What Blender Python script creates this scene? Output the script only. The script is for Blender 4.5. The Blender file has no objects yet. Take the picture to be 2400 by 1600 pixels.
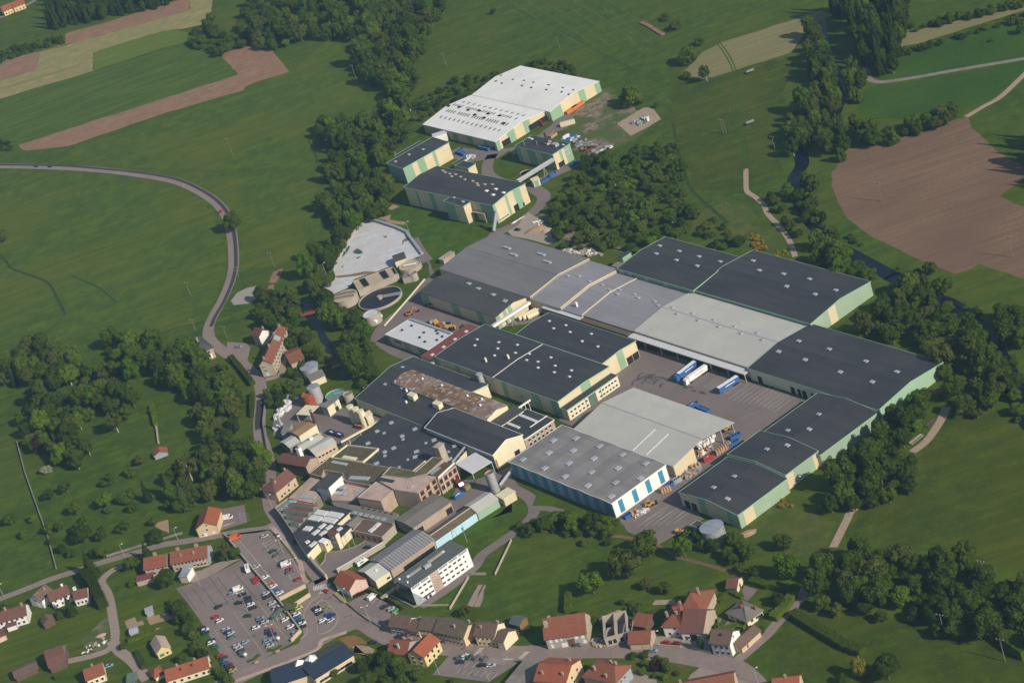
import bpy, math, random
from mathutils import Vector, Matrix
random.seed(11)
SC = bpy.context.scene
COL = SC.collection
R = math.radians

# ------------------------------------------------------------------ camera
CAM_H, CAM_F, CAM_DEP, CAM_ROLL = 650.0, 5900.0, R(26.75), R(-18.74)     # height m, focal length in photo pixels
_F = Vector((0, math.cos(CAM_DEP), -math.sin(CAM_DEP)))
_R0 = Vector((1, 0, 0)); _U0 = _R0.cross(_F)
_R = _R0 * math.cos(CAM_ROLL) + _U0 * math.sin(CAM_ROLL)
_U = _U0 * math.cos(CAM_ROLL) - _R0 * math.sin(CAM_ROLL)
EYE = Vector((0, 0, CAM_H))
cd = bpy.data.cameras.new('camera'); cam = bpy.data.objects.new('camera', cd); COL.objects.link(cam)
cd.sensor_width = 36; cd.sensor_fit = 'HORIZONTAL'; cd.lens = CAM_F / 2400 * 36
cd.clip_start = 5; cd.clip_end = 20000
m4 = Matrix((_R, _U, -_F)).transposed().to_4x4(); m4.translation = EYE
cam.matrix_world = m4
SC.camera = cam
# ------------------------------------------------------------------ sky, sun, exposure
SUN_AZ, SUN_EL = R(-51.5), R(31.5)
SUN = Vector((math.cos(SUN_AZ) * math.cos(SUN_EL), math.sin(SUN_AZ) * math.cos(SUN_EL), math.sin(SUN_EL)))
w = bpy.data.worlds.new('World'); SC.world = w; w.use_nodes = True
nt = w.node_tree
sky = nt.nodes.new('ShaderNodeTexSky'); sky.sky_type = 'NISHITA'; sky.sun_disc = False
sky.sun_elevation = SUN_EL; sky.sun_rotation = math.atan2(SUN.x, SUN.y); sky.altitude = 400
sky.air_density = 1.2; sky.dust_density = 1.0
bg = nt.nodes['Background']; nt.links.new(sky.outputs[0], bg.inputs[0]); bg.inputs[1].default_value = 0.082
sl = bpy.data.lights.new('sun', 'SUN'); sl.energy = 4.6; sl.angle = R(0.53); sl.color = (1.0, 0.9, 0.76)
so = bpy.data.objects.new('sun', sl); COL.objects.link(so); so.rotation_euler = SUN.to_track_quat('Z', 'Y').to_euler()
so.location = SUN * 900
SC.view_settings.view_transform = 'Standard'; SC.view_settings.look = 'None'
SC.view_settings.exposure = 0.2; SC.view_settings.gamma = 1.0
SC.render.engine = 'CYCLES'
cy = SC.cycles; cy.max_bounces = 5; cy.diffuse_bounces = 3; cy.glossy_bounces = 2; cy.transmission_bounces = 3; cy.transparent_max_bounces = 4
cy.use_denoising = True; cy.volume_bounces = 0
SC.render.filter_size = 1.6

# ------------------------------------------------------------------ survey: where a spot measured on the photograph lies on the ground
FR = {c: ((i % 4) * 600, (i // 4) * 400, 3.92) for i, c in enumerate('ABCDEFGHIJKLMNOP')}
FR.update(a=(620, 1020, 7.84), b=(880, 1000, 7.84), c=(640, 1160, 7.84), d=(900, 1100, 7.84), e=(400, 1230, 7.84), f=(440, 1400, 7.84),
          g=(640, 1330, 7.84), h=(880, 1400, 6.533), i=(900, 150, 7.84), j=(1130, 230, 7.84), k=(890, 330, 5.88), l=(880, 680, 6.533),
          m=(1400, 940, 5.6), n=(1240, 1350, 7.84), o=(1520, 1340, 7.84), p=(540, 740, 7.84), q=(750, 570, 7.84), r=(620, 840, 7.84),
          s=(1560, 1180, 11.76), w=(900, 1250, 8.7125))
FR['0'] = (0, 0, 1.0)
def pt(s):
    fr, u, v = s.split(); o = FR[fr]
    return (o[0] + float(u) / o[2], o[1] + float(v) / o[2])
def pts(s):
    fr, *q = s.replace(',', ' ').split(); o = FR[fr]; q = list(map(float, q))
    return [(o[0] + q[k] / o[2], o[1] + q[k + 1] / o[2]) for k in range(0, len(q), 2)]
def G(p, z=0.0):
    if isinstance(p, str): p = pt(p)
    ray = _F * CAM_F + _R * (p[0] - 1200) - _U * (p[1] - 800)
    return EYE + ray * ((z - CAM_H) / ray.z)
def mpp(p, z=0.0):                       # metres per photo pixel across the line of sight there
    return (G(p, z) - EYE).dot(_F) / CAM_F
def azdir(p, d, z=0):                    # ground heading of the photo direction d at p
    if isinstance(p, str): p = pt(p)
    v = G((p[0] + d[0], p[1] + d[1]), z) - G(p, z)
    return math.atan2(v.y, v.x)

# ------------------------------------------------------------------ materials
MAT = {}
_G = ('grass', 'lawn', 'meadow_dimmed', 'meadow', 'meadow_flower', 'crop', 'scrub', 'wheat_green')
_D = ('roof_dark', 'roof_slate2', 'asphalt_new', 'roof_navy')
_A = ('asphalt', 'asphalt_lot', 'asphalt_old', 'concrete_pink')
def tone(key, c):
    q = (1.0, 1.02, .34) if key in _G else (.76, .74, .74) if key in _D else (1.34, 1.20, 1.15) if key in _A else (1.08, 1.02, .95) if key.startswith('soil') else (1, 1, 1)
    return tuple(a * b for a, b in zip(c, q))
def mk(key, c1, c2=None, scale=.15, rough=.85, c3=None, rib=None, spec=.25, metal=0, big=None, streak=None, bump=0):
    m = bpy.data.materials.new(key); m.use_nodes = True; n = m.node_tree.nodes; L = m.node_tree.links
    b = n['Principled BSDF']; b.inputs['Roughness'].default_value = rough; b.inputs['Metallic'].default_value = metal
    b.inputs['Specular IOR Level'].default_value = spec
    tc = n.new('ShaderNodeTexCoord')
    c2 = c2 or tuple(x * .82 for x in c1)
    c1, c2 = tone(key, c1), tone(key, c2)
    nz = n.new('ShaderNodeTexNoise'); nz.inputs['Scale'].default_value = scale; nz.inputs['Detail'].default_value = 8; nz.inputs['Roughness'].default_value = .72
    L.new(tc.outputs['Object'], nz.inputs['Vector'])
    rp = n.new('ShaderNodeValToRGB'); L.new(nz.outputs['Fac'], rp.inputs[0])
    rp.color_ramp.elements[0].position = .41; rp.color_ramp.elements[1].position = .59
    rp.color_ramp.elements[0].color = (*c2, 1); rp.color_ramp.elements[1].color = (*c1, 1)
    out = rp.outputs[0]
    def mix(fac, a, colr, blend='MIX', amount=1.0):
        x = n.new('ShaderNodeMix'); x.data_type = 'RGBA'; x.blend_type = blend
        if amount != 1.0:
            mu = n.new('ShaderNodeMath'); mu.operation = 'MULTIPLY'; mu.inputs[1].default_value = amount; L.new(fac, mu.inputs[0]); fac = mu.outputs[0]
        L.new(fac, x.inputs[0]); L.new(a, x.inputs[6])
        if hasattr(colr, 'is_linked'): L.new(colr, x.inputs[7])
        else: x.inputs[7].default_value = (*colr, 1)
        return x.outputs[2]
    if big:                               # large soft patches of another tint: (scale, colour, low, high, amount)
        sc, cb, lo, hi, am = big; cb = tone(key, cb)
        n2 = n.new('ShaderNodeTexNoise'); n2.inputs['Scale'].default_value = sc; n2.inputs['Detail'].default_value = 3
        L.new(tc.outputs['Object'], n2.inputs['Vector'])
        mr = n.new('ShaderNodeMapRange'); mr.inputs[1].default_value = lo; mr.inputs[2].default_value = hi; L.new(n2.outputs['Fac'], mr.inputs[0])
        out = mix(mr.outputs[0], out, cb, amount=am)
    if c3:                                # fine specks: (scale, colour, threshold)
        sc, cb, th = c3; cb = tone(key, cb)
        n3 = n.new('ShaderNodeTexNoise'); n3.inputs['Scale'].default_value = sc; n3.inputs['Detail'].default_value = 2
        L.new(tc.outputs['Object'], n3.inputs['Vector'])
        mr = n.new('ShaderNodeMapRange'); mr.inputs[1].default_value = th; mr.inputs[2].default_value = th + .1; L.new(n3.outputs['Fac'], mr.inputs[0])
        out = mix(mr.outputs[0], out, cb)
    if streak:                            # stretched noise along one heading: (heading deg, across scale, stretch, colour, amount)
        hd, sc, st, cb, am = streak; cb = tone(key, cb)
        mp = n.new('ShaderNodeMapping'); mp.inputs['Rotation'].default_value = (0, 0, -R(hd)); mp.inputs['Scale'].default_value = (sc / st, sc, sc)
        mp.vector_type = 'POINT'; L.new(tc.outputs['Object'], mp.inputs[0])
        n4 = n.new('ShaderNodeTexNoise'); n4.inputs['Scale'].default_value = 1; n4.inputs['Detail'].default_value = 3; L.new(mp.outputs[0], n4.inputs['Vector'])
        mr = n.new('ShaderNodeMapRange'); mr.inputs[1].default_value = .42; mr.inputs[2].default_value = .62; L.new(n4.outputs['Fac'], mr.inputs[0])
        out = mix(mr.outputs[0], out, cb, amount=am)
    if rib:                               # sheet ribs / seams: (heading deg, spacing m, colour, amount, width)
        hd, sp, cb, am, wd = rib; cb = tone(key, cb)
        mp = n.new('ShaderNodeMapping'); mp.inputs['Rotation'].default_value = (0, 0, -R(hd)); L.new(tc.outputs['Object'], mp.inputs[0])
        sx = n.new('ShaderNodeSeparateXYZ'); L.new(mp.outputs[0], sx.inputs[0])
        d = n.new('ShaderNodeMath'); d.operation = 'DIVIDE'; d.inputs[1].default_value = sp; L.new(sx.outputs[0], d.inputs[0])
        fr = n.new('ShaderNodeMath'); fr.operation = 'FRACT'; L.new(d.outputs[0], fr.inputs[0])
        lt = n.new('ShaderNodeMath'); lt.operation = 'LESS_THAN'; lt.inputs[1].default_value = wd; L.new(fr.outputs[0], lt.inputs[0])
        out = mix(lt.outputs[0], out, cb, amount=am)
    L.new(out, b.inputs['Base Color'])
    if bump:
        bp = n.new('ShaderNodeBump'); bp.inputs['Strength'].default_value = bump; bp.inputs['Distance'].default_value = .4
        L.new(nz.outputs['Fac'], bp.inputs['Height']); L.new(bp.outputs[0], b.inputs['Normal'])
    MAT[key] = m
    return m
def mk_leaf(key, c1, c2, c3=None):
    m = bpy.data.materials.new(key); m.use_nodes = True; n = m.node_tree.nodes; L = m.node_tree.links
    n.remove(n['Principled BSDF'])
    tc = n.new('ShaderNodeTexCoord'); oi = n.new('ShaderNodeObjectInfo')
    nz = n.new('ShaderNodeTexNoise'); nz.inputs['Scale'].default_value = .55; nz.inputs['Detail'].default_value = 4; L.new(tc.outputs['Object'], nz.inputs['Vector'])
    ad = n.new('ShaderNodeMath'); ad.operation = 'MULTIPLY_ADD'; ad.inputs[1].default_value = .55; L.new(oi.outputs['Random'], ad.inputs[0]); L.new(nz.outputs['Fac'], ad.inputs[2])
    rp = n.new('ShaderNodeValToRGB'); L.new(ad.outputs[0], rp.inputs[0])
    rp.color_ramp.elements[0].position = .45; rp.color_ramp.elements[0].color = (*c1, 1)
    rp.color_ramp.elements[1].position = 1.0; rp.color_ramp.elements[1].color = (*c2, 1)
    df = n.new('ShaderNodeBsdfDiffuse'); tr = n.new('ShaderNodeBsdfTranslucent'); mx = n.new('ShaderNodeMixShader'); mx.inputs[0].default_value = .36
    L.new(rp.outputs[0], df.inputs[0]); L.new(rp.outputs[0], tr.inputs[0]); L.new(df.outputs[0], mx.inputs[1]); L.new(tr.outputs[0], mx.inputs[2])
    L.new(mx.outputs[0], n['Material Output'].inputs[0])
    MAT[key] = m
def M(k):
    return MAT[k]
# ground
mk('grass', (.070, .108, .026), (.036, .064, .015), scale=.09, c3=(.45, (.088, .108, .030), .60), big=(.010, (.080, .098, .022), .42, .62, .75), streak=(155, .22, 10, (.036, .070, .017), .6), spec=.1)
mk('lawn', (.060, .110, .022), (.036, .072, .016), scale=.12, c3=(1.5, (.07, .11, .03), .62), big=(.03, (.065, .10, .025), .5, .7, .7), spec=.1)
mk('meadow', (.078, .118, .029), (.044, .074, .018), scale=.08, c3=(.5, (.10, .118, .030), .60), big=(.014, (.098, .108, .024), .44, .62, .75), streak=(58, .16, 9, (.046, .084, .02), .65), spec=.1)
mk('meadow_dimmed', (.062, .088, .018), (.034, .054, .012), scale=.08, c3=(.5, (.085, .095, .018), .60), big=(.012, (.080, .092, .016), .44, .62, .7), streak=(120, .16, 7, (.036, .060, .014), .6), spec=.1)  # right-hand meadow grass, darkened to paint in that side's dimmer light
mk('meadow_flower', (.058, .098, .026), (.040, .076, .022), scale=.25, c3=(.9, (.30, .33, .22), .70), streak=(55, .22, 10, (.085, .12, .04), .8), spec=.1)
mk('crop', (.034, .082, .022), (.026, .062, .02), scale=.3, big=(.02, (.05, .095, .02), .42, .62, 1), streak=(58, .35, 12, (.03, .075, .022), .7), spec=.1)
mk('wheat_green', (.10, .14, .052), (.082, .118, .044), scale=.4, streak=(58, .4, 14, (.12, .15, .06), .7), spec=.1)
mk('hay', (.31, .25, .11), (.20, .19, .075), scale=.1, c3=(1.0, (.20, .20, .09), .6), streak=(58, .42, 20, (.19, .19, .08), .8), spec=.1)
mk('hay2', (.23, .20, .09), (.18, .165, .075), scale=.5, streak=(50, .45, 20, (.15, .15, .065), .75), spec=.1)
mk('soil', (.255, .160, .110), (.190, .120, .084), scale=.1, c3=(1.6, (.29, .19, .13), .62), streak=(56, .5, 16, (.20, .125, .086), .6), spec=.1)
mk('soil2', (.200, .132, .088), (.150, .100, .068), scale=.5, c3=(1.4, (.215, .150, .10), .60), big=(.014, (.125, .083, .060), .45, .68, .85), streak=(118, .40, 22, (.128, .085, .06), .8), spec=.1)  # brown darkened too, painting the dimness of the right side into the soil
mk('dirt', (.25, .19, .145), (.15, .125, .08), scale=.12, c3=(.25, (.065, .09, .02), .52), big=(.045, (.062, .092, .018), .40, .52, .95))
mk('sand', (.34, .24, .15), (.28, .19, .12), scale=.5)
mk('ochre', (.23, .125, .045), (.19, .10, .035), scale=.4)
mk('scrub', (.085, .098, .035), (.05, .07, .022), scale=.12, c3=(1.0, (.13, .10, .06), .62), big=(.05, (.045, .075, .022), .45, .6, .9))
mk('asphalt', (.150, .138, .136), (.130, .119, .117), scale=.25, c3=(1.5, (.165, .153, .150), .62), big=(.045, (.112, .104, .104), .45, .68, .8), streak=(-30, .5, 8, (.122, .113, .112), .5), spec=.2)
mk('asphalt_new', (.060, .062, .068), (.05, .052, .058), scale=.4)
mk('asphalt_lot', (.165, .150, .146), (.143, .130, .127), scale=.2, c3=(1.2, (.18, .165, .16), .62), big=(.04, (.125, .115, .113), .48, .66, .8), spec=.2)
mk('asphalt_old', (.19, .165, .155), (.16, .142, .134), scale=.25, c3=(.8, (.15, .135, .13), .6), big=(.05, (.15, .135, .125), .45, .65, .7), spec=.2)
mk('concrete', (.40, .35, .29), (.33, .29, .24), scale=.3, big=(.15, (.28, .25, .20), .5, .68, .7))
mk('concrete_dark', (.23, .21, .185), (.185, .17, .15), scale=.3, big=(.1, (.15, .14, .12), .5, .68, .8))
mk('concrete_pink', (.345, .285, .25), (.29, .24, .21), scale=.3, c3=(1.0, (.22, .19, .165), .62), big=(.12, (.24, .20, .175), .48, .64, .85))
mk('gravel', (.33, .29, .25), (.27, .24, .21), scale=.8)
mk('track', (.36, .27, .20), (.29, .22, .16), scale=.4)
mk('lane', (.30, .235, .20), (.25, .20, .17), scale=.3, c3=(1.0, (.2, .17, .12), .66))
mk('paint_white', (.62, .60, .56), (.5, .48, .45), scale=1.0)
mk('paint_yellow', (.38, .30, .16), (.30, .24, .14), scale=1.0)
mk('paint_red', (.42, .10, .07), (.36, .09, .07), scale=1.0)
mk('water', (.007, .011, .022), (.006, .009, .017), scale=.3, rough=.2, spec=.12, big=(.05, (.022, .018, .015), .55, .7, .6), bump=.04)
mk('sludge', (.55, .56, .56), (.46, .47, .49), scale=.25, c3=(.5, (.60, .60, .59), .62), big=(.05, (.50, .42, .40), .48, .6, .55), streak=(40, .4, 6, (.42, .43, .45), .6), bump=.3)
mk('sludge_brown', (.24, .15, .07), (.18, .11, .05), scale=.8)
mk('slime', (.05, .10, .07), (.035, .08, .06), scale=.5)
mk('ditch', (.028, .055, .008), (.018, .038, .006), scale=.2)
mk('track_grass', (.088, .112, .016), (.046, .078, .010), scale=.15)
mk('track_hay', (.17, .17, .06), (.26, .22, .09), scale=.3)
# walls
mk('cream', (.60, .51, .335), (.55, .465, .31), scale=.1, big=(.07, (.52, .44, .30), .45, .65, .7), rib=(0, 1.1, (.54, .46, .305), .35, .08))
mk('cream2', (.66, .60, .42), (.61, .55, .385), scale=.3)
mk('green', (.24, .36, .235), (.215, .33, .215), scale=.1, big=(.07, (.215, .36, .235), .45, .65, .7))
mk('green_trim', (.26, .42, .31), (.24, .39, .29), scale=.5)
mk('mint', (.285, .385, .275), (.26, .355, .25), scale=.1, big=(.07, (.25, .34, .245), .45, .65, .7), rib=(0, 1.2, (.29, .48, .32), .4, .1))
mk('white_wall', (.74, .74, .70), (.69, .69, .655), scale=.4, big=(.2, (.60, .60, .57), .55, .7, .6))
mk('blue_panel', (.050, .225, .36), (.045, .205, .33), scale=.4)
mk('sky_blue', (.40, .60, .68), (.37, .56, .64), scale=.4)
mk('stone', (.42, .35, .27), (.35, .29, .225), scale=.6, c3=(1.5, (.30, .25, .19), .6), big=(.2, (.33, .27, .21), .5, .68, .7))
mk('brick', (.40, .31, .235), (.34, .26, .20), scale=.6, c3=(1.2, (.42, .22, .14), .66), big=(.2, (.30, .24, .19), .5, .68, .7))
mk('render_tan', (.52, .40, .28), (.46, .355, .25), scale=.5)
mk('render_yellow', (.62, .50, .24), (.57, .46, .22), scale=.5)
mk('render_peach', (.62, .47, .30), (.57, .43, .28), scale=.5)
mk('render_pink', (.58, .42, .35), (.53, .385, .32), scale=.5)
mk('render_white', (.70, .69, .66), (.62, .61, .585), scale=.5, big=(.3, (.52, .51, .48), .55, .7, .6))
mk('render_grey', (.36, .345, .32), (.31, .30, .28), scale=.5)
mk('slate_wall', (.30, .33, .36), (.25, .275, .30), scale=.5)
mk('wood_dark', (.12, .085, .06), (.09, .065, .045), scale=.8)
mk('steel', (.40, .42, .44), (.33, .35, .37), scale=.6, rough=.45, metal=.35, rib=(0, 1.2, (.25, .27, .29), .5, .2))
mk('galv', (.46, .47, .48), (.38, .39, .40), scale=.6, rough=.45, metal=.3)
mk('rust', (.30, .085, .035), (.22, .06, .028), scale=.5, c3=(1.2, (.36, .12, .05), .62))
# roofs
mk('roof_dark', (.066, .069, .074), (.050, .053, .059), scale=.05, c3=(1.2, (.056, .060, .067), .6), big=(.03, (.072, .073, .075), .45, .62, .8), streak=(90, .3, 14, (.044, .047, .053), .7), rib=(0, 6, (.046, .049, .055), .5, .05), rough=.6, spec=.3)
mk('roof_slate2', (.082, .088, .090), (.072, .078, .08), scale=.25, big=(.04, (.095, .098, .098), .45, .68, .8), rough=.7)
mk('roof_grey', (.190, .184, .190), (.162, .157, .164), scale=.06, c3=(1.0, (.175, .17, .178), .6), big=(.03, (.185, .175, .178), .45, .66, .8), streak=(90, .45, 14, (.145, .142, .152), .6), rough=.75)
mk('roof_violet', (.255, .250, .275), (.225, .22, .245), scale=.06, big=(.04, (.27, .26, .275), .45, .66, .7), streak=(90, .5, 16, (.215, .212, .238), .7), rough=.7)
mk('roof_light', (.455, .45, .41), (.41, .41, .375), scale=.06, c3=(1.2, (.45, .45, .415), .62), rib=(90, 9.0, (.37, .37, .34), .7, .03), rough=.6, big=(.04, (.40, .39, .36), .5, .7, .6))
mk('roof_white', (.74, .74, .71), (.69, .69, .665), scale=.08, rib=(90, 12.0, (.62, .62, .60), .5, .03), rough=.6, big=(.03, (.64, .64, .62), .5, .7, .7))
mk('roof_white2', (.57, .57, .59), (.53, .53, .55), scale=.3, rib=(0, 6.0, (.48, .48, .50), .6, .05), rough=.5)
mk('roof_felt', (.232, .220, .216), (.195, .186, .184), scale=.2, c3=(1.0, (.24, .228, .222), .62), streak=(90, .12, 14, (.168, .160, .160), .9), big=(.05, (.19, .18, .177), .45, .65, .6))
mk('roof_moss', (.105, .080, .048), (.08, .058, .036), scale=.4, c3=(.8, (.19, .155, .135), .6), big=(.08, (.085, .085, .035), .45, .6, .9))
mk('roof_mossgreen', (.10, .092, .042), (.08, .075, .035), scale=.4, c3=(1.0, (.16, .14, .10), .66), big=(.1, (.13, .11, .06), .5, .65, .8))
mk('roof_rusty', (.25, .22, .20), (.16, .115, .085), scale=.15, c3=(.35, (.36, .35, .35), .53), big=(.05, (.125, .085, .04), .48, .58, .9), streak=(90, .8, 6, (.27, .12, .06), .6))
mk('roof_brownred', (.15, .068, .052), (.12, .055, .043), scale=.6, c3=(1.4, (.18, .085, .065), .62), big=(.15, (.11, .065, .055), .5, .68, .8))
mk('roof_terra', (.29, .085, .042), (.235, .07, .037), scale=.6, c3=(1.4, (.33, .11, .055), .62), big=(.15, (.20, .075, .045), .5, .68, .8), rib=(0, .9, (.22, .065, .035), .35, .25))
mk('roof_tile', (.225, .078, .046), (.175, .063, .040), scale=.7, c3=(1.4, (.27, .10, .058), .62), big=(.2, (.16, .085, .05), .48, .66, .85), rib=(0, .9, (.17, .06, .036), .35, .25))
mk('roof_brown', (.145, .092, .072), (.118, .075, .06), scale=.6, c3=(1.4, (.165, .11, .088), .62), big=(.2, (.11, .08, .065), .5, .68, .8))
mk('roof_olive', (.125, .10, .075), (.10, .08, .06), scale=.6, big=(.2, (.13, .115, .06), .48, .66, .8))
mk('roof_maroon', (.185, .060, .058), (.165, .053, .052), scale=.4)
mk('roof_ribbed', (.255, .245, .255), (.225, .217, .226), scale=.3, rib=(0, 1.7, (.10, .10, .11), .8, .36), rough=.6)
mk('roof_orange', (.30, .18, .10), (.24, .14, .075), scale=.6, c3=(1.0, (.33, .25, .19), .62), rib=(90, 1.2, (.22, .13, .07), .5, .25))
mk('roof_navy', (.035, .055, .095), (.03, .047, .082), scale=.4, rib=(90, 1.0, (.028, .043, .075), .5, .2), rough=.5)
mk('roof_bluegrey', (.25, .28, .33), (.22, .25, .295), scale=.4, rough=.5, big=(.15, (.28, .30, .335), .45, .6, .8))
mk('roof_green', (.105, .118, .115), (.09, .10, .098), scale=.4)
mk('roof_eternit', (.185, .170, .150), (.155, .143, .128), scale=.4, c3=(1.2, (.21, .19, .165), .62), rib=(0, 1.2, (.145, .133, .118), .5, .25), big=(.15, (.14, .13, .11), .5, .68, .8))
mk('skylight', (.36, .38, .42), (.29, .31, .35), scale=.8, rough=.3, rib=(0, .8, (.33, .35, .38), .5, .2))
mk('skylight_white', (.62, .62, .61), (.52, .52, .51), scale=.8, rough=.4, rib=(0, 1.0, (.56, .56, .55), .5, .2))
mk('glass', (.030, .038, .045), (.02, .026, .032), scale=.8, rough=.1, spec=.6)
mk('glass_blue', (.05, .075, .10), (.035, .055, .075), scale=.5, rough=.08, spec=.7)
mk('glass_green', (.12, .17, .14), (.09, .13, .11), scale=.5, rough=.2, spec=.6)
mk('dark', (.018, .019, .021), (.014, .015, .017), scale=.5)
mk('black', (.012, .012, .013), (.01, .01, .011), scale=.5, rough=.5)
mk('white', (.74, .74, .72), (.68, .68, .665), scale=.6)
mk('shutter', (.10, .20, .11), (.08, .16, .09), scale=.8)
mk('shutter_brown', (.16, .08, .05), (.13, .065, .04), scale=.8)
mk('chimney', (.36, .26, .20), (.28, .20, .155), scale=.8)
mk('stack_brown', (.060, .035, .030), (.05, .03, .026), scale=.4)
mk('orange', (.56, .17, .035), (.50, .15, .03), scale=.5)
mk('yellow', (.55, .33, .05), (.48, .29, .045), scale=.5)
mk('blue_skip', (.035, .115, .32), (.03, .095, .27), scale=.6)
mk('red_skip', (.36, .025, .035), (.31, .022, .03), scale=.6)
mk('cardboard', (.42, .27, .15), (.35, .22, .125), scale=.8)
mk('bale_white', (.66, .67, .67), (.54, .55, .56), scale=1.0)
mk('scrap', (.33, .32, .32), (.16, .16, .165), scale=.9)
mk('wood_pole', (.17, .155, .14), (.14, .125, .11), scale=1)
mk('bark', (.15, .125, .10), (.11, .09, .072), scale=1)
mk('bark_pale', (.42, .39, .34), (.32, .29, .25), scale=1)
mk('tan_cover', (.43, .35, .25), (.38, .31, .22), scale=.3, rib=(0, 2.5, (.36, .29, .21), .5, .08))
mk('teal_water', (.10, .27, .23), (.085, .235, .20), scale=.3, rough=.25)
mk('black_water', (.014, .016, .022), (.012, .013, .018), scale=.3, rough=.2)
mk('asphalt_stain', (.085, .080, .080), (.06, .057, .058), scale=.3)
mk('tyre', (.02, .02, .02), (.016, .016, .016), scale=1)
for nm, c in dict(silver=(.42, .44, .46), white=(.70, .70, .68), black=(.016, .017, .02), grey=(.13, .14, .15), red=(.40, .02, .025), darkred=(.15, .018, .022),
                  navy=(.018, .03, .085), blue=(.035, .12, .36), green=(.02, .065, .045), teal=(.06, .17, .165), orange=(.50, .11, .03), olive=(.20, .21, .075),
                  lime=(.45, .55, .16), skyblue=(.22, .32, .42), yellow=(.42, .30, .06), brightgreen=(.06, .42, .06)).items():
    mk('car_' + nm, c, tuple(x * .96 for x in c), rough=.28, spec=.5)
mk_leaf('leaf_mid', (0.0488, 0.0818, 0.0077), (0.0952, 0.1389, 0.0143))
mk_leaf('leaf_dark', (0.0366, 0.0645, 0.0077), (0.0683, 0.1017, 0.0121))
mk_leaf('leaf_bright', (0.0671, 0.129, 0.0083), (0.1171, 0.1835, 0.0138))
mk_leaf('leaf_olive', (.066, .084, .013), (.105, .124, .021))
mk_leaf('leaf_grey', (0.0634, 0.0868, 0.0154), (0.1074, 0.1314, 0.0242))
mk_leaf('leaf_conifer', (0.0244, 0.0446, 0.0077), (0.0464, 0.0694, 0.011))
mk_leaf('leaf_purple', (0.035, 0.014, 0.016), (0.055, 0.022, 0.022))
mk_leaf('leaf_yellow', (0.1586, 0.155, 0.0165), (0.2318, 0.2046, 0.0248))
mk_leaf('leaf_broom', (0.27, 0.1875, 0.016), (0.375, 0.255, 0.024))
mk_leaf('leaf_hedge', (0.0781, 0.124, 0.0099), (0.122, 0.1674, 0.0154))
mk_leaf('leaf_cream', (0.2, 0.23, 0.14), (0.3, 0.32, 0.2))

# ------------------------------------------------------------------ object helpers
def mesh(name, v, f, smooth=False):
    me = bpy.data.meshes.new(name); me.from_pydata([tuple(x) for x in v], [], f)
    if smooth: me.polygons.foreach_set('use_smooth', [True] * len(me.polygons))
    me.update(); return me
def ob(name, me, mat=None, parent=None, loc=None, rz=None):
    o = bpy.data.objects.new(name, me); COL.objects.link(o)
    if me is not None and mat is not None and not me.materials: me.materials.append(M(mat))
    if parent is not None: o.parent = parent
    if loc is not None: o.location = loc
    if rz is not None: o.rotation_euler = (0, 0, rz)
    return o
def obm(name, me, mat, parent=None, loc=None, rz=None):     # shared mesh, own material
    if not me.materials: me.materials.append(M(mat))
    o = ob(name, me, None, parent, loc, rz)
    o.material_slots[0].link = 'OBJECT'; o.material_slots[0].material = M(mat)
    return o
def tag(o, label, cat, group=None, kind=None):
    o['label'] = label; o['category'] = cat
    if group: o['group'] = group
    if kind: o['kind'] = kind
    return o
def struct(o):
    o['kind'] = 'structure'; return o
def thing(name, label, cat, loc, rz=0, group=None):
    return tag(ob(name, None, None, None, loc, rz), label, cat, group)
def boxv(x0, y0, z0, x1, y1, z1):
    return ([(x0, y0, z0), (x1, y0, z0), (x1, y1, z0), (x0, y1, z0), (x0, y0, z1), (x1, y0, z1), (x1, y1, z1), (x0, y1, z1)],
            [(0, 3, 2, 1), (4, 5, 6, 7), (0, 1, 5, 4), (1, 2, 6, 5), (2, 3, 7, 6), (3, 0, 4, 7)])
def join(*vf):
    V, Fc = [], []
    for v, f in vf:
        n = len(V); V += list(v); Fc += [tuple(i + n for i in q) for q in f]
    return V, Fc
def box(name, b, mat, parent=None, loc=None, rz=None):
    v, f = boxv(*b); return ob(name, mesh(name, v, f), mat, parent, loc, rz)
def cyl(r0, r1, z0, z1, n=20, cap=True, x=0, y=0):
    v = [(x + r0 * math.cos(2 * math.pi * k / n), y + r0 * math.sin(2 * math.pi * k / n), z0) for k in range(n)] + \
        [(x + r1 * math.cos(2 * math.pi * k / n), y + r1 * math.sin(2 * math.pi * k / n), z1) for k in range(n)]
    f = [(k, (k + 1) % n, n + (k + 1) % n, n + k) for k in range(n)]
    if cap: f += [tuple(range(n, 2 * n)), tuple(range(n - 1, -1, -1))]
    return v, f
def beam(p, q, w, h=None):
    h = h or w; p, q = Vector(p), Vector(q); d = (q - p).normalized()
    s = d.cross(Vector((0, 0, 1)))
    s = Vector((1, 0, 0)) if s.length < 1e-3 else s.normalized()
    t = s.cross(d)
    v = [c + s * a * w / 2 + t * b * h / 2 for c in (p, q) for a, b in ((-1, -1), (1, -1), (1, 1), (-1, 1))]
    return v, [(0, 1, 2, 3), (7, 6, 5, 4), (0, 4, 5, 1), (1, 5, 6, 2), (2, 6, 7, 3), (3, 7, 4, 0)]
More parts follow.
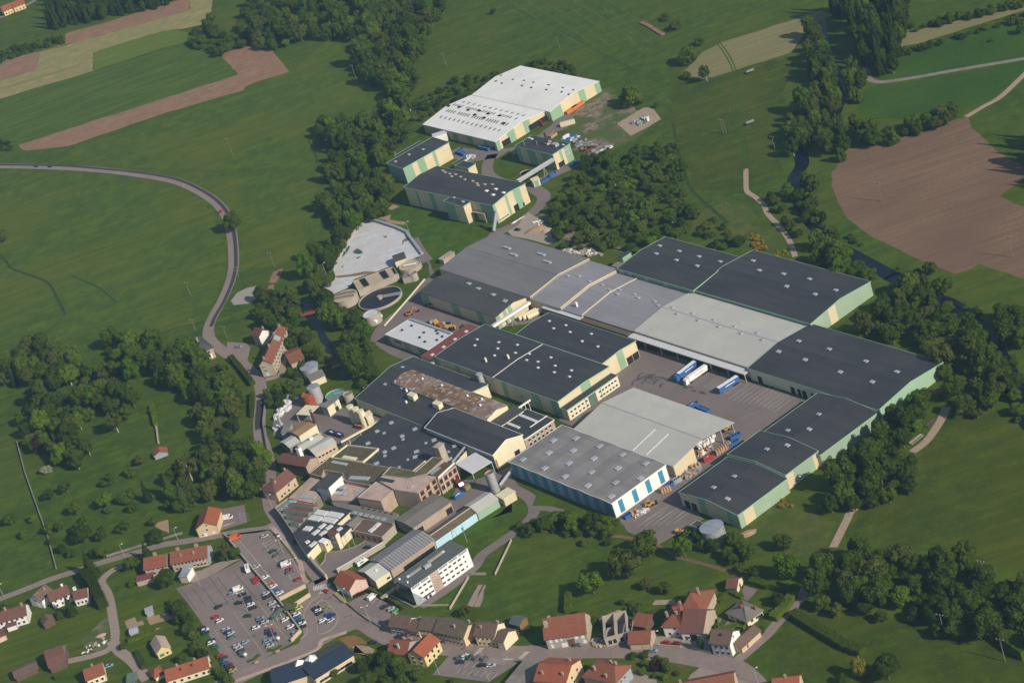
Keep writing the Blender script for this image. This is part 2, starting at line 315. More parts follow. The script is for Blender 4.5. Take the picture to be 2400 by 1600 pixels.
# ------------------------------------------------------------------ ground, fields, water, roads
def patch(name, poly, mat, z, parent=None):
    P = [G(q, 0) for s in (poly if isinstance(poly, list) else [poly]) for q in (pts(s) if isinstance(s, str) else [s])]
    if name in ('field', 'meadow', 'ground_scrub', 'meadow_dimmed', 'bare_earth', 'sludge_pond', 'earth_patch', 'garden_plot', 'gravel_pad', 'gravel_yard', 'lane_verge', 'river', 'yard'):
        rg_ = random.Random(len(P)); Q = []; am = {'field': .45, 'river': .8, 'yard': .35, 'meadow': 1.5, 'meadow_dimmed': 2, 'ground_scrub': 3}.get(name, .6)
        for a, b in zip(P, P[1:] + P[:1]):
            n_ = max(1, min(60, int((b - a).length / 6)))
            for k in range(n_):
                q = a.lerp(b, k / n_); Q.append(q if k == 0 else q + Vector((rg_.gauss(0, am), rg_.gauss(0, am), 0)))
        P = Q
    v = [(p.x, p.y, z) for p in P]
    o = ob(name, mesh(name, v, [tuple(range(len(v)))]), mat, parent)
    return o if parent else struct(o)
def smoothline(P, n=5):
    out = []
    for k in range(len(P) - 1):
        p0, p1, p2, p3 = P[max(k - 1, 0)], P[k], P[k + 1], P[min(k + 2, len(P) - 1)]
        for t in range(n):
            t = t / n
            out.append(.5 * ((2 * p1) + (p2 - p0) * t + (2 * p0 - 5 * p1 + 4 * p2 - p3) * t * t + (3 * p1 - p0 - 3 * p2 + p3) * t ** 3))
    return out + [P[-1]]
def ribbonv(P, wd, z, zt=None, off=0):
    V, Fc = [], []
    for k, p in enumerate(P):
        d = (P[min(k + 1, len(P) - 1)] - P[max(k - 1, 0)]); d.z = 0; d.normalize(); nn = Vector((-d.y, d.x, 0))
        ww = wd if not isinstance(wd, (list, tuple)) else wd[0] + (wd[1] - wd[0]) * k / (len(P) - 1)
        a = p + nn * (ww / 2 + off); b = p - nn * (ww / 2 - off)
        if zt is None: V += [(a.x, a.y, z), (b.x, b.y, z)]
        else: V += [(a.x, a.y, z), (b.x, b.y, z), (a.x, a.y, zt), (b.x, b.y, zt)]
    n = len(P)
    if zt is None: Fc = [(2 * k, 2 * k + 1, 2 * k + 3, 2 * k + 2) for k in range(n - 1)]
    else:
        for k in range(n - 1):
            a = 4 * k; b = a + 4
            Fc += [(a + 2, a + 3, b + 3, b + 2), (a, a + 2, b + 2, b), (a + 1, b + 1, b + 3, a + 3)]
        Fc += [(0, 1, 3, 2), (4 * n - 4, 4 * n - 2, 4 * n - 1, 4 * n - 3)]
    return V, Fc
def line(poly, smooth=True):
    P = [G(q, 0) for s in (poly if isinstance(poly, list) else [poly]) for q in (pts(s) if isinstance(s, str) else [s])]
    return smoothline(P) if smooth and len(P) > 2 else P
def ribbon(name, poly, wd, mat, z, smooth=True, zt=None, off=0, parent=None):
    o = ob(name, mesh(name, *ribbonv(line(poly, smooth), wd, z, zt, off)), mat, parent)
    return o if parent else struct(o)
S = 4000
struct(ob('ground', mesh('ground', [(-S, -S, 0), (S, -S, 0), (S, S, 0), (-S, S, 0)], [(0, 1, 2, 3)]), 'grass'))
# fields
patch('field', ['A 600,310 1000,200 1660,0 1745,-80 1745,95 1200,250 690,395 600,405'], 'soil', .03)
patch('field', ['A -60,620 0,600 60,545 365,475 600,405 600,412 372,484 345,560 320,655 150,700 -60,755'], 'soil', .03)
patch('field', ['A -60,755 150,700 320,655 372,484 690,395 1200,250 1745,95 1750,-80 1965,-80 1935,150 1850,230 1720,260 1500,290 1200,370 850,490 860,650 700,700 0,910 -60,925'], 'hay', .035)
patch('field', ['A 850,490 1200,370 1600,270 1720,300 1760,380 1500,440 1200,540 860,650'], 'wheat_green', .04)
patch('field', ['A -60,925 0,910 860,650 1760,385 1880,460 2020,490 2190,685 1500,910 800,1130 170,1335 0,1250 -60,1230'], 'meadow_flower', .03)
patch('field', ['A 170,1335 800,1130 1500,910 2190,685 2100,590 2020,500 2352,410', 'B 120,430 200,530 305,660 0,755', 'A 2250,800 2240,830 1500,1045 640,1340 270,1385 215,1380'], 'soil', .045)
patch('meadow', ['E -60,0 500,20 1100,50 1500,110 1750,200 1950,350 2030,520 2070,720 2080,900 2000,1130 1900,1350 1700,1440 1300,1500 900,1480 600,1568 -60,1568'], 'meadow', .03)
patch('meadow', ['B 305,665 700,340 830,500 880,700 1000,760 1180,920 1050,1050 600,1090 480,1250', 'F 560,60 540,330 620,520 420,800 200,860', 'E 2180,900 2180,500 2080,330 1700,90', 'A 2352,1560 1200,1540 600,1400 1500,1080 2250,830'], 'meadow', .02)
patch('field', ['C 1580,660 1750,480 1900,400 2352,258', 'D 480,100 600,140 440,200 320,330 220,480 0,552', 'C 2352,556 1840,710 1700,725 1600,690'], 'hay2', .035)
patch('field', ['D 610,1568 720,1370 960,1335 1100,1300 1400,1210 1830,1075 1860,1150 2100,1390 2352,1540 2700,1640', 'H 2700,-20 2352,90 2130,235 2352,330 2700,430 2700,1120 2352,1000 1940,855 1870,900 1720,950 1550,880 1430,835 1150,700 900,570 720,430 630,260 580,140 590,0'], 'soil2', .035)
patch('field', ['D 950,650 1080,590 1600,400 2352,190 2600,120 2600,470 2352,530 1700,640 1100,745 990,720'], 'crop', .035)
patch('field', ['D 890,830 1020,790 1700,690 2352,560 2352,640 2100,880 1850,1000 1500,1080 850,1100 830,1000'], 'crop', .035)
patch('field', ['D 1180,340 1190,300 1500,220 2000,80 2400,-30 2600,20 2352,100 2050,190 1600,330 1400,400 1200,430'], 'hay2', .035)
patch('ground_scrub', ['C 800,790 900,870 1050,960 1350,1080 1200,1230 850,1420 560,1380 480,1180 620,960'], 'dirt', .03)
patch('ground_scrub', ['G 330,360 650,620 1000,700 1250,760 1100,760 560,740 330,660 180,560 230,420'], 'dirt', .03)
patch('ground_scrub', ['G 1650,560 1700,420 1950,260 2150,330 2330,600', 'H 60,560 180,800 0,780'], 'scrub', .03)
patch('ground_scrub', ['L 0,1440 180,1400 260,1568', 'P 440,0 640,90 560,300 440,480 200,420 0,260', 'O 2120,190 2300,100'], 'scrub', .03)
patch('substation_pad', ['C 965,1135 1210,990 1290,990 1370,1095 1230,1180 1090,1250'], 'track', .05)
patch('meadow_dimmed', ['L 1720,640 2200,620 2352,800 2600,900 2600,1700', 'P 2400,560 1980,420 1700,330 1300,320 900,260 720,240 700,160 850,0', 'L 920,1460 1330,1380 1460,1230 1440,1000'], 'meadow_dimmed', .028)
patch('meadow_dimmed', ['P 300,880 700,920 1300,1010 1650,1080 2000,1050 2150,1250 2600,1500 2600,1700 0,1700 0,1180 150,980'], 'meadow_dimmed', .027)
patch('meadow_dimmed', ['C 1500,620 1600,690 1840,710 2352,560', 'D 250,540 180,760 150,1000 60,1300 150,1560', 'G 2300,100 2150,200 1700,180 1500,-200', 'C 1450,1000'], 'meadow_dimmed', .026)
# white sludge pond with its walls
patch('sludge_pond', ['F 1030,452 940,520 840,690 735,850 690,940 630,1090 660,1110 720,1130 860,1070 900,1000 1200,890 1290,870 1380,840 1530,770 1400,600 1390,572 1300,530 1150,480'], 'sludge', .06)
patch('sludge_streak', ['F 700,970 860,955 1000,925 1110,930 1060,945 900,970 760,985'], 'sludge_brown', .08)
patch('sludge_streak', ['F 1340,690 1345,640 1390,610 1410,640 1360,655'], 'sludge_brown', .08)
patch('sludge_streak', ['F 1160,600 1210,600 1190,622'], 'sludge_brown', .08)
patch('sludge_streak', ['F 910,800 970,785 940,812'], 'sludge_brown', .08)
patch('sludge_streak', ['F 780,880 810,870 795,895'], 'sludge_brown', .08)
patch('slime_pool', ['F 890,745 930,715 970,735 985,755 950,768 905,762'], 'slime', .085)
patch('slime_pool', ['F 800,760 850,690 865,700 840,745 790,800'], 'slime', .085)
# rivers
ribbon('river', ['0 1915,40 1925,110 1945,160 1962,215 1955,260 1930,300 1885,340 1872,350'], 11, 'water', .03)
ribbon('river', ['0 1872,345 1880,385 1862,420 1872,465 1895,510 1930,548 1968,580 2000,598 2050,625 2090,648'], 9, 'water', .03)
ribbon('river', ['0 2085,645 2130,665 2170,690 2230,715 2270,745 2310,790 2350,850 2375,900 2395,960 2420,1000'], 10, 'water', .03)
patch('river', ['F 400,1230 480,1180 540,1320 600,1440 690,1568', 'J 690,20 760,150 840,300 890,340 820,360 740,240 640,50 590,0', 'F 520,1420 430,1330'], 'water', .03)
patch('canal', ['O 150,170 600,200 1050,240 1300,290 1500,420 1800,500 2100,590 2352,660', 'P 250,720 100,700 0,640', 'O 2352,640 2100,560 1800,470 1500,390 1350,290 1050,215 600,175 150,150'], 'soil2', .04)
# asphalt yards
patch('yard', ['0 1440,880 1500,815 1600,840 1760,895 1890,935 1800,1005 1640,1130 1610,1175 1650,1215 1600,1245 1545,1275 1470,1245 1432,1208 1550,1120 1565,1085 1310,985 1345,925'], 'asphalt', .05)
patch('yard', ['0 868,800 905,825 960,850 1010,845 1150,770 1230,760 1300,735 1270,715 1240,700 1025,650 1012,628 1000,600 975,560 968,562 1000,612 1008,645 960,695 880,770'], 'asphalt', .05)
patch('yard', ['0 1050,358 1075,345 1120,350 1158,352 1235,340 1300,285 1330,262 1345,275 1330,300 1300,312 1240,350 1175,372 1150,372 1100,380 1065,372'], 'asphalt', .05)
patch('yard', ['0 640,990 668,940 700,925 800,955 870,962 905,985 905,1002 820,1045 760,1040 690,1045 640,1020'], 'asphalt', .05)
patch('yard', ['c 640,1140 960,1060 1100,1030 1400,990 1560,930 1720,810 1950,900 2060,930 1200,1430 1000,1540 870,1400 800,1270'], 'asphalt', .05)
patch('yard', ['d 730,1080 1150,690 1250,540 1350,200 1700,180 2352,-60 2352,250 1800,520 1250,860 850,1210'], 'asphalt', .05)
ribbon('site_road', ['0 985,1420 1050,1378 1110,1330 1130,1300 1180,1265 1215,1240 1245,1212 1252,1188 1240,1165 1205,1145 1190,1125'], 6.5, 'asphalt', .055)
ribbon('site_road', ['0 1245,1190 1290,1192 1335,1206'], 4, 'asphalt', .06)
ribbon('site_road', ['0 1150,545 1180,540 1232,510 1262,485 1275,460 1250,435 1300,408 1350,385 1390,362 1430,335'], 9, 'asphalt', .055)
ribbon('site_road', ['0 1155,362 1143,385 1148,412 1190,432 1240,440'], 8, 'asphalt', .05)
ribbon('site_path', ['0 968,560 985,590 1003,612'], 7, 'asphalt', .045)
patch('gravel_pad', ['G 60,500 150,380 230,430 280,500 420,560 400,650 330,680 150,630 0,600 -40,560'], 'gravel', .06)
patch('lawn', ['F 1020,450 1240,340 1400,330 1800,450 1960,500 2150,560 2100,620 1990,670 1830,790 1640,860 1560,760 1400,580'], 'lawn', .04)
patch('lawn', ['q 1240,1240 1450,1170 1530,960 1520,870 1680,870 1700,900 1620,1050 1420,1270'], 'lawn', .052)
patch('lawn', ['d 1280,1280 1750,930 2140,650 2352,560 2352,800 1550,1420'], 'lawn', .052)
patch('lawn', ['w 700,1480 1300,1130 1700,820 1640,960 1380,1480 1000,1500'], 'lawn', .05)
patch('lawn', ['K 0,1470 70,1540 0,1568 -20,1568', 'O -200,60 -100,0'], 'lawn', .052)
patch('lawn', ['K 170,1550 230,1400 480,1500 420,1560'], 'lawn', .056)
patch('lawn', ['j 220,1300 270,1120 500,960 620,1120 740,1220 400,1450'], 'lawn', .056)
patch('lawn', ['c 1280,1010 1480,880 1700,820 1480,950 1380,990'], 'lawn', .06)
patch('flower_bed', ['c 760,1100 960,1040 940,1160 860,1280'], 'lawn', .06)
# public roads
ribbon('road', ['0 -40,389 60,390 150,393 230,398 320,408 410,424 470,450 512,480 535,515 545,560 548,610 545,640 535,672 520,705 500,740 490,765 489,785 500,805 530,828 565,850 590,872 607,895 613,925 611,955 608,985 610,1020 622,1055 632,1100 630,1150 633,1185 650,1215 672,1247 700,1285 728,1326 755,1362'], 7.5, 'asphalt_old', .06)
ribbon('road_overlay', ['0 -40,386 60,387 150,389 230,395 320,404 412,420 473,446 516,477 540,513 550,560 553,610 550,640 540,672 524,708 504,742 495,765'], 2.6, 'asphalt_new', .085)
ribbon('road_overlay', ['0 612,935 611,955 608,985 609,1005'], 5.6, 'asphalt_new', .085)
ribbon('road', ['0 470,1628 555,1590 657,1540 733,1507 800,1472 850,1458 890,1480 940,1502 1034,1516 1120,1524 1200,1530 1290,1528 1400,1524 1506,1526 1608,1537 1710,1560 1750,1585 1775,1612'], 11, 'asphalt_old', .065)
patch('road', ['0 720,1368 760,1350 775,1372 800,1400 850,1440 905,1475 900,1500 850,1470 800,1480 720,1515 700,1505 712,1485 700,1440 690,1425 700,1410 725,1400'], 'asphalt_old', .06)
ribbon('road', ['0 -20,1410 60,1380 115,1358 186,1335 230,1320 319,1294 383,1276 459,1264 560,1246 620,1238 650,1222'], 5.5, 'asphalt_old', .055)
ribbon('lane', ['0 286,1325 255,1342 238,1365 254,1394 264,1442 270,1493 256,1520 220,1535 158,1549'], 5, 'lane', .05)
ribbon('lane', ['0 262,1500 280,1525 310,1548 345,1592'], 6, 'lane', .045)
patch('lane_verge', ['M 740,1160 880,1050 1000,930 1010,1150 1000,1240 900,1290 780,1240'], 'dirt', .04)
ribbon('road', ['D 920,600 905,660 930,725 1000,752 1100,750 1400,705 1700,650 2352,540 2500,510'], 4.2, 'concrete_dark', .06)
ribbon('farm_track', ['D 2420,620 2150,880 1980,980 1820,1075'], 4, 'track', .055)
ribbon('farm_track', ['G 2150,-20 2150,100 2160,190 2230,240 2310,310', 'H 0,400 110,520 200,650 250,790'], 3.2, 'track', .05)
for off in (-1.1, 1.1):
    ribbon('wheel_track', ['C 1880,380 1960,480 2040,640 2060,800 2040,1000 2060,1150 2130,1300 2150,1500', 'G 2150,-10'], .9, 'crop', .05, off=off)
ribbon('path', ['L 1640,600 1600,700 1540,800 1450,920 1325,1015'], 4.6, 'track', .05)
ribbon('path', ['L 900,1450 760,1568', 'P 730,60 690,140 660,200 600,320'], 4.2, 'track', .05)
ribbon('road', ['P 400,600 340,720 250,850 100,1000 0,1115', 'O 2200,1250 2050,1375 1960,1430'], 5.5, 'asphalt_old', .055)
ribbon('driveway', ['p 640,1170 850,1120 960,1020 950,940 1010,700 1070,470'], 4, 'lane', .05)
patch('forecourt', ['p -60,480 280,500 370,580 300,880 400,1080 250,900 80,760 -60,720'], 'asphalt_old', .062)
# ditches, field lines and tractor lines
for s, w_ in (('E -20,760 70,850 110,900 300,970 440,1030 520,1160 600,1320', 2.0), ('E 600,1320 480,1440 340,1568', 1.2), ('E 660,970 880,1060 1000,1150 1065,1210', 1.2), ('E 2010,1075 1740,1145 1400,1250 1020,1355', .9), ('E 1880,1390 1640,1440 1480,1490', 1.6), ('A 0,420 300,350 560,280', 1.0), ('C 0,70 300,210 600,370 900,530 1160,660', .9), ('G 1580,0 1640,160 1800,320 1980,480', 2.2), ('C 1480,1130 1520,1350 1580,1568', 1.8), ('B 480,1290 540,1400 560,1500', 1.2)):
    ribbon('ditch', [s], w_, 'ditch', .05)
for k in range(9):
    a_ = 60 + k * 215
    ribbon('wheel_track', ['E %d,%d %d,%d %d,%d' % (a_ - 300, 1300 - k * 20, a_ + 250, 1080 - k * 60, a_ + 800, 820 - k * 75)], .7, 'track_grass', .045)
for k in range(7):
    ribbon('wheel_track', ['C %d,%d %d,%d %d,%d' % (-60 + 150 * k, -20, 250 + 150 * k, 180, 640 + 130 * k, 420)], .8, 'track_grass', .045)
for k in range(6):
    ribbon('wheel_track', ['B %d,%d %d,%d' % (-200 + 40 * k, 1300 - 95 * k, 700 + 30 * k, 1010 - 100 * k)], .8, 'track_grass', .045)
for k in range(10):
    ribbon('crop_line', ['A %d,%d %d,%d' % (-40 + 30 * k, 830 - 8 * k, 860 + 100 * k, 560 - 28 * k)], .6, 'track_hay', .06) if k < 3 else ribbon('crop_line', ['A %d,%d %d,%d' % (400 + 130 * (k - 3), 450 - 34 * (k - 3), 560 + 130 * (k - 3), 630 - 60 * (k - 3))], .7, 'track_hay', .062)
# car parks
patch('car_park', ['0 412,1378 489,1352 571,1309 590,1330 709,1483 683,1506 640,1530 550,1582 535,1565 480,1470 440,1412'], 'asphalt_lot', .05)
patch('car_park', ['0 527,1253 628,1240 652,1262 682,1302 703,1333 722,1366 716,1376 657,1408 571,1305'], 'asphalt_lot', .055)
patch('car_park', ['0 813,1412 866,1388 905,1405 938,1440 905,1462 893,1475 850,1444'], 'asphalt_lot', .055)
patch('car_park', ['h 870,1175 1130,880 1500,885 1950,905 2180,1000 1740,1290'], 'asphalt_lot', .068)
patch('car_park', ['0 508,1194 573,1182 579,1224 517,1242'], 'asphalt', .05)
patch('gravel_yard', ['e 100,1030 340,870 560,830 880,680 1150,640 1340,610 700,950 420,1050'], 'lane', .045)
patch('gravel_yard', ['n -60,1300 60,1250 370,1320 700,1290 1100,1230 1450,1290 1830,1290 1830,1330 -60,1370'], 'lane', .05)
patch('gravel_yard', ['o 0,1330 60,1200 300,1170 900,1210 1100,1230 1150,1480 800,1420 600,1400'], 'lane', .05)
patch('gravel_yard', ['O 1640,1490 1760,1400 1980,1450 2080,1568 1600,1568'], 'lane', .05)
patch('gravel_yard', ['O 1010,1568 1130,1450 1330,1540 1330,1568'], 'lane', .05)
patch('bare_earth', ['g 1210,1300 1330,1260 1500,1240 1620,1290 1750,1390 1600,1400 1480,1420 1400,1480 1330,1400'], 'ochre', .07)
patch('bare_earth', ['g 1440,1460 1500,1410 1750,1440 1870,1500 1840,1568 1480,1568', 'h 60,960 -60,960'], 'sand', .066)
patch('garden_plot', ['M 1145,1000 1240,960 1260,1010 1310,990 1325,1030 1170,1065'], 'sand', .05)
patch('garden_plot', ['M 1340,960 1580,925 1610,970 1380,1035'], 'sand', .05)
patch('garden_plot', ['M 1200,1165 1440,1060 1480,1060 1250,1180'], 'sand', .05)
patch('garden_plot', ['M 1405,105 1545,65 1555,190 1440,140'], 'sand', .05)
patch('garden_plot', ['O 1285,850 1320,805 1510,800 1480,845'], 'track', .05)
patch('garden_plot', ['w 1700,1460 1930,1040 2020,1040 1810,1500'], 'lane', .06)
patch('garden_plot', ['w 1830,1490 2040,1060 2091,1030 1960,1490'], 'lane', .06)
patch('dry_lawn', ['N 700,1568 740,1440 870,1400 890,1568'], 'scrub', .05)
patch('dry_lawn', ['O 1110,1410 1200,1340 1690,1390 1610,1480 1330,1520'], 'scrub', .05)
patch('driveway', ['o 1310,1090 1450,890 1650,960 1640,1000 1450,1010 1340,1110'], 'asphalt', .05)
patch('driveway', ['o 1720,340 1770,250 2010,320 1830,530 1760,500'], 'asphalt', .05)
patch('verge', ['f 100,700 200,640 620,1300 760,1450 1000,1380 940,1420 620,1530 560,1500'], 'scrub', .055)
patch('earth_patch', ['F 100,1150 110,1060 170,1040 165,1160'], 'soil', .05)
patch('earth_patch', ['F 120,1030 160,930 250,895 230,960 180,1030'], 'soil', .05)
patch('earth_patch', ['F 1120,440 1240,405 1230,450 1370,470 1370,500 1220,480'], 'sand', .06)
patch('earth_patch', ['F 1205,355 1260,310 1320,330 1250,360'], 'sand', .06)
patch('utility_pad', ['E 2120,1195 2180,1120 2260,1080 2352,1060', 'F 40,1060 20,1110', 'E 2352,1180 2280,1220 2150,1235'], 'gravel', .05)
# markings
def stripes(name, p0, p1, d, n, ln, wd=.14, mat='paint_white', z=.085):
    a, b = G(pt(p0)), G(pt(p1)); o0 = pt(p0)
    h = azdir(o0, d); u = Vector((math.cos(h), math.sin(h), 0)); vf = []
    for k in range(n):
        c = a.lerp(b, k / (n - 1)); q = c + u * ln
        vf.append(ribbonv([Vector((c.x, c.y, 0)), Vector((q.x, q.y, 0))], wd, z))
    o = ob(name, mesh(name, *join(*vf)), mat); return struct(o)
stripes('bay_marking', 'e 1270 310', 'e 1870 1160', (-75, 40), 26, 5.0)
ribbon('lane_marking', ['e 1270,290 1960,1120'], .16, 'paint_white', .09, False)
stripes('bay_marking', 'e 1700 340', 'e 2260 1040', (110, -55), 16, 5.2)
ribbon('lane_marking', ['e 1690,330 2260,1040'], .16, 'paint_white', .09, False)
ribbon('lane_marking', ['f 1275,70 1830,765'], .3, 'paint_yellow', .085, False)
ribbon('lane_marking', ['f 850,280 1400,1040'], .3, 'paint_yellow', .085, False)
ribbon('lane_marking', ['f 470,560 900,1200'], .22, 'paint_yellow', .085, False)
for s in ('e 180,1170 480,1568', 'e 380,1140 640,1470', 'e 570,1130 850,1500', 'e 710,950 1060,1440', 'e 1150,840 1600,1390', 'e 860,950 1160,1370'):
    ribbon('paving_joint', [s], .22, 'asphalt_new', .075, False)
stripes('bay_marking', 'K 1990 530', 'K 2352 620', (170, -120), 9, 16)
stripes('bay_marking', 'K 1760 420', 'K 1960 490', (170, -125), 10, 15)
stripes('bay_marking', 'L 40 400', 'L 230 520', (-120, 90), 7, 15)
stripes('bay_marking', 'O 1160 130', 'O 1480 110', (150, -110), 6, 14)
stripes('bay_marking', 'm 480 1568', 'm 980 1560', (150, -100), 4, 16)
stripes('bay_marking', 'h 1700 1010', 'h 1960 1020', (60, -80), 8, 5, .16)
stripes('bay_marking', 'h 1240 1060', 'h 1480 1075', (70, -70), 3, 4, .16)
stripes('bay_marking', 'h 1230 1165', 'h 1790 1235', (70, -70), 7, 4, .16)
stripes('bay_marking', 'M 2000 140', 'M 2080 110', (50, -12), 5, 6)
stripes('bay_marking', 'M 2210 90', 'M 2190 20', (60, -10), 5, 6)
stripes('bay_marking', 'g 1630 590', 'g 2000 740', (110, -110), 5, 5)
stripes('crossing', 'g 745 345', 'g 950 295', (6, 40), 8, 4, .5)
stripes('crossing', 'g 835 480', 'g 945 330', (45, -14), 8, 3.5, .5)
for p0, p1 in (('h 1500 870', 'h 1590 775'), ('h 2190 920', 'h 2290 830')):
    stripes('crossing', p0, p1, (70, 5), 6, 2.6, .6, 'paint_white')
    stripes('crossing_red', p0, p1, (70, 5), 6, 3.0, 1.3, 'paint_red', .08)
ribbon('lane_marking', ['h 1955,940 2110,942'], .5, 'paint_white', .09, False)
ribbon('kerb', ['g 860,610 780,690 760,800 800,960 830,1190 870,1210 960,1195 1100,1110 1175,980 1175,860 960,610 900,600 860,610'], .35, 'concrete', .05, True, .18)
ribbon('kerb', ['g 860,510 700,620 580,790 570,960 610,1080 620,1210 500,1300'], .35, 'concrete', .05, True, .18)
patch('traffic_island', ['g 870,620 790,700 775,800 812,960 842,1185 940,1180 1090,1100 1160,980 1160,860 950,620'], 'asphalt_lot', .09)
ribbon('pavement', ['e 1850,30 2080,270 2352,640', 'g 560,180 640,270'], 2.6, 'concrete_pink', .06, True, .16)
ribbon('pavement', ['f 760,1568 1600,1270 2352,960', 'g 900,1330 1200,1230 1350,1180'], 2.4, 'concrete_pink', .06, True, .16)
ribbon('kerb', ['c 870,1290 950,1200 960,1110 1000,1050 1200,1030 1500,950 1700,830'], .4, 'concrete', .05, True, .17)
for k in range(15):
    rg_ = random.Random(k); cx, cy, rr = 1290 + rg_.uniform(-110, 140), 300 + rg_.uniform(-50, 45), rg_.uniform(50, 130); a0 = rg_.uniform(2.6, 4.6)
    ribbon('tyre_mark', ['K ' + ' '.join('%d,%d' % (cx + rr * math.cos(a0 + t * .28), cy + 70 + rr * .55 * math.sin(a0 + t * .28)) for t in range(6))], rg_.uniform(.5, 1.6), 'asphalt_stain', .068 + .001 * k)
for k in range(8):
    rg_ = random.Random(50 + k); x_, y_ = 1430 + 45 * k + rg_.uniform(-15, 15), 365 + 16 * k + rg_.uniform(-12, 12)
    ribbon('tyre_mark', ['K %d,%d %d,%d %d,%d' % (x_, y_, x_ + 22, y_ + rg_.uniform(-8, 8), x_ + 45, y_ + rg_.uniform(0, 12))], rg_.uniform(.6, 1.4), 'asphalt_stain', .069 + .001 * k)
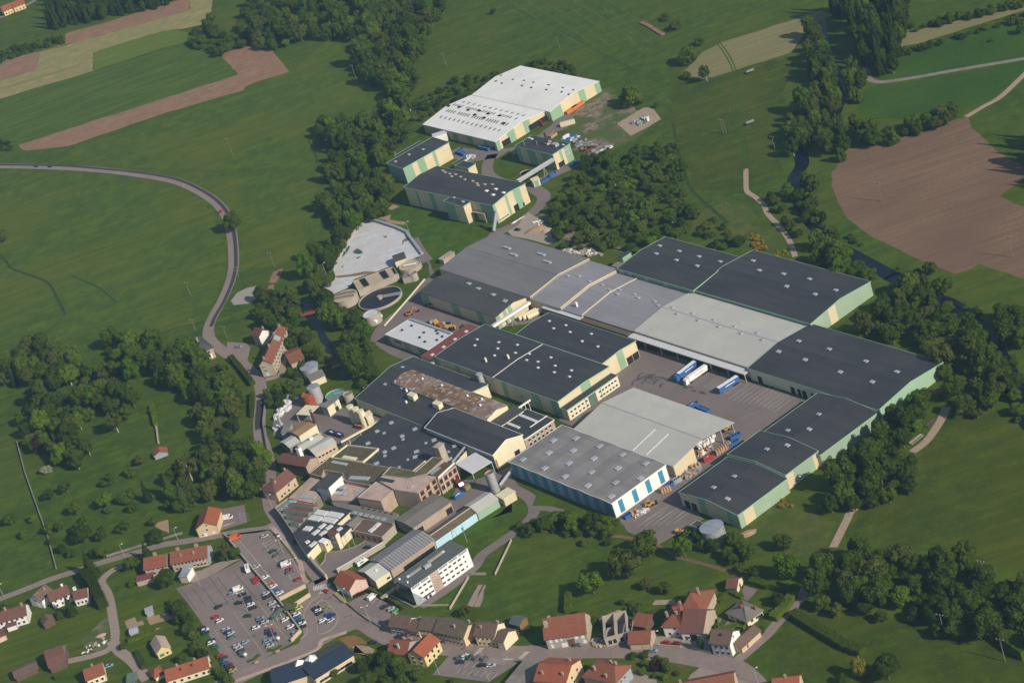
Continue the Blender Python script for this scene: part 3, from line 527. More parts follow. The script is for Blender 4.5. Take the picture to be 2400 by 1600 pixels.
# ------------------------------------------------------------------ builders for buildings
AZ = R(-59.8)                                        # heading of the long sides of the main works
def interp(prof, t):
    if t <= prof[0][0]: a, b = prof[0], prof[1]
    elif t >= prof[-1][0]: a, b = prof[-2], prof[-1]
    else:
        for a, b in zip(prof, prof[1:]):
            if a[0] <= t <= b[0]: break
    return a[1] + (b[1] - a[1]) * (t - a[0]) / (b[0] - a[0])
def gable(r, at=.5): return [(0, 0), (at, r), (1, 0)]
class Hall: pass
def hall(name, label, cat, A, B, C=None, h=6, D=None, prof=None, roof='roof_dark', wall='cream', axis='u', az=None, over=.3, thick=.3,
         stripes={}, wins={}, sky=[], trim=None, hip=None, open_='', posts=0, chim=[], group=None, skym='skylight', z0=0, wmat=None, ridge=None, roofname='roof'):
    a, b = G(A, h), G(B, h)
    u = (Vector((math.cos(az), math.sin(az), 0)) if az is not None else Vector((b.x - a.x, b.y - a.y, 0)).normalized())
    v = Vector((-u.y, u.x, 0)); L = (b - a).dot(u)
    if C is None: W = (G(D, h) - a).dot(v)
    elif isinstance(C, (int, float)): W = C
    else: W = (G(C, h) - b).dot(v)
    o = b - u * L; o.z = 0
    if az is None: o = Vector((a.x, a.y, 0))
    E = thing(name, label, cat, o, math.atan2(u.y, u.x), group)
    H = Hall(); H.e, H.L, H.W, H.h = E, L, W, h
    if prof is None: prof = [(0, 0), (1, 0)]
    if hip: prof = [(0, 0), (1, 0)]
    def top(x, y): return h + interp(prof, (y / W) if axis == 'u' else (x / L))
    H.top = top
    def side(s):
        if s == 'a': return L, lambda d, off: (d, -off)
        if s == 'b': return W, lambda d, off: (L + off, d)
        if s == 'c': return L, lambda d, off: (L - d, W + off)
        return W, lambda d, off: (-off, W - d)
    def breaks(s, d0, d1):
        ln, f = side(s); out = [d0, d1]
        for t, _ in prof[1:-1]:
            if axis == 'u' and s in 'bd': q = t * W if s == 'b' else W - t * W
            elif axis == 'v' and s in 'ac': q = t * L if s == 'a' else L - t * L
            else: continue
            if d0 < q < d1: out.append(q)
        return sorted(out)
    def panel(s, d0, d1, o0, o1, zb=0.0, drop=0.0, zt=None):
        ln, f = side(s); D_ = breaks(s, d0, d1); V = []; n = len(D_)
        for off in (o0, o1):
            for d in D_: x, y = f(d, off); V.append((x, y, zb))
            for d in D_:
                x, y = f(d, off); x2, y2 = f(d, 0); V.append((x, y, (top(x2, y2) - drop) if zt is None else zt))
        Fc = []
        for q in (0, 2 * n): Fc += [(q + k, q + k + 1, q + n + k + 1, q + n + k) for k in range(n - 1)]
        q = 2 * n
        Fc += [(n + k, n + k + 1, q + n + k + 1, q + n + k) for k in range(n - 1)]
        Fc += [(0, n, q + n, q), (n - 1, q + n - 1, q + 2 * n - 1, 2 * n - 1)]
        return V, Fc
    for s in 'abcd':
        if s in open_: continue
        ln, f = side(s)
        inset = .25 if s in 'ac' else 0
        ob('wall', mesh('wall', *panel(s, 0, ln, -.25, 0, z0, .05)), (wmat or {}).get(s, wall), E)
    H.panel = panel
    for s, lst in stripes.items():
        ln, f = side(s)
        for q in lst:
            d0, d1, mt = q[:3]; zb = q[3] if len(q) > 3 else 0.0; zt = q[4] if len(q) > 4 else None
            ob('wall_panel', mesh('wall_panel', *panel(s, d0 * ln, d1 * ln, -.02, .07, zb, .12, zt)), mt, E)
    for s, lst in wins.items():
        ln, f = side(s)
        for q in lst:
            fd, zb, ww, hh = q[:4]; mt = q[4] if len(q) > 4 else 'glass'; nm = q[5] if len(q) > 5 else 'window'
            d = fd * ln
            p = ob(nm, mesh(nm, *panel(s, d - ww / 2, d + ww / 2, -.02, .10, zb, 0, zb + hh)), mt, E)
            if nm == 'window':
                fm = 'white' if mt != 'dark' else 'concrete'
                ob('sill', mesh('sill', *panel(s, d - ww / 2 - .12, d + ww / 2 + .12, -.02, .16, zb - .14, 0, zb)), fm, p)
                ob('lintel', mesh('lintel', *panel(s, d - ww / 2 - .12, d + ww / 2 + .12, -.02, .13, zb + hh, 0, zb + hh + .12)), fm, p)
    # roof
    if hip:
        d0, d1, rise = hip; y2 = W / 2; ov = over + .2
        sl = rise / (W / 2); e = h - sl * ov * .6
        V = [(-ov, -ov, e), (L + ov, -ov, e), (L + ov, W + ov, e), (-ov, W + ov, e), (d0 if d0 > 0 else -ov, y2, h + rise), (L - d1 if d1 > 0 else L + ov, y2, h + rise)]
        V += [(x, y, z - thick) for x, y, z in V[:4]]
        Fc = [(0, 1, 5, 4), (1, 2, 5), (2, 3, 4, 5), (3, 0, 4), (6, 7, 1, 0), (7, 8, 2, 1), (8, 9, 3, 2), (9, 6, 0, 3), (9, 8, 7, 6)]
        rf = ob(roofname, mesh('roof', V, Fc), roof, E)
        def rz(x, y): return h + max(0, rise * (1 - abs(y - y2) / y2))
    else:
        Ln, Wd = (L, W) if axis == 'u' else (W, L)
        T = [(-over, interp(prof, -over / Wd))] + [(t * Wd, z) for t, z in prof] + [(Wd + over, interp(prof, 1 + over / Wd))]
        if prof[0][0] == 0 and len(prof) == 2 and prof[0][1] == prof[1][1] == 0: T = [(-over, 0), (Wd + over, 0)]
        V = []
        for s_ in (-over, Ln + over):
            for dz in (0, thick):
                for t, z in T:
                    V.append((s_, t, h + z + dz) if axis == 'u' else (t, s_, h + z + dz))
        n = len(T); Fc = []
        for k in range(n - 1):
            Fc += [(n + k, n + k + 1, 3 * n + k + 1, 3 * n + k), (k, 2 * n + k, 2 * n + k + 1, k + 1),
                   (k, k + 1, n + k + 1, n + k), (2 * n + k, 3 * n + k, 3 * n + k + 1, 2 * n + k + 1)]
        Fc += [(0, n, 3 * n, 2 * n), (n - 1, 3 * n - 1, 4 * n - 1, 2 * n - 1)]
        rf = ob(roofname, mesh('roof', V, Fc), roof, E)
        def rz(x, y): return top(x, y) + thick
        if trim:
            for s in 'abcd':
                ln, f = side(s); D_ = breaks(s, -over, ln + over); vf = []
                for d0, d1 in zip(D_, D_[1:]):
                    P = []
                    for d in (d0, d1):
                        x, y = f(d, over); x2, y2 = f(min(max(d, 0), ln), 0)
                        dd = d if axis == ('u' if s in 'bd' else 'v') else min(max(d, 0), ln)
                        x3, y3 = f(dd, over if axis == ('v' if s in 'bd' else 'u') else 0)
                        P.append((x, y, h + interp(prof, (y3 / W) if axis == 'u' else (x3 / L)) + thick * .6))
                    vf.append(beam(P[0], P[1], .22, .5))
                ob('trim', mesh('trim', *join(*vf)), trim, E)
        if ridge:
            q = interp(prof, .5) if len(prof) > 2 else 0
            yb = Wd * (prof[1][0] if len(prof) > 2 else .5)
            pa, pb = ((0, yb), (Ln, yb)) if axis == 'u' else ((yb, 0), (yb, Ln))
            ob('ridge_cap', mesh('ridge_cap', *beam((*pa, rz(*pa)), (*pb, rz(*pb)), .7, .2)), ridge, E)
    H.roof, H.rz = rf, rz
    for q in sky:
        if isinstance(q[0], str):
            zz = top(L / 2, W / 2) + q[1]; wp = G(q[0], zz) - o; q = (Vector((wp.x, wp.y, 0)).dot(u) / L, Vector((wp.x, wp.y, 0)).dot(v) / W) + tuple(q[2:])
        fx, fy = q[:2]; lx, ly = (q[2], q[3]) if len(q) > 3 else (2.2, 1.6); hh = q[4] if len(q) > 4 else .55; mt = q[5] if len(q) > 5 else skym; nm = q[6] if len(q) > 6 else 'skylight'
        if lx < 0: lx = -lx * L
        if ly < 0: ly = -ly * W
        x, y = fx * L, fy * W; z = rz(x, y)
        dzx = (rz(min(x + lx / 2, L), y) - rz(max(x - lx / 2, 0), y)) / lx; dzy = (rz(x, min(y + ly / 2, W)) - rz(x, max(y - ly / 2, 0))) / ly
        v_, f_ = boxv(x - lx / 2, y - ly / 2, -.3, x + lx / 2, y + ly / 2, hh)
        v_ = [(X, Y, Z + z + (X - x) * dzx + (Y - y) * dzy) for X, Y, Z in v_]
        ob(nm, mesh(nm, v_, f_), mt, rf)
    for q in chim:
        fx, fy, hh = q[:3]; sz = q[3] if len(q) > 3 else .9; mt = q[4] if len(q) > 4 else 'chimney'
        x, y = fx * L, fy * W; z = rz(min(max(x, 0), L), min(max(y, 0), W))
        v_, f_ = join(boxv(x - sz / 2, y - sz / 2, z - 1.5, x + sz / 2, y + sz / 2, z + hh), boxv(x - sz / 2 - .12, y - sz / 2 - .12, z + hh, x + sz / 2 + .12, y + sz / 2 + .12, z + hh + .15))
        ob('chimney', mesh('chimney', v_, f_), mt, rf)
    if posts:
        for x in [L * k / (posts - 1) for k in range(posts)]:
            for y in (0, W):
                x_ = min(max(x, .2), L - .2); y_ = min(max(y, .2), W - .2)
                v_, f_ = boxv(x_ - .2, y_ - .2, 0, x_ + .2, y_ + .2, top(x_, y_)); ob('post', mesh('post', v_, f_), 'galv', E)
    return H
def block(name, label, cat, poly, h, roof='roof_dark', wall='concrete', sky=[], parapet=None, group=None, ph=.4):
    """building with a flat roof of any outline; poly is measured at roof level"""
    P = [G(q, h) for s in (poly if isinstance(poly, list) else [poly]) for q in pts(s)]
    o = Vector((min(p.x for p in P), min(p.y for p in P), 0)); P = [(p.x - o.x, p.y - o.y) for p in P]
    ar = sum(P[k][0] * P[(k + 1) % len(P)][1] - P[(k + 1) % len(P)][0] * P[k][1] for k in range(len(P)))
    if ar < 0: P = P[::-1]
    E = thing(name, label, cat, o, 0, group); n = len(P)
    V = [(x, y, 0) for x, y in P] + [(x, y, h - .12) for x, y in P]
    ob('wall', mesh('wall', V, [(k, (k + 1) % n, n + (k + 1) % n, n + k) for k in range(n)]), wall, E)
    V = [(x, y, h - .25) for x, y in P] + [(x, y, h) for x, y in P]
    rf = ob('roof', mesh('roof', V, [tuple(range(n, 2 * n)), tuple(range(n - 1, -1, -1))] + [(k, (k + 1) % n, n + (k + 1) % n, n + k) for k in range(n)]), roof, E)
    if parapet:
        vf = []
        for k in range(n):
            p, q = Vector((*P[k], h + ph / 2)), Vector((*P[(k + 1) % n], h + ph / 2)); d = (q - p).normalized() * .15
            vf.append(beam(p - d, q + d, .35, ph + .1 + .004 * (k % 2)))
        ob('parapet', mesh('parapet', *join(*vf)), parapet, E)
    for q in sky:                                     # (frame point, frame point, width m, height, material)
        a, b = G(q[0], h) - o, G(q[1], h) - o; hh = q[3] if len(q) > 3 else .5; mt = q[4] if len(q) > 4 else 'skylight'
        v_, f_ = beam((a.x, a.y, h + hh / 2 - .1), (b.x, b.y, h + hh / 2 - .1), q[2], hh + .2)
        ob('skylight', mesh('skylight', v_, f_), mt, rf)
    return E
def tank(name, label, c, rpx, h, wall='steel', top='roof_bluegrey', kind='roof', cat='tank', n=36, lip=.25, parts=True):
    c = pt(c); r = rpx * mpp(c, h); g = G(c, h); E = thing(name, label, cat, (g.x, g.y, 0))
    v, f = cyl(r, r, 0, h, n, False); vi, fi = cyl(r - lip, r - lip, h - .9 if kind != 'roof' else h - .3, h, n, False)
    ring = [(k, (k + 1) % n, 3 * n + (k + 1) % n, 3 * n + k) for k in range(n)]
    V, Fc = join((v, f), (vi, fi)); Fc += [(n + k, n + (k + 1) % n, 3 * n + (k + 1) % n, 3 * n + k) for k in range(n)]
    ob('shell', mesh('shell', V, Fc, False), wall, E)
    if kind == 'roof':
        vv = [(r * 1.02 * math.cos(2 * math.pi * k / n), r * 1.02 * math.sin(2 * math.pi * k / n), h + .05) for k in range(n)] + [(0, 0, h + r * .07)]
        ob('roof', mesh('roof', vv, [(k, (k + 1) % n, n) for k in range(n)]), top, E)
        if parts:
            for q in range(2):
                d = Vector((math.cos(2.2 + q * math.pi), math.sin(2.2 + q * math.pi), 0))
                ob('roof_seam', mesh('roof_seam', *beam(Vector((0, 0, h + r * .07 + .1)), d * r + Vector((0, 0, h + .15)), .5, .25)), 'slate_wall', E)
    elif kind == 'open':
        zz = h - .6
        vv = [((r - lip) * math.cos(2 * math.pi * k / n), (r - lip) * math.sin(2 * math.pi * k / n), zz) for k in range(n)]
        ob('surface', mesh('surface', vv, [tuple(range(n))]), top, E)
    E['r'] = r
    return E, r
def wallline(name, label, poly, wd, h, mat, cat='wall', smooth=False, cap=None):
    P = line(poly, smooth); o = P[0].copy(); Q = [p - o for p in P]
    v, f = ribbonv(Q, wd, 0, h)
    e = tag(ob(name, mesh(name, v, f), mat, None, (o.x, o.y, 0)), label, cat)
    if cap: ob('coping', mesh('coping', *ribbonv(Q, wd + .15, h, h + .12)), cap, e)
    return e
def grid(n, zs, w, h, f0=.08, f1=.92, mat='glass'):
    return [(f0 + (f1 - f0) * (k + .5) / n, z, w, h, mat) for k in range(n) for z in zs]
def rows(us, vs, **kw): return [(x, y) for y in vs for x in us]
# ------------------------------------------------------------------ the works: large halls
GR = 'green_trim'
def st(*q): return [(q[k], q[k + 1], 'green') for k in range(0, len(q), 2)]
hall('warehouse', 'flat-roofed warehouse with white gable wall and vertical blue stripes', 'warehouse', '0 1194 1082', '0 1433.4 1180.1', '0 1559.7 1089.5', 8.8, az=AZ,
     roof='roof_felt', wall='white_wall', wmat={'a': 'slate_wall'}, trim='white_wall', axis='v',
     prof=[(0, 0), (.1, .5), (.2, 0), (.3, .5), (.4, 0), (.5, .5), (.6, 0), (.7, .5), (.8, 0), (.9, .5), (1, 0)],
     stripes={'b': [(.10, .18, 'blue_panel', .8, 8.0), (.355, .435, 'blue_panel', .8, 8.0), (.60, .68, 'blue_panel', .8, 8.0), (.84, .92, 'blue_panel', .8, 8.0)],
              'a': [(x, x + .05, 'blue_panel', .5, 8.2) for x in (.02, .12, .22, .32, .42, .52, .62, .72, .82, .92)]},
     sky=[(x, y, 2.6, 3.4) for x, y in ((.08, .12), (.30, .12), (.50, .12), (.72, .12), (.95, .10), (.18, .42), (.40, .38), (.62, .38), (.86, .36), (.10, .66), (.32, .62), (.52, .62), (.75, .62), (.97, .60), (.22, .86), (.44, .88), (.66, .88), (.88, .88))])
H = hall('canopy_hall', 'open storage hall with pale grey pitched roof and cream end wall', 'hall', 'K 575 805', 'K 1480 1145', 'K 2035 750', 7.1, az=AZ, prof=gable(3.3), roof='roof_light',
     wall='cream', open_='bc', over=.5, stripes={'b': [(0, .345, 'cream')]}, ridge='galv',
     sky=[(.60, .20, .9, 17, .25, 'skylight_white'), (.73, .20, .9, 17, .25, 'skylight_white')])
for fx, fy in ((.99, .99), (.99, .62), (.66, .99), (.33, .99), (.99, .8)):
    x, y = fx * H.L, fy * H.W; box('post', (x - .25, y - .25, 0, x + .25, y + .25, H.top(x, y)), 'galv', H.e)
ob('end_wall', mesh('end_wall', *H.panel('b', 0, H.W * .345, -.25, .0, 0, .05)), 'cream', H.e)
hall('factory_hall', 'tall dark-roofed hall with white roof seam behind the office annex', 'hall', 'l 905 1030', 'K 420 555', 'K 885 235', 10.4, az=AZ, prof=gable(.9), trim=GR,
     stripes={'a': st(.0, .025, .165, .195, .36, .385, .545, .585, .79, .85, .94, 1), 'b': st(.44, .62)},
     sky=[(x, y, 1.6, 1.3, .45, 'skylight_white') for x, y in ((.10, .62), (.14, .48), (.24, .72), (.29, .58), (.33, .42), (.36, .80), (.42, .62), (.50, .70), (.54, .55), (.61, .60), (.66, .48), (.64, .78), (.73, .64), (.78, .50), (.85, .66), (.89, .52))] +
         [(.485, .25, .5, -.5, .15, 'white_wall', 'roof_seam'), (.485, .75, .5, -.5, .15, 'white_wall', 'roof_seam'), (.33, .25, 1.0, 1.0, 2.6, 'cream2', 'roof_fan'), (.43, .46, 1.0, 1.0, 2.6, 'cream2', 'roof_fan')],
     wins={'a': [(.06, 5.5, 1.2, 1.0), (.10, 3.2, 1.2, 1.0), (.14, 6.0, 1.2, 1.0), (.22, 2.2, 2.5, 2.4, 'dark', 'door'), (.44, 4.5, 1.2, 1.2), (.70, 4.5, 1.2, 1.2)]})
H = hall('factory_hall', 'dark-roofed hall with cream end wall and two loading doors on the yard', 'hall', 'G 40 1505', 'K 830 205', 'K 1145 2', 10.5, az=AZ, prof=gable(.9), trim=GR,
     stripes={'b': [(.41, .60, 'green')]}, sky=[(x, y, 1.6, 1.3, .45, 'skylight_white') for x, y in ((.12, .72), (.30, .76), (.25, .52), (.42, .58), (.62, .42), (.80, .42), (.60, .75))],
     wins={'b': [(.72, .2, 4.2, 4.4, 'dark', 'door'), (.90, .2, 4.2, 4.4, 'dark', 'door')]})
H = hall('office_annex', 'low cream office annex with small windows along the dark hall', 'annex', 'K 505 637', 'K 968 316', 5.5, 6.4, trim=GR, roof='roof_dark', wall='cream2', over=.15,
     wins={'a': grid(5, (1.2, 4.0), 1.4, 1.1, .03, .40) + [(.48, 0, 5.5, 6.1, 'glass_green', 'glazed_entrance')] + grid(6, (1.2, 4.0), 1.4, 1.1, .60, .97)},
     stripes={'a': [(.34, .36, 'green'), (.64, .66, 'green')]})
# long spine of halls, from the far end to the near end
ek = dict(az=AZ, prof=gable(2.4))
hall('factory_hall', 'long mid-grey roofed hall with four skylight banks and cream edge', 'hall', 'F 1690 900', 'G 170 1170', 'G 710 815', 7.6, roof='roof_grey', **ek, ridge='roof_grey', trim=None,
     sky=[(x, y, a, 1.8, .8, 'skylight', 'skylight') for x, y, a in ((.30, .72, 6.5), (.44, .62, 6.5), (.62, .80, 7), (.76, .68, 7))] + [(.997, .25, .5, -.5, .45, 'cream', 'edge_trim'), (.997, .75, .5, -.5, .45, 'cream', 'edge_trim')])
hall('factory_hall', 'narrow violet-grey roof bay next to the four-skylight hall', 'hall', 'G 172 1172', 'G 450 1270', 'G 985 912', 6.9, roof='roof_violet', **ek,
     sky=[(.45, .62, 2.4, 1.6), (.85, .58, 2.4, 1.6), (.2, .56, 2.4, 1.6), (.985, .25, .7, -.5, .5, 'cream', 'edge_trim'), (.985, .75, .7, -.5, .5, 'cream', 'edge_trim')])
hall('factory_hall', 'narrowest violet-grey roof bay between two cream roof edges', 'hall', 'G 452 1272', 'G 645 1335', 'G 1170 985', 6.0, roof='roof_violet', **ek,
     sky=[(.30, .62, 2.4, 1.4), (.85, .55, 2.4, 1.4), (.98, .25, .6, -.5, .4, 'cream', 'edge_trim'), (.98, .75, .6, -.5, .4, 'cream', 'edge_trim'), (.45, .12, 1.1, 1.1, 2.8, 'white', 'roof_fan')])
hall('factory_hall', 'violet-grey roof bay adjoining the pale cream-white roof', 'hall', 'G 648 1337', 'G 1110 1475', 'G 1650 1115', 5.8, roof='roof_violet', **ek,
     sky=[(.05, .60, 2.4, 1.4), (.12, .50, 2.4, 1.4), (.35, .60, 2.4, 1.4), (.48, .55, 2.8, 1.6), (.78, .58, 2.4, 1.4), (.92, .52, 2.4, 1.4)])
hall('factory_hall', 'pale cream-white roofed hall above the long loading canopy', 'hall', 'G 1118 1477', 'K 2175 240', 'H 362 1415', 6.5, roof='roof_light', **ek, ridge='galv',
     sky=[(x, y, 2.2, 1.5, .5, 'skylight') for x, y in ((.06, .55), (.15, .46), (.24, .55), (.34, .46), (.43, .55), (.52, .46), (.61, .55), (.71, .46), (.80, .55), (.89, .46))])
H = hall('factory_hall', 'largest dark-roofed hall with pale green gable above riverside trees', 'hall', 'K 2178 243', 'L 1015 632', 'L 1595 192', 7.0, roof='roof_dark', wall='cream2', **ek, trim=GR,
     wmat={'b': 'mint'}, sky=[(x, y, 2.6, 2.0) for x, y in ((.28, .36), (.33, .64), (.56, .34), (.62, .62), (.80, .34), (.86, .60), (.10, .62), (.07, .36))],
     wins={'a': [(.08, .1, 3.2, 4, 'dark', 'door'), (.34, .1, 3.0, 4, 'dark', 'door'), (.39, .1, 2.4, 4, 'dark', 'door'), (.43, .1, 3.0, 4, 'dark', 'door'), (.50, .1, 3.0, 4, 'dark', 'door')]})
hall('loading_canopy', 'long white flat loading canopy along the yard in front of dock doors', 'canopy', 'G 1080 1522', 'K 2135 308', 'K 2168 262', 5.0, az=AZ, roof='roof_white2', open_='abcd', over=.1, thick=.5, posts=8)
hall('link_roof', 'narrow white roof strip between violet roofs and dark hall', 'roof', 'G 275 1258', 'G 618 1372', 6, 5.2, az=AZ, roof='roof_white2', wall='concrete_dark', over=.1)
hall('link_roof', 'narrow brown weathered roof strip between violet roofs and dark hall', 'roof', 'G 622 1374', 'G 1080 1522', 6.5, 5.0, az=AZ, roof='roof_olive', wall='concrete_dark', over=.1)
hall('factory_hall', 'dark hall with seven roof skylights and green wall beside scrub wood', 'hall', 'G 985 892', 'G 1665 1105', 'G 2085 797', 8.8, az=AZ, prof=gable(1.6), trim=GR, wall='green',
     sky=[(x, y, 2.5, 1.8) for x, y in ((.10, .74), (.20, .52), (.36, .74), (.48, .50), (.62, .74), (.75, .50), (.88, .76))],
     stripes={'a': [(.02, .07, 'cream'), (.14, .18, 'cream'), (.36, .40, 'cream'), (.62, .66, 'cream')]})
hall('factory_hall', 'dark hall with pale green gable and cream strip nearest the river bend', 'hall', 'G 1667 1107', 'H 390 1410', 'H 940 1022', 8.4, az=AZ, prof=gable(2.4), trim=GR, wmat={'b': 'mint'}, wall='green',
     stripes={'b': [(.29, .41, 'cream')]}, sky=[(x, y, 2.6, 1.9) for x, y in ((.12, .78), (.26, .62), (.44, .68), (.58, .46), (.64, .72), (.82, .46), (.90, .64))])
hall('plant_room', 'small green flat-roofed plant room on the corner of dark hall', 'shed', 'G 920 875', 'G 985 895', 'G 1040 830', 7.0, az=AZ, wall='green', roof='concrete_dark')
hall('plant_room', 'tall green roof plant box standing behind the dark hall edge', 'shed', 'G 980 790', 'G 1012 800', 'G 1085 745', 10.5, az=AZ, wall='green', roof='roof_dark')
sv = dict(az=AZ, axis='v', trim=GR, wmat={'b': 'mint'})
hall('factory_hall', 'dark hall with three skylights joining the largest hall at the yard corner', 'hall', '0 1792 1012', 'L 478 1047', 'L 1012 655', 7.3, prof=gable(2.2), **sv, sky=[(x, y, 2.5, 1.9) for x, y in ((.42, .60), (.55, .30), (.30, .18))])
hall('factory_hall', 'middle dark hall of the stepped row along the riverside trees', 'hall', '0 1703.8 1066.6', '0 1840.8 1113.8', '0 1917.3 1057.7', 8.3, prof=gable(2.2), **sv, sky=[(.45, .45, 2.5, 1.9), (.62, .78, 2.5, 1.9)],
     stripes={'b': [(.0, .22, 'cream'), (.82, 1, 'cream')]})
hall('factory_hall', 'lowest dark hall of the stepped row beside the round steel tank', 'hall', '0 1592.9 1153.3', '0 1729 1207.6', '0 1840.8 1121', 7.8, prof=gable(2.4), **sv,
     sky=[(.38, .28, 2.6, 1.9), (.45, .62, 2.6, 1.9), (.70, .18, 2.6, 1.9)], stripes={'a': [(.33, .45, 'green'), (.80, 1, 'green')], 'b': [(.10, .30, 'cream')]},
     wins={'a': [(.10, .2, 4, 4.2, 'dark', 'door'), (.22, .2, 4, 4.2, 'dark', 'door')]})
tank('storage_tank', 'large round steel tank with blue-grey roof beside the lowest dark hall', 's 1261 625', 28.7, 7.4)
hall('tank_annex', 'small grey annex with pale rim attached to the round steel tank', 'annex', 's 715 592', 's 960 690', 's 1105 575', 4.6, wall='slate_wall', roof='roof_slate2', trim=GR)
# between the river and the halls
hall('factory_hall', 'low dark-grey hall with green wall stripes facing the long kerb', 'hall', 'F 1505 1112', 'l 1835 417', 'G 160 1176', 8.2, az=AZ, prof=gable(2.0, .62), roof='roof_slate2', trim=None,
     stripes={'a': st(0, .11, .415, .52, .75, .83), 'b': st(0, .12, .24, .34, .40, .52)}, sky=[(x, y, 3, 2.2) for x, y in ((.36, .78), (.52, .70), (.74, .64), (.92, .56))])
H = hall('workshop', 'flat bright white roofed workshop with dark roof vents and green walls', 'workshop', 'l 160 682', 'l 808 917', 'l 1188 672', 6.2, az=AZ, roof='roof_white2', wall='cream2', trim='white_wall',
     stripes={'a': st(0, .07, .42, .46, .50, .53, .74, .98)}, sky=[(x, y, 1.4, 1.1, .7, 'dark', 'roof_vent') for x, y in ((.20, .72), (.16, .40), (.55, .62), (.70, .86), (.78, .78), (.60, .36), (.92, .72), (.92, .50), (.78, .26))],
     wins={'a': [(.26, 3.2, 7.5, 1.5, 'glass', 'sign_panel')]})
ob('parapet', mesh('parapet', *beam((1, H.W - .6, 6.5), (H.L - .5, H.W - .6, 6.5), 1.6, 1.6)), 'slate_wall', H.e)
hall('link_building', 'narrow maroon roofed link between white workshop and dark hall', 'building', 'l 688 1012', 'l 858 1066', 'l 1556 566', 8.0, roof='roof_maroon', wall='cream2', over=.1, wmat={'a': 'cream2'},
     sky=[(.65, y, 1.7, 2.0, .5, 'skylight_white') for y in (.10, .34, .58, .82)], wins={'a': grid(2, (2, 4.5), 1.3, 1.1)})
# northern group
HN = hall('warehouse', 'northernmost white-roofed warehouse with green and cream gable wall', 'warehouse', 'i 1622 572', 'j 1242 255', '0 1395.2 190', 7.4, prof=gable(2.8), roof='roof_white',
     stripes={'b': st(0, .22, .58, .70, .90, 1)}, sky=[(x, y, 1.5, 1.2, .35, 'dark', 'roof_vent') for x, y in ((.03, .57), (.07, .40), (.22, .52), (.16, .38), (.34, .56), (.40, .42), (.46, .56), (.52, .42), (.64, .58), (.70, .44), (.82, .58), (.88, .46), (.95, .58), (.98, .44))])
vents = []
for fy, n, s0 in ((.24, 14, .10), (.40, 26, .08), (.58, 24, .05), (.72, 12, .08)):
    for k in range(n):
        if n > 20 and k % 6 == 4: continue
        vents.append((s0 + (.9 - s0) * k / (n - 1), fy, .75, 2.4 if n < 20 else 2.8, .3, 'roof_slate2', 'roof_vent'))
vents += [(x, y, 2.2, 1.5, .8, 'dark', 'roof_vent') for x, y in ((.03, .50), (.16, .53), (.30, .51), (.42, .56), (.44, .44), (.56, .53), (.58, .42), (.70, .55), (.86, .40))]
hall('warehouse', 'white-roofed warehouse with rows of small vents and open gable doors', 'warehouse', 'i 715 1115', 'j 242 808', 'j 1160 237', 6.9, prof=gable(2.8), roof='roof_white', stripes={'a': st(.40, .47, .60, .68, .83, 1), 'b': st(0, .07, .23, .37, .55, .67, .95, 1)},
     sky=vents, wins={'b': [(.18, .1, 7, 4.6, 'dark', 'door'), (.81, .1, 17, 4.2, 'dark', 'door')], 'a': [(.95, .1, 2.5, 3, 'dark', 'door')]})
hall('link_building', 'white windowless link block against the vented white-roofed warehouse', 'building', 'i 900 1345', 'i 1148 1262', 5, 6.0, roof='roof_white2', wall='white_wall')
HK = hall('factory_hall', 'tall dark-roofed northern hall with patched skylights and striped walls', 'hall', 'k 340 645', 'k 1555 897', 'k 2065 607', 13.0, prof=gable(1.6), trim=GR,
     stripes={'a': st(.12, .145, .28, .33, .86, 1), 'b': st(0, .07, .37, .44, .62, .82)},
     sky=[(x, y, 2.4, 1.7, .5, 'white') for x, y in ((.80, .40), (.86, .52), (.90, .32), (.97, .45))] + [(x, y, 2.0, 1.6, .5, 'concrete', 'roof_vent') for x, y in ((.13, .86), (.18, .80), (.24, .78), (.30, .80), (.30, .68), (.38, .74), (.46, .66), (.55, .66), (.62, .60), (.66, .52), (.70, .62), (.76, .68))],
     wins={'b': [(.59, 0, 4, 4.5, 'dark', 'door'), (.80, .2, 1.4, 2.4, 'dark', 'door')] + [(x, 1.2, 1.6, .8) for x in (.10, .17, .24, .31)]})
hall('hall_bay', 'projecting bay with cream side wall on the tall northern hall', 'building', 'k 885 837', 'k 1150 908', 'k 1300 830', 12.6, roof='roof_dark', trim=GR, wmat={'a': 'cream'}, stripes={'a': st(0, .5)},
     sky=[(.2, .7, 2.4, 1.6, .5, 'skylight'), (.75, .5, 2.4, 1.6, .5, 'skylight')])
hall('dust_shed', 'open steel filter shed in the corner of the tall northern hall', 'shed', 'k 1285 985', 'k 1430 1010', 5, 6.5, roof='concrete', wall='concrete_dark', open_='a')
hall('factory_hall', 'narrow dark-roofed hall with cream and green striped long wall', 'hall', 'k 100 312', 'k 320 387', 'k 925 20', 11.9, roof='roof_dark', trim=GR, wmat={'a': 'slate_wall'}, stripes={'b': st(0, .19, .30, .45, .63, .69), 'a': st(0, .42)},
     sky=[(.25, .10, 2, 1.6, .5, 'skylight'), (.30, .38, 2, 1.6, .5, 'skylight'), (.5, .62, 2, 1.6, .5, 'skylight')])
hall('hall_annex', 'lower dark-roofed lean-to behind the narrow striped hall', 'annex', 'k 205 212', 'k 250 226', 'k 600 22', 9.4, roof='roof_dark', trim=GR, wall='green')
hall('plant_room', 'small dark-roofed cream block tucked behind the tall northern hall', 'building', 'k 1045 347', 'k 1215 387', 'k 1335 327', 6.4, roof='roof_dark', trim=GR)
hall('plant_room', 'low dark-roofed strip with green edge beside the curved site road', 'building', 'k 1010 320', 'k 1060 334', 'k 1290 275', 5.0, roof='roof_dark', trim=GR)
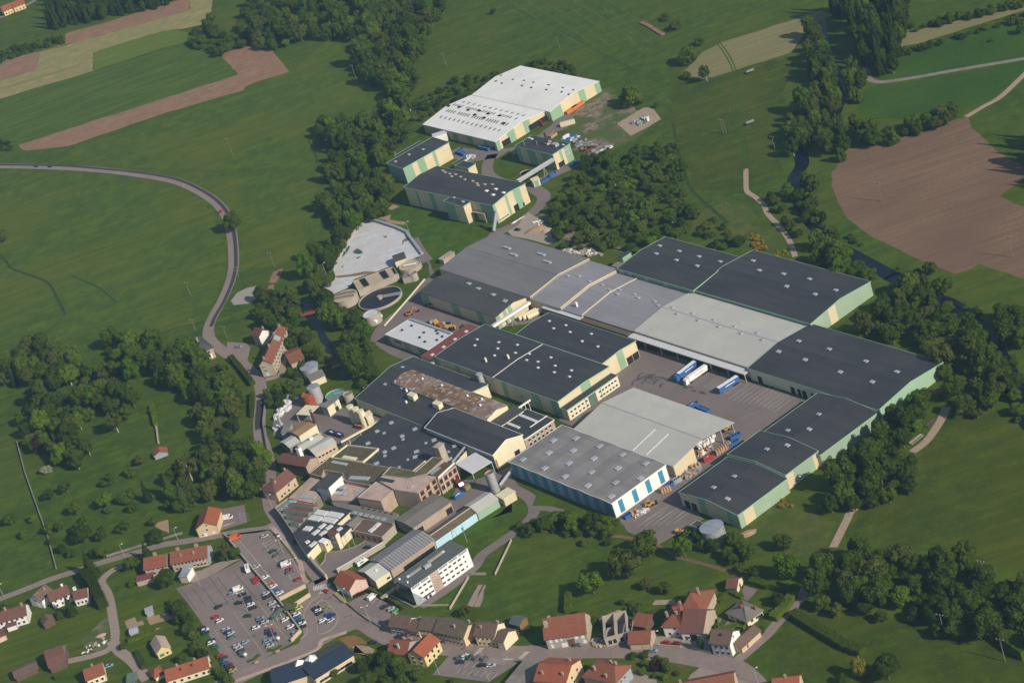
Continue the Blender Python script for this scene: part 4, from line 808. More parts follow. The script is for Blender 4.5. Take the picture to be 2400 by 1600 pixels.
HJ = hall('boiler_house', 'flat dark-roofed boiler house with striped walls and tall brown stack', 'building', 'j 605 887', 'j 1295 1042', 'j 1625 847', 11.3, roof='roof_dark', trim=GR, wall='green', wmat={'a': 'green', 'b': 'cream'},
     stripes={'a': [(.12, .30, 'cream'), (.52, .68, 'cream')], 'b': st(.35, .48, .64, 1)}, wins={'b': [(.76, 5.8, 3.2, 3.4, 'slate_wall', 'window'), (.30, .2, 5, 3.6, 'dark', 'door')]},
     sky=[(.55, .84, 3.0, .9, .5, 'skylight_white'), (.92, .80, 2.4, .9, .5, 'skylight_white'), (.10, .72, 4, 1.2, .8, 'skylight_white'), (.80, .62, 4.5, 3.2, 2.0, 'slate_wall', 'air_handler')])
z = HJ.rz(0, 0); x, y = .60 * HJ.L, .62 * HJ.W
stk = ob('stack', mesh('stack', *cyl(.75, .7, z - .2, z + 8.5, 16, True, x, y)), 'stack_brown', HJ.e); box('stack_base', (x - 1.3, y - 1.3, z - .3, x + 1.3, y + 1.3, z + 1.2), 'concrete', HJ.e)
for fx, fy in ((.17, .20), (.42, .40)):
    ob('vent_pipe', mesh('vent_pipe', *cyl(.16, .16, z - .2, z + 3, 8, True, fx * HJ.L, fy * HJ.W)), 'galv', HJ.e)
def gallery(label, p, zp, q, zq, wd=2.2, mat='galv', legs=()):
    a, b = G(p, zp), G(q, zq); E = thing('conveyor_gallery', label, 'conveyor', (a.x, a.y, 0)); b = b - Vector((a.x, a.y, 0)); a = Vector((0, 0, a.z))
    ob('gallery', mesh('gallery', *beam(a, b, wd, wd)), mat, E)
    ob('roof', mesh('roof', *beam(a + Vector((0, 0, wd / 2 + .1)), b + Vector((0, 0, wd / 2 + .1)), wd + .3, .15)), 'roof_white2', E)
    for t in legs:
        c = a.lerp(b, t)
        for s in (-1, 1): ob('leg', mesh('leg', *beam((c.x + s * 1.2, c.y, 0), (c.x, c.y, c.z), .3)), 'galv', E)
    return E
gallery('long inclined steel conveyor from boiler house to tall northern hall', 'j 1300 1135', 7.5, 'j 655 1535', 12, 2.0, 'galv', (.28,))
gallery('steel conveyor pipe bridge between low hall and dark hall', 'l 2360 190', 6.5, 'l 1790 560', 8.5, 1.6, 'white_wall', (.5,))
gallery('steep steel conveyor leaning on the corner of tall northern hall', 'k 1570 1235', 1.2, 'k 1605 985', 12.0, 1.8, 'galv')
gallery('short steel footbridge between old hall and maroon-roofed link', 'l 800 1225', 6.5, 'l 890 1125', 6.8, 1.8, 'galv')
gallery('thin sloping pipe bridge from silver silo to striped warehouse', 'b 2290 1080', 2.5, 'K 20 1150', 4.0, .9, 'galv')
hall('small_building', 'small cream and green cube below the long conveyor', 'building', 'j 885 1490', 'j 930 1535', 'j 1050 1480', 4.5, wall='cream2', roof='cream2', stripes={'b': st(.15, .75)})
tank('round_basin', 'round paved basin beside the cube below the conveyor', 'j 800 1365', 15, .6, 'concrete', 'gravel', 'open', 'basin')
# ------------------------------------------------------------------ the old works
H = hall('old_hall', 'broad dark low-pitched roof of the old hall beside the tanks', 'hall', 'J 890 540', 'J 1590 800', None, 5.6, D='J 1360 165', az=AZ, prof=[(0, 0), (.64, 4.8), (1, 2.4)], roof='roof_dark', wall='cream2', trim='green_trim',
     sky=[(x, y, 2.0, 1.5, .4, 'skylight') for x, y in ((.10, .72), (.14, .36), (.34, .40), (.56, .46), (.72, .50))] + [('J 1435 495', 1.0, 6, 3, 3.0, 'cream2', 'roof_vent'), ('J 1672 590', 0.0, 6, 3, 3.0, 'cream2', 'roof_vent'), ('J 1275 365', 1.6, .7, .7, 2.4, 'galv', 'vent_pipe'), ('J 1375 430', 1.6, 1, 1, 1.6, 'white', 'vent_pipe'), ('J 1370 530', .6, 1, 1, 1.2, 'white', 'vent_pipe')])
hall('old_hall', 'raised old hall with rust-streaked mossy roof', 'hall', 'J 1290 362', 'J 2120 717', None, 9.6, D='J 1478 243', az=AZ, prof=gable(1.9), roof='roof_rusty', wall='white_wall', wmat={'b': 'cream2'},
     sky=[(x, y, .9, .9, 1.1, 'white', 'roof_vent') for x, y in ((.20, .62), (.40, .66), (.68, .62), (.86, .40), (.80, .75))], wins={'a': [(x, 6.8, 2, .9) for x in (.78, .86, .94)]})
hall('factory_hall', 'dark shiny pitched roof hall with cream gable above the white canopy', 'hall', 'J 1565 787', 'J 2175 1047', 'K 97 862', 9.2, az=AZ, prof=gable(3.4), roof='roof_dark', wall='slate_wall', wmat={'b': 'cream2'}, trim='white_wall',
     stripes={'b': [(.02, .06, 'rust', 1, 6)]}, wins={'b': [(.70, .1, 3.5, 3.4, 'dark', 'door')]})
hall('lean_to', 'narrow dark lean-to under the rusty roof with printed window boxes', 'building', 'J 2128 760', 'J 2215 800', 'K 70 620', 7.0, az=AZ, roof='roof_slate2', wall='cream2', wins={'b': grid(4, (4,), 1.6, 1.0)})
hall('flat_block', 'flat dark-roofed brick block with two white roof light strips', 'building', '0 1166 1005', 'K 112 905', 'K 390 727', 6.0, roof='roof_dark', wall='brick', trim='white_wall',
     sky=[(.30, .72, -.75, 1.8, .4, 'skylight_white'), (.25, .30, -.5, 1.8, .4, 'skylight_white'), (.72, .75, .6, 12, .3, 'white_wall', 'roof_seam')], wins={'b': grid(6, (1.0, 3.6), 1.5, 1.4)})
sk = [('J 1225 755', 'J 1262 740', 2.4), ('J 1440 815', 'J 1480 797', 2.4), ('J 1095 835', 'J 1130 818', 2.2), ('J 1165 847', 'J 1192 840', 1.8), ('J 1325 878', 'J 1362 862', 2.2), ('J 1340 904', 'J 1366 897', 1.8), ('J 1010 945', 'J 1050 928', 2.4), ('J 1245 990', 'J 1285 972', 2.4),
      ('J 1165 1025', 'J 1200 1008', 2.2), ('J 1172 1055', 'J 1200 1048', 1.8), ('J 1615 915', 'J 1658 900', 2.6), ('J 1452 1020', 'J 1498 1003', 2.2), ('J 1442 1068', 'J 1485 1055', 2.6), ('J 1385 1090', 'J 1408 1082', 1.6), ('J 1550 938', 'J 1575 930', 1.6),
      ('J 1805 968', 'J 1842 955', 2.2), ('J 1760 1018', 'J 1782 1010', 1.6), ('J 1765 1088', 'J 1805 1072', 2.6), ('J 1085 1130', 'J 1130 1112', 2.2), ('J 1305 1160', 'J 1330 1150', 1.4)]
block('flat_block', 'large flat dark roof dotted with skylights in the old works', 'building', ['J 880,945 1200,662 1580,792 1965,962 1830,1112 1560,1082 1430,1190 1235,1157 985,1117 1130,990 950,962'], 6.3, 'roof_dark', 'cream2', sk)
block('flat_block', 'mossy brown flat roof with cream parapet in the old works', 'building', ['J 690,1072 840,957 1128,992 985,1113'], 6.8, 'roof_moss', 'cream2', [('J 800 1062', 'J 920 1082', 2.4, .5, 'cream2')], 'cream2', ph=.8)
block('flat_block', 'patchy brown and pink flat roof with grey roof lights', 'building', ['a 820,702 1190,412 2300,597 2060,830 1930,922 1480,832 1440,702 1090,640 1050,762'], 6.4, 'roof_moss', 'concrete_pink', [('a 1240 490', 'a 1510 540', 2.0), ('a 1570 780', 'a 1920 800', 3.0), ('a 1380 960', 'a 1480 965', 2.5)], 'concrete', ph=.35)
hall('old_building', 'tall narrow grey-roofed block with whitewashed side wall', 'building', 'a 935 932', 'a 1170 967', 'a 1442 735', 9.2, roof='roof_slate2', wall='slate_wall', wmat={'b': 'white_wall'})
block('flat_block', 'low pale pink flat roof beside the tan house', 'building', ['a 430,1152 840,770 1040,812 930,932 965,1062 1030,1135 900,1245'], 5.2, 'concrete_pink', 'concrete_dark', [('a 660 1130', 'a 930 1150', 2.6)])
block('flat_block', 'sunken court roof with grey roof lights in the old works', 'building', ['a 1240,1190 1190,1060 1480,880 1930,940 1640,1200'], 4.2, 'concrete_pink', 'concrete', [('a 1370 970', 'a 1490 950', 2.4), ('a 1290 1060', 'a 1500 1075', 3.0), ('a 1660 1035', 'a 1820 1030', 3.0)])
block('old_building', 'tall pink concrete roof block with metal letter V on it', 'building', ['a 1710,1142 2080,832 2352,880', 'b 345,1150 100,1366'], 9.4, 'concrete_pink', 'brick', [('b 40 985', 'b 350 1040', 2.6, 1.4, 'glass')], 'concrete', ph=.3)
H = block('old_building', 'three-storey old factory block with brick-trimmed facade', 'building', ['b 20,962 130,892 620,952 940,882 1110,915 790,1217 345,1148'], 10.6, 'concrete_pink', 'brick', [('b 610 1105', 'b 680 1105', 2.0)])
block('old_building', 'mossy olive roof wing between dark roof and old facade', 'building', ['b 130,892 280,742 540,792 735,832 1050,562 1255,592 945,870 620,950'], 10.2, 'roof_mossgreen', 'brick', [], 'concrete', ph=.4)
def facade(E, p, q, h, cols, rws, w, hh, mat='glass', z0=1.0, dz=3.4):
    """windows in the wall of E between two points of its roof edge"""
    o = Vector((E.location.x, E.location.y, 0)); a, b = G(p, h) - o, G(q, h) - o; a.z = b.z = 0; d = (b - a).normalized(); nn = Vector((d.y, -d.x, 0)); L = (b - a).length
    for k in range(cols):
        for r_ in range(rws):
            c = a + d * (L * (k + .5) / cols) + nn * .02; z = z0 + r_ * dz
            w_ = ob('window', mesh('window', *beam(c + Vector((0, 0, z)) - d * w / 2 + Vector((0, 0, hh / 2)), c + d * w / 2 + Vector((0, 0, z + hh / 2)), .2, hh)), mat, E)
            ob('surround', mesh('surround', *join(beam(c - d * (w / 2 + .3) + Vector((0, 0, z + hh + .2)), c + d * (w / 2 + .3) + Vector((0, 0, z + hh + .2)), .3, .4), beam(c - d * (w / 2 + .15) + Vector((0, 0, z)), c - d * (w / 2 + .15) + Vector((0, 0, z + hh)), .28, .3), beam(c + d * (w / 2 + .15) + Vector((0, 0, z)), c + d * (w / 2 + .15) + Vector((0, 0, z + hh)), .28, .3))), 'rust', w_)
facade(H, 'b 790 1217', 'b 1110 915', 10.6, 3, 3, 2.4, 2.2)
H = block('old_building', 'brick-fronted old wing with white-framed windows beside the canopy', 'building', ['b 1140,950 960,870 1270,640 1470,695'], 10.0, 'roof_moss', 'brick', [('b 1010 870', 'b 1180 745', 2.2, .3, 'roof_bluegrey')])
facade(H, 'b 1140 950', 'b 1470 695', 10.0, 4, 2, 1.8, 2.4, 'glass', 2.0, 4.0)
hall('lift_tower', 'square weathered concrete tower rising from the dark roof', 'tower', 'b 1062 375', 'b 1150 395', 'b 1245 305', 16.5, roof='concrete', wall='concrete', wmat={'a': 'brick'})
hall('canopy', 'pale blue-white flat canopy on steel posts over the loading bay', 'canopy', 'b 1477 692', 'b 1780 866', 'b 2112 632', 7.0, roof='roof_white2', open_='abcd', over=.1, thick=.35, posts=2)
E_, r_ = tank('silo', 'tall silver ribbed silo beside the pale canopy', 'b 2090 835', 10.6, 11.8, 'galv', 'rust', 'open', 'silo', 24)
ob('ladder', mesh('ladder', *beam((-r_ - .2, 0, 0), (-r_ - .2, 0, 11.8), .5, .25)), 'slate_wall', E_)
for k in range(9): ob('hoop', mesh('hoop', *cyl(r_ + .06, r_ + .06, 1 + k * 1.2, 1.12 + k * 1.2, 24, False)), 'steel', E_)
hall('shed', 'long grey fibre-cement roof shed with beige wall and two openings', 'shed', 'd 212 922', 'd 535 1072', 'd 1107 540', 5.6, roof='roof_eternit', wall='render_tan', axis='v', prof=gable(.8), wmat={'a': 'concrete_dark', 'b': 'brick'},
     wins={'b': [(.14, 0, 4.0, 3.6, 'dark', 'door'), (.90, 0, 4.0, 3.4, 'dark', 'door')]}, stripes={'b': [(.30, .315, 'concrete'), (.46, .475, 'concrete'), (.62, .635, 'concrete'), (.78, .795, 'concrete')]})
hall('shed', 'long dark roofed shed with light blue wall along the lawn', 'shed', 'd 932 1327', 'd 1698 792', 9.5, 4.6, prof=gable(1.3), roof='roof_olive', wall='sky_blue', ridge='render_pink', over=.15, wins={'a': [(.62, .4, 1.2, 2.1, 'blue_panel', 'door')]}, stripes={'a': [(.385, .39, 'slate_wall'), (.46, .465, 'slate_wall'), (.985, .995, 'slate_wall')]})
hall('shed', 'pale roofed shed with bright green wall along the lawn', 'shed', 'd 1702 790', 'd 2095 537', 11.5, 5.0, prof=gable(1.6), roof='roof_light', wall='mint', over=.15)
hall('shed', 'plain cream box shed at the end of green-walled shed', 'shed', 'd 2192 548', 'd 2410 408', 7, 4.6, roof='cream2', wall='cream')
hall('shed', 'long hall with ribbed grey roof and open bays in brick wall', 'hall', 'w 132 745', 'd 920 1287', 'd 537 1112', 6.0, prof=gable(2.2), roof='roof_ribbed', wall='brick', over=.4, wins={'a': [(.31 + .085 * k, .1, 3.4, 3.0, 'dark', 'bay_opening') for k in range(8)]},
     stripes={'a': [(.268 + .085 * k, .278 + .085 * k, 'concrete') for k in range(9)]})
hall('shed', 'short pale grey roof hall with cream wall between pink house and ribbed hall', 'shed', 'g 1870 237', 'g 2140 57', None, 5.2, D='c 1560 1402', prof=gable(2.3), roof='roof_light', wall='cream2', wmat={'d': 'concrete_dark'}, wins={'a': [(.75, 1.6, 1.2, 1.1), (.85, 1.6, 1.2, 1.1)]}, chim=[(.5, .3, .6, 1.0, 'white')])
hall('pink_house', 'steep terracotta roofed house with pink gable wall by the works gate', 'house', 'g 1125 264', 'g 1395 417', 'g 1700 202', 4.6, prof=gable(3.4), roof='roof_terra', wall='render_white', wmat={'b': 'render_pink'}, over=.4, stripes={'b': [(.38, .39, 'render_grey'), (.62, .63, 'render_grey')]}, wins={'a': [(.35, 1.2, 1, 1.2)]})
# front office and saw-tooth sheds
wl = [('c 785 318', 'c 985 352', 4.2), ('c 1018 350', 'c 1262 395', 4.2), ('c 682 415', 'c 880 450', 4.2), ('c 920 445', 'c 1158 490', 4.2), ('c 580 615', 'c 705 630', 3.6), ('c 850 620', 'c 960 535', 2.2), ('c 975 640', 'c 1085 560', 2.2), ('c 730 735', 'c 845 645', 2.2),
      ('c 865 750', 'c 975 665', 2.2), ('c 1180 660', 'c 1265 600', 2.0), ('c 600 885', 'c 670 845', 2.0), ('c 675 955', 'c 795 865', 2.2)]
block('office_building', 'cream front office with black flat roof and white roof lights', 'building', ['c 375,705 700,390 830,272 1150,212 1440,287 1160,545 1430,592 1245,777 1205,690 1010,832 840,862 625,1087'], 5.4, 'roof_dark', 'cream2', [(a, b, w_, .7, 'skylight_white') for a, b, w_ in wl], 'roof_dark', ph=.3)
hall('stair_tower', 'small cream entrance tower with pink pitched roof on front office', 'tower', 'c 1002 705', 'c 1135 742', 'c 1212 682', 9.0, roof='roof_brownred', wall='cream2', prof=gable(.5), wmat={'a': 'slate_wall'}, wins={'a': [(.5, 4.5, 2.2, 2.6)]})
hall('entrance_block', 'white-topped projecting cream entrance block of front office', 'building', 'c 840 852', 'c 932 882', 'c 1012 822', 6.0, roof='white', wall='cream2', wins={'b': [(.5, 3.6, 1, 1)]})
E_ = block('sawtooth_shed', 'saw-tooth roof shed with four red slopes in the old works', 'building', ['c 40,237 270,62 835,152 805,292 375,705 140,352'], 4.6, 'concrete_dark', 'concrete_dark', [('c 300 118', 'c 415 130', 2.4), ('c 225 195', 'c 335 205', 2.6), ('c 150 270', 'c 250 280', 2.6)], 'concrete', ph=.4)
for k, (p, q) in enumerate((('c 300 235', 'c 745 300'), ('c 185 338', 'c 650 405'), ('c 235 450', 'c 555 505'), ('c 320 575', 'c 470 605'))):
    o = Vector((E_.location.x, E_.location.y, 0)); a, b = G(p, 4.6) - o, G(q, 4.6) - o; d = (b - a).normalized(); nn = Vector((-d.y, d.x, 0)); a.z = b.z = 4.55
    wdt = 5.2; up = Vector((0, 0, 2.4))
    V = [a, b, b + nn * wdt, a + nn * wdt, a + nn * 1.2 + up, b + nn * 1.2 + up]
    t_ = ob('sawtooth', mesh('sawtooth', V, [(0, 1, 5, 4), (0, 4, 3), (1, 2, 5), (0, 3, 2, 1)]), 'glass_green' if k < 0 else 'concrete_dark', E_)
    lift = Vector((0, 0, .08))
    ob('red_slope', mesh('red_slope', [V[5] + lift, V[4] + lift, V[3] + lift, V[2] + lift], [(0, 1, 2, 3)]), 'roof_terra', t_)
    ob('glazing', mesh('glazing', [a + nn * .25 + up * .25 - nn * .12, b + nn * .25 + up * .25 - nn * .12, b + nn * 1.0 + up * .85 - nn * .12, a + nn * 1.0 + up * .85 - nn * .12], [(0, 1, 2, 3)]), 'glass_green', t_)
block('shed', 'grey roof strip with a row of dark roof hatches', 'shed', ['c 1440,287 1150,212 1060,122 1500,180 2300,332 2180,525 1480,352'], 5.6, 'roof_eternit', 'concrete_dark', [('c %d %d' % (1465 + 105 * k, 318 + 24 * k), 'c %d %d' % (1530 + 105 * k, 330 + 24 * k), 2.4, .3, 'slate_wall') for k in range(6)] + [('c %d %d' % (1630 + 105 * k, 232 + 22 * k), 'c %d %d' % (1670 + 105 * k, 238 + 22 * k), .9, .2, 'dark') for k in range(6)])
hall('shed', 'small grey gable shed between office and brown flat roof', 'shed', 'c 1292 562', 'c 1470 602', 'c 1660 440', 5.0, roof='roof_eternit', wall='concrete_dark', axis='v', prof=gable(1.2))
E_ = block('flat_block', 'brown flat roof with two blue-white roof light strips by the courtyard', 'building', ['c 1470,652 1660,432 2232,547 2000,772'], 4.8, 'roof_brown', 'concrete', [('c 1770 685', 'c 1870 605', 2.4, .7, 'roof_white2'), ('c 1870 600', 'c 1960 520', 2.4, .7, 'roof_white2')], 'concrete', ph=.3)
facade(E_, 'c 1470 652', 'c 2000 772', 4.8, 5, 1, 2.0, 1.8, 'glass', 1.2)
wallline('boundary_wall', 'tall beige wall along the road beside front office courtyard', ['c 630,1120 800,1340 1000,1545'], 1.0, 3.2, 'render_tan', cap='concrete')
wallline('boundary_wall', 'long pale wall between office courtyard and ribbed-roof hall', ['c 1200,1445 1440,1310 2060,940'], .5, 3.0, 'concrete', cap='white')
wallline('boundary_wall', 'white wall strip beside the saw-tooth shed on the road', ['c 150,370 250,530 345,660'], .6, 4.0, 'white_wall')
# boiler yard and tanks
hall('shed', 'rusty orange roofed shed with cream end by the brown chimney', 'shed', 'r 440 1347', 'r 625 1427', 'r 905 1192', 7.0, roof='roof_orange', wall='cream2', axis='v', prof=gable(.8), wmat={'a': 'slate_wall'})
hall('shed', 'grey sloping lean-to beside the rusty orange roof', 'shed', 'r 310 1372', 'r 438 1345', 10, 5.0, roof='concrete_dark', wall='slate_wall')
wk = dict(roof='roof_light', axis='v', prof=gable(1.0))
hall('shed', 'smallest of three pale roofed sheds near the road', 'shed', 'a 300 124', 'a 455 224', 'a 640 107', 7.0, wall='concrete_dark', **wk)
hall('shed', 'middle of three pale roofed sheds with roof ventilator', 'shed', 'a 572 197', 'a 697 272', 'a 1010 2', 7.2, wall='concrete_dark', chim=[(.5, .6, .8, 2.0, 'white')], **wk)
hall('shed', 'largest of three pale roofed sheds with piped beige side wall', 'shed', 'a 782 237', 'a 915 347', 'a 1225 62', 8.2, wall='concrete_dark', wmat={'b': 'render_tan'}, wins={'b': grid(5, (1.0, 4.6), 1.4, 1.3)}, **wk)
hall('old_building', 'dark brown tiled roof boiler house with patched brick gable', 'building', 'a 245 492', 'a 757 582', 'a 937 402', 7.2, prof=gable(2.4), roof='roof_brownred', wall='wood_dark', wmat={'b': 'brick'}, chim=[(.58, .72, 5.0, 2.2, 'white'), (.60, .72, 7.5, 1.2, 'chimney')], wins={'b': [(.2, 1, 2, 2.4), (.5, 1, 2, 2.4)]})
hall('house', 'tan house with brown-red hipped roof on the road corner', 'house', 'a 197 1047', 'a 562 747', 11, 6.2, hip=(4.5, 0, 3.6), roof='roof_brownred', wall='render_tan', wins={'a': [(.2, .8, 1.1, 1.7), (.55, 1, 1.1, 1.5), (.62, 3.8, 1.1, 1.5), (.35, 1, 1.1, 1.5), (.85, .9, .9, 1.9, 'shutter_brown', 'door')]}, chim=[(.3, .35, 1.2), (.95, .55, 1.2)])
tank('storage_tank', 'big grey round tank with blue-grey roof under the house trees', 'p 1440 920', 22, 7.0)
tank('storage_tank', 'tall silver round tank with railed top behind the red tank', 'r 885 512', 15, 10.0, 'galv', 'roof_bluegrey')
tank('storage_tank', 'rust-red round open tank in the boiler yard', 'r 782 650', 15.2, 7.6, 'rust', 'rust', 'open')
E_, r_ = tank('clarifier', 'round basin with turquoise water in the boiler yard', 'r 1288 652', 23.6, 3.0, 'concrete', 'teal_water', 'open', 'basin'); ob('bridge', mesh('bridge', *beam((-r_ * .1, 0, 3.1), (r_, -1, 3.1), 1.0, .3)), 'slate_wall', E_)
tank('storage_tank', 'small white round tank with pipework beside turquoise basin', 'r 1520 640', 12, 6.0, 'concrete', 'concrete_dark', 'open')
for k, p in enumerate(('r 1560 870', 'r 1660 912', 'r 1752 955')):
    E_, r_ = tank('silo', 'cream silo, %s of the row of three by the old hall' % ('leftmost', 'middle one', 'rightmost')[k], p, 8.6, 10.5, 'cream2', 'cream2', 'roof', 'silo', 20, parts=False)
    E_['group'] = 'three cream silos'
hall('silo_shed', 'cream box building joined to the three silos', 'shed', 'r 1810 1010', 'r 1860 1075', 'r 1985 1030', 7.0, roof='cream2', wall='cream2')
hall('shed', 'cream shed with grey sloped roof below the big grey tank', 'shed', 'r 850 425', 'r 1112 312', 6.5, 4.2, prof=[(0, 0), (1, 1.2)], roof='roof_eternit', wall='cream2')
hall('pump_house', 'grey roofed pump house with cream and green wall in boiler yard', 'building', 'r 1030 882', 'r 1145 907', 'r 1397 745', 6.0, roof='concrete_dark', wall='cream2', wmat={'a': 'render_grey'}, stripes={'b': [(.55, .72, 'green')]}, wins={'b': [(.66, 0, 2.5, 2.8, 'dark', 'door')]})
hall('canopy', 'square cream flat canopy on posts in the boiler yard', 'canopy', 'r 582 1030', 'r 825 1047', 'r 930 872', 5.0, roof='cream2', open_='abcd', over=.1, thick=.3, posts=2)
def stack(label, base, h, r, mat, name='chimney_stack'):
    g = G(base); E = thing(name, label, 'chimney', (g.x, g.y, 0))
    ob('shaft', mesh('shaft', *cyl(r, r * .85, 0, h, 16)), mat, E); ob('cap', mesh('cap', *cyl(r * 1.05, r * 1.05, h - .6, h + .05, 16, False)), 'slate_wall', E)
    ob('footing', mesh('footing', *boxv(-r * 1.6, -r * 1.6, 0, r * 1.6, r * 1.6, .8)), 'concrete', E)
stack('grey steel chimney standing by the bale yard', 'r 345 1325', 10, .9, 'slate_wall')
stack('dark brown steel chimney on white base beside the rusty shed', 'r 1005 1385', 16, .8, 'stack_brown')
stack('grey steel silo stack beside the tall dark-roofed hall', 'l 1690 1580', 13, 1.9, 'galv', 'silo_stack')
# sewage works
E_, r_ = tank('clarifier', 'largest round basin with black water and steel scraper bridge', 'q 1102 1000', 53.5, 1.5, 'concrete', 'black_water', 'open', 'basin', 56, .6)
an = azdir('q 1102 1000', (330, -60)); d = Vector((math.cos(an), math.sin(an), 0))
ob('bridge', mesh('bridge', *beam(Vector((0, 0, 1.7)), d * r_ + Vector((0, 0, 1.7)), 1.6, .3)), 'concrete', E_)
for s in (-1, 1): ob('railing', mesh('railing', *beam(Vector((0, 0, 2.4)) + Vector((-d.y, d.x, 0)) * .8 * s, d * r_ + Vector((0, 0, 2.4)) + Vector((-d.y, d.x, 0)) * .8 * s, .12, .5)), 'galv', E_)
ob('centre_box', mesh('centre_box', *cyl(1.6, 1.6, .8, 2.8, 16)), 'concrete', E_)
E_, r_ = tank('clarifier', 'round basin with beige water next to the dark-roofed hut', 'q 1650 392', 27, 3.2, 'concrete', 'tan_cover', 'open', 'basin', 40, .5)
d = Vector((math.cos(an), math.sin(an), 0)); ob('bridge', mesh('bridge', *beam(-d * r_ * .6 + Vector((0, 0, 3.3)), d * r_ * .6 + Vector((0, 0, 3.3)), 1.4, .4)), 'white', E_)
E_, r_ = tank('covered_basin', 'round concrete tank with tan striped cover behind the trees', 'q 460 965', 29.5, 5.0, 'concrete', 'tan_cover', 'roof', 'basin', 40, parts=False)
for s in (-.35, .25): ob('cover_beam', mesh('cover_beam', *beam(d * -r_ * .92 + Vector((-d.y, d.x, 0)) * r_ * s + Vector((0, 0, 6.2)), d * r_ * .92 + Vector((-d.y, d.x, 0)) * r_ * s + Vector((0, 0, 6.2)), .9, .8)), 'concrete_dark', E_)
tank('round_tank', 'pale round concrete tank partly hidden by trees near white cylinder', 'q 940 1290', 21, 6.0, 'concrete', 'sludge', 'open', 'tank', 32, .4)
tank('round_tank', 'small pale concrete tank joined to square block by beige basin', 'q 1700 545', 10, 5.0, 'concrete', 'concrete_dark', 'open', 'tank', 24)
block('basin_block', 'square concrete block beside small round tank', 'basin', ['q 1510,640 1530,560 1680,540 1690,600'], 4.2, 'concrete_dark', 'concrete')
E_ = block('aeration_basin', 'long rectangular concrete basin with tan covers and dark channels', 'basin', ['q 610,707 1345,442 1440,572 705,880'], 4.0, 'tan_cover', 'concrete', [('q 745 665', 'q 840 795', 2.0, .3, 'dark'), ('q 795 650', 'q 885 778', 2.0, .3, 'dark'), ('q 1105 525', 'q 1205 650', 2.0, .3, 'dark'), ('q 1165 505', 'q 1250 635', 2.0, .3, 'dark'), ('q 1325 460', 'q 1385 560', 1.2, .2, 'dark')], 'concrete', ph=.5)
hall('hut', 'dark-roofed hut with cream wall beside the beige basin', 'hut', 'q 1370 345', 'q 1577 272', 9.5, 4.2, prof=gable(1.2), roof='roof_slate2', wall='cream2')
wallline('pond_wall', 'pale concrete wall along the river side of white pond', ['F 1032,448 940,512 838,678 735,840 688,930 630,1080'], 1.2, 1.4, 'concrete')
wallline('pond_wall', 'dark lined bank wall along the lawn side of white pond', ['F 1034,452 1150,482 1300,532 1392,574 1405,602 1470,690 1530,770'], 1.8, 1.6, 'slate_wall')
wallline('kerb_wall', 'long cream kerb wall beside the black round basin', ['F 1550,1002 1400,1180 1180,1430'], .7, .8, 'cream2')
hall('container_shed', 'long grey roofed container by the mid-grey hall corner', 'shed', 'F 1678 812', 'F 1718 822', 'F 1808 748', 3.0, roof='concrete', wall='concrete_pink')
# ------------------------------------------------------------------ office, village houses
H = hall('office_building', 'white three-storey office with slanted dark glass end wall', 'office', 'w 540 1118', 'w 1705 288', 'w 1350 128', 11.0, roof='roof_green', wall='white_wall', over=0, thick=.25, wmat={'d': 'glass_blue', 'c': 'glass_blue', 'b': 'slate_wall'},
     wins={'a': [(x, z, 1.9, 1.0, 'glass') for z in (1.6, 4.6, 7.6) for x in (.135, .215, .29, .495, .575, .655, .74, .82)] + [(.90, z, .9, 1.0, 'glass') for z in (1.6, 4.6, 7.6)] + [(x, z, .8, .7, 'shutter_brown') for z in (2.5, 5.5, 8.5) for x in (.36, .44)] + [(.165, .1, 1.6, 2.6, 'glass', 'door'), (.235, .1, 1.6, 2.6, 'glass', 'door')],
           'd': [(.5, 9.2, 9, 1.2, 'glass_blue', 'glass_band')]},
     stripes={'a': [(.325, .475, 'concrete_pink', 0, 11.1)] + [(x, x + .13, 'roof_bluegrey', 9.7, 10.8) for x in (.02, .17)] + [(x, x + .145, 'roof_bluegrey', 9.7, 10.8) for x in (.49, .66, .83)]},
     sky=[(.27, .62, 9, 1.8, .3, 'concrete'), (.62, .62, 9, 1.8, .3, 'concrete'), (.15, .62, 1.6, 1.4, .5, 'skylight_white'), (.76, .62, 1.6, 1.4, .5, 'skylight_white'), (.43, .42, 4, 1.6, 1.6, 'galv', 'air_handler'), (.05, .8, 1, 1, .6, 'white', 'roof_vent'), (.06, .35, .7, .7, .8, 'white', 'roof_vent')])
ob('slanted_panel', mesh('slanted_panel', [(0, -.12, 9), (0, -.12, 0), (H.L * .17, -.12, 0)], [(0, 1, 2)]), 'slate_wall', H.e)
wallline('footbridge', 'pale railed ramp leading to the white office', ['g 2000,590 2260,390'], 2.2, 1.2, 'concrete', 'ramp')
wallline('boundary_wall', 'low pale retaining wall below the slanted office end', ['w 150,1280 600,1500 700,1480 1320,1470'], .5, .8, 'concrete')
hs = dict(over=.5, thick=.3)
def W2(n, mat='glass', z=(1.0, 3.7), w=1.0, h=1.4, f0=.06, f1=.94): return grid(n, z, w, h, f0, f1, mat)
hall('house', 'peach house with terracotta gable roof by the small car park', 'house', 'M 1800 157', 'M 1985 115', 15, 5.6, axis='v', prof=gable(3.2), roof='roof_terra', wall='render_peach', wins={'a': [(.35, 0, 1.6, 2.2, 'white', 'door'), (.5, 3.4, 1.1, 1.1), (.75, .8, 1.5, 1.1, 'white'), (.2, 1, .8, .8), (.55, 6.2, .9, .9)]}, **hs)
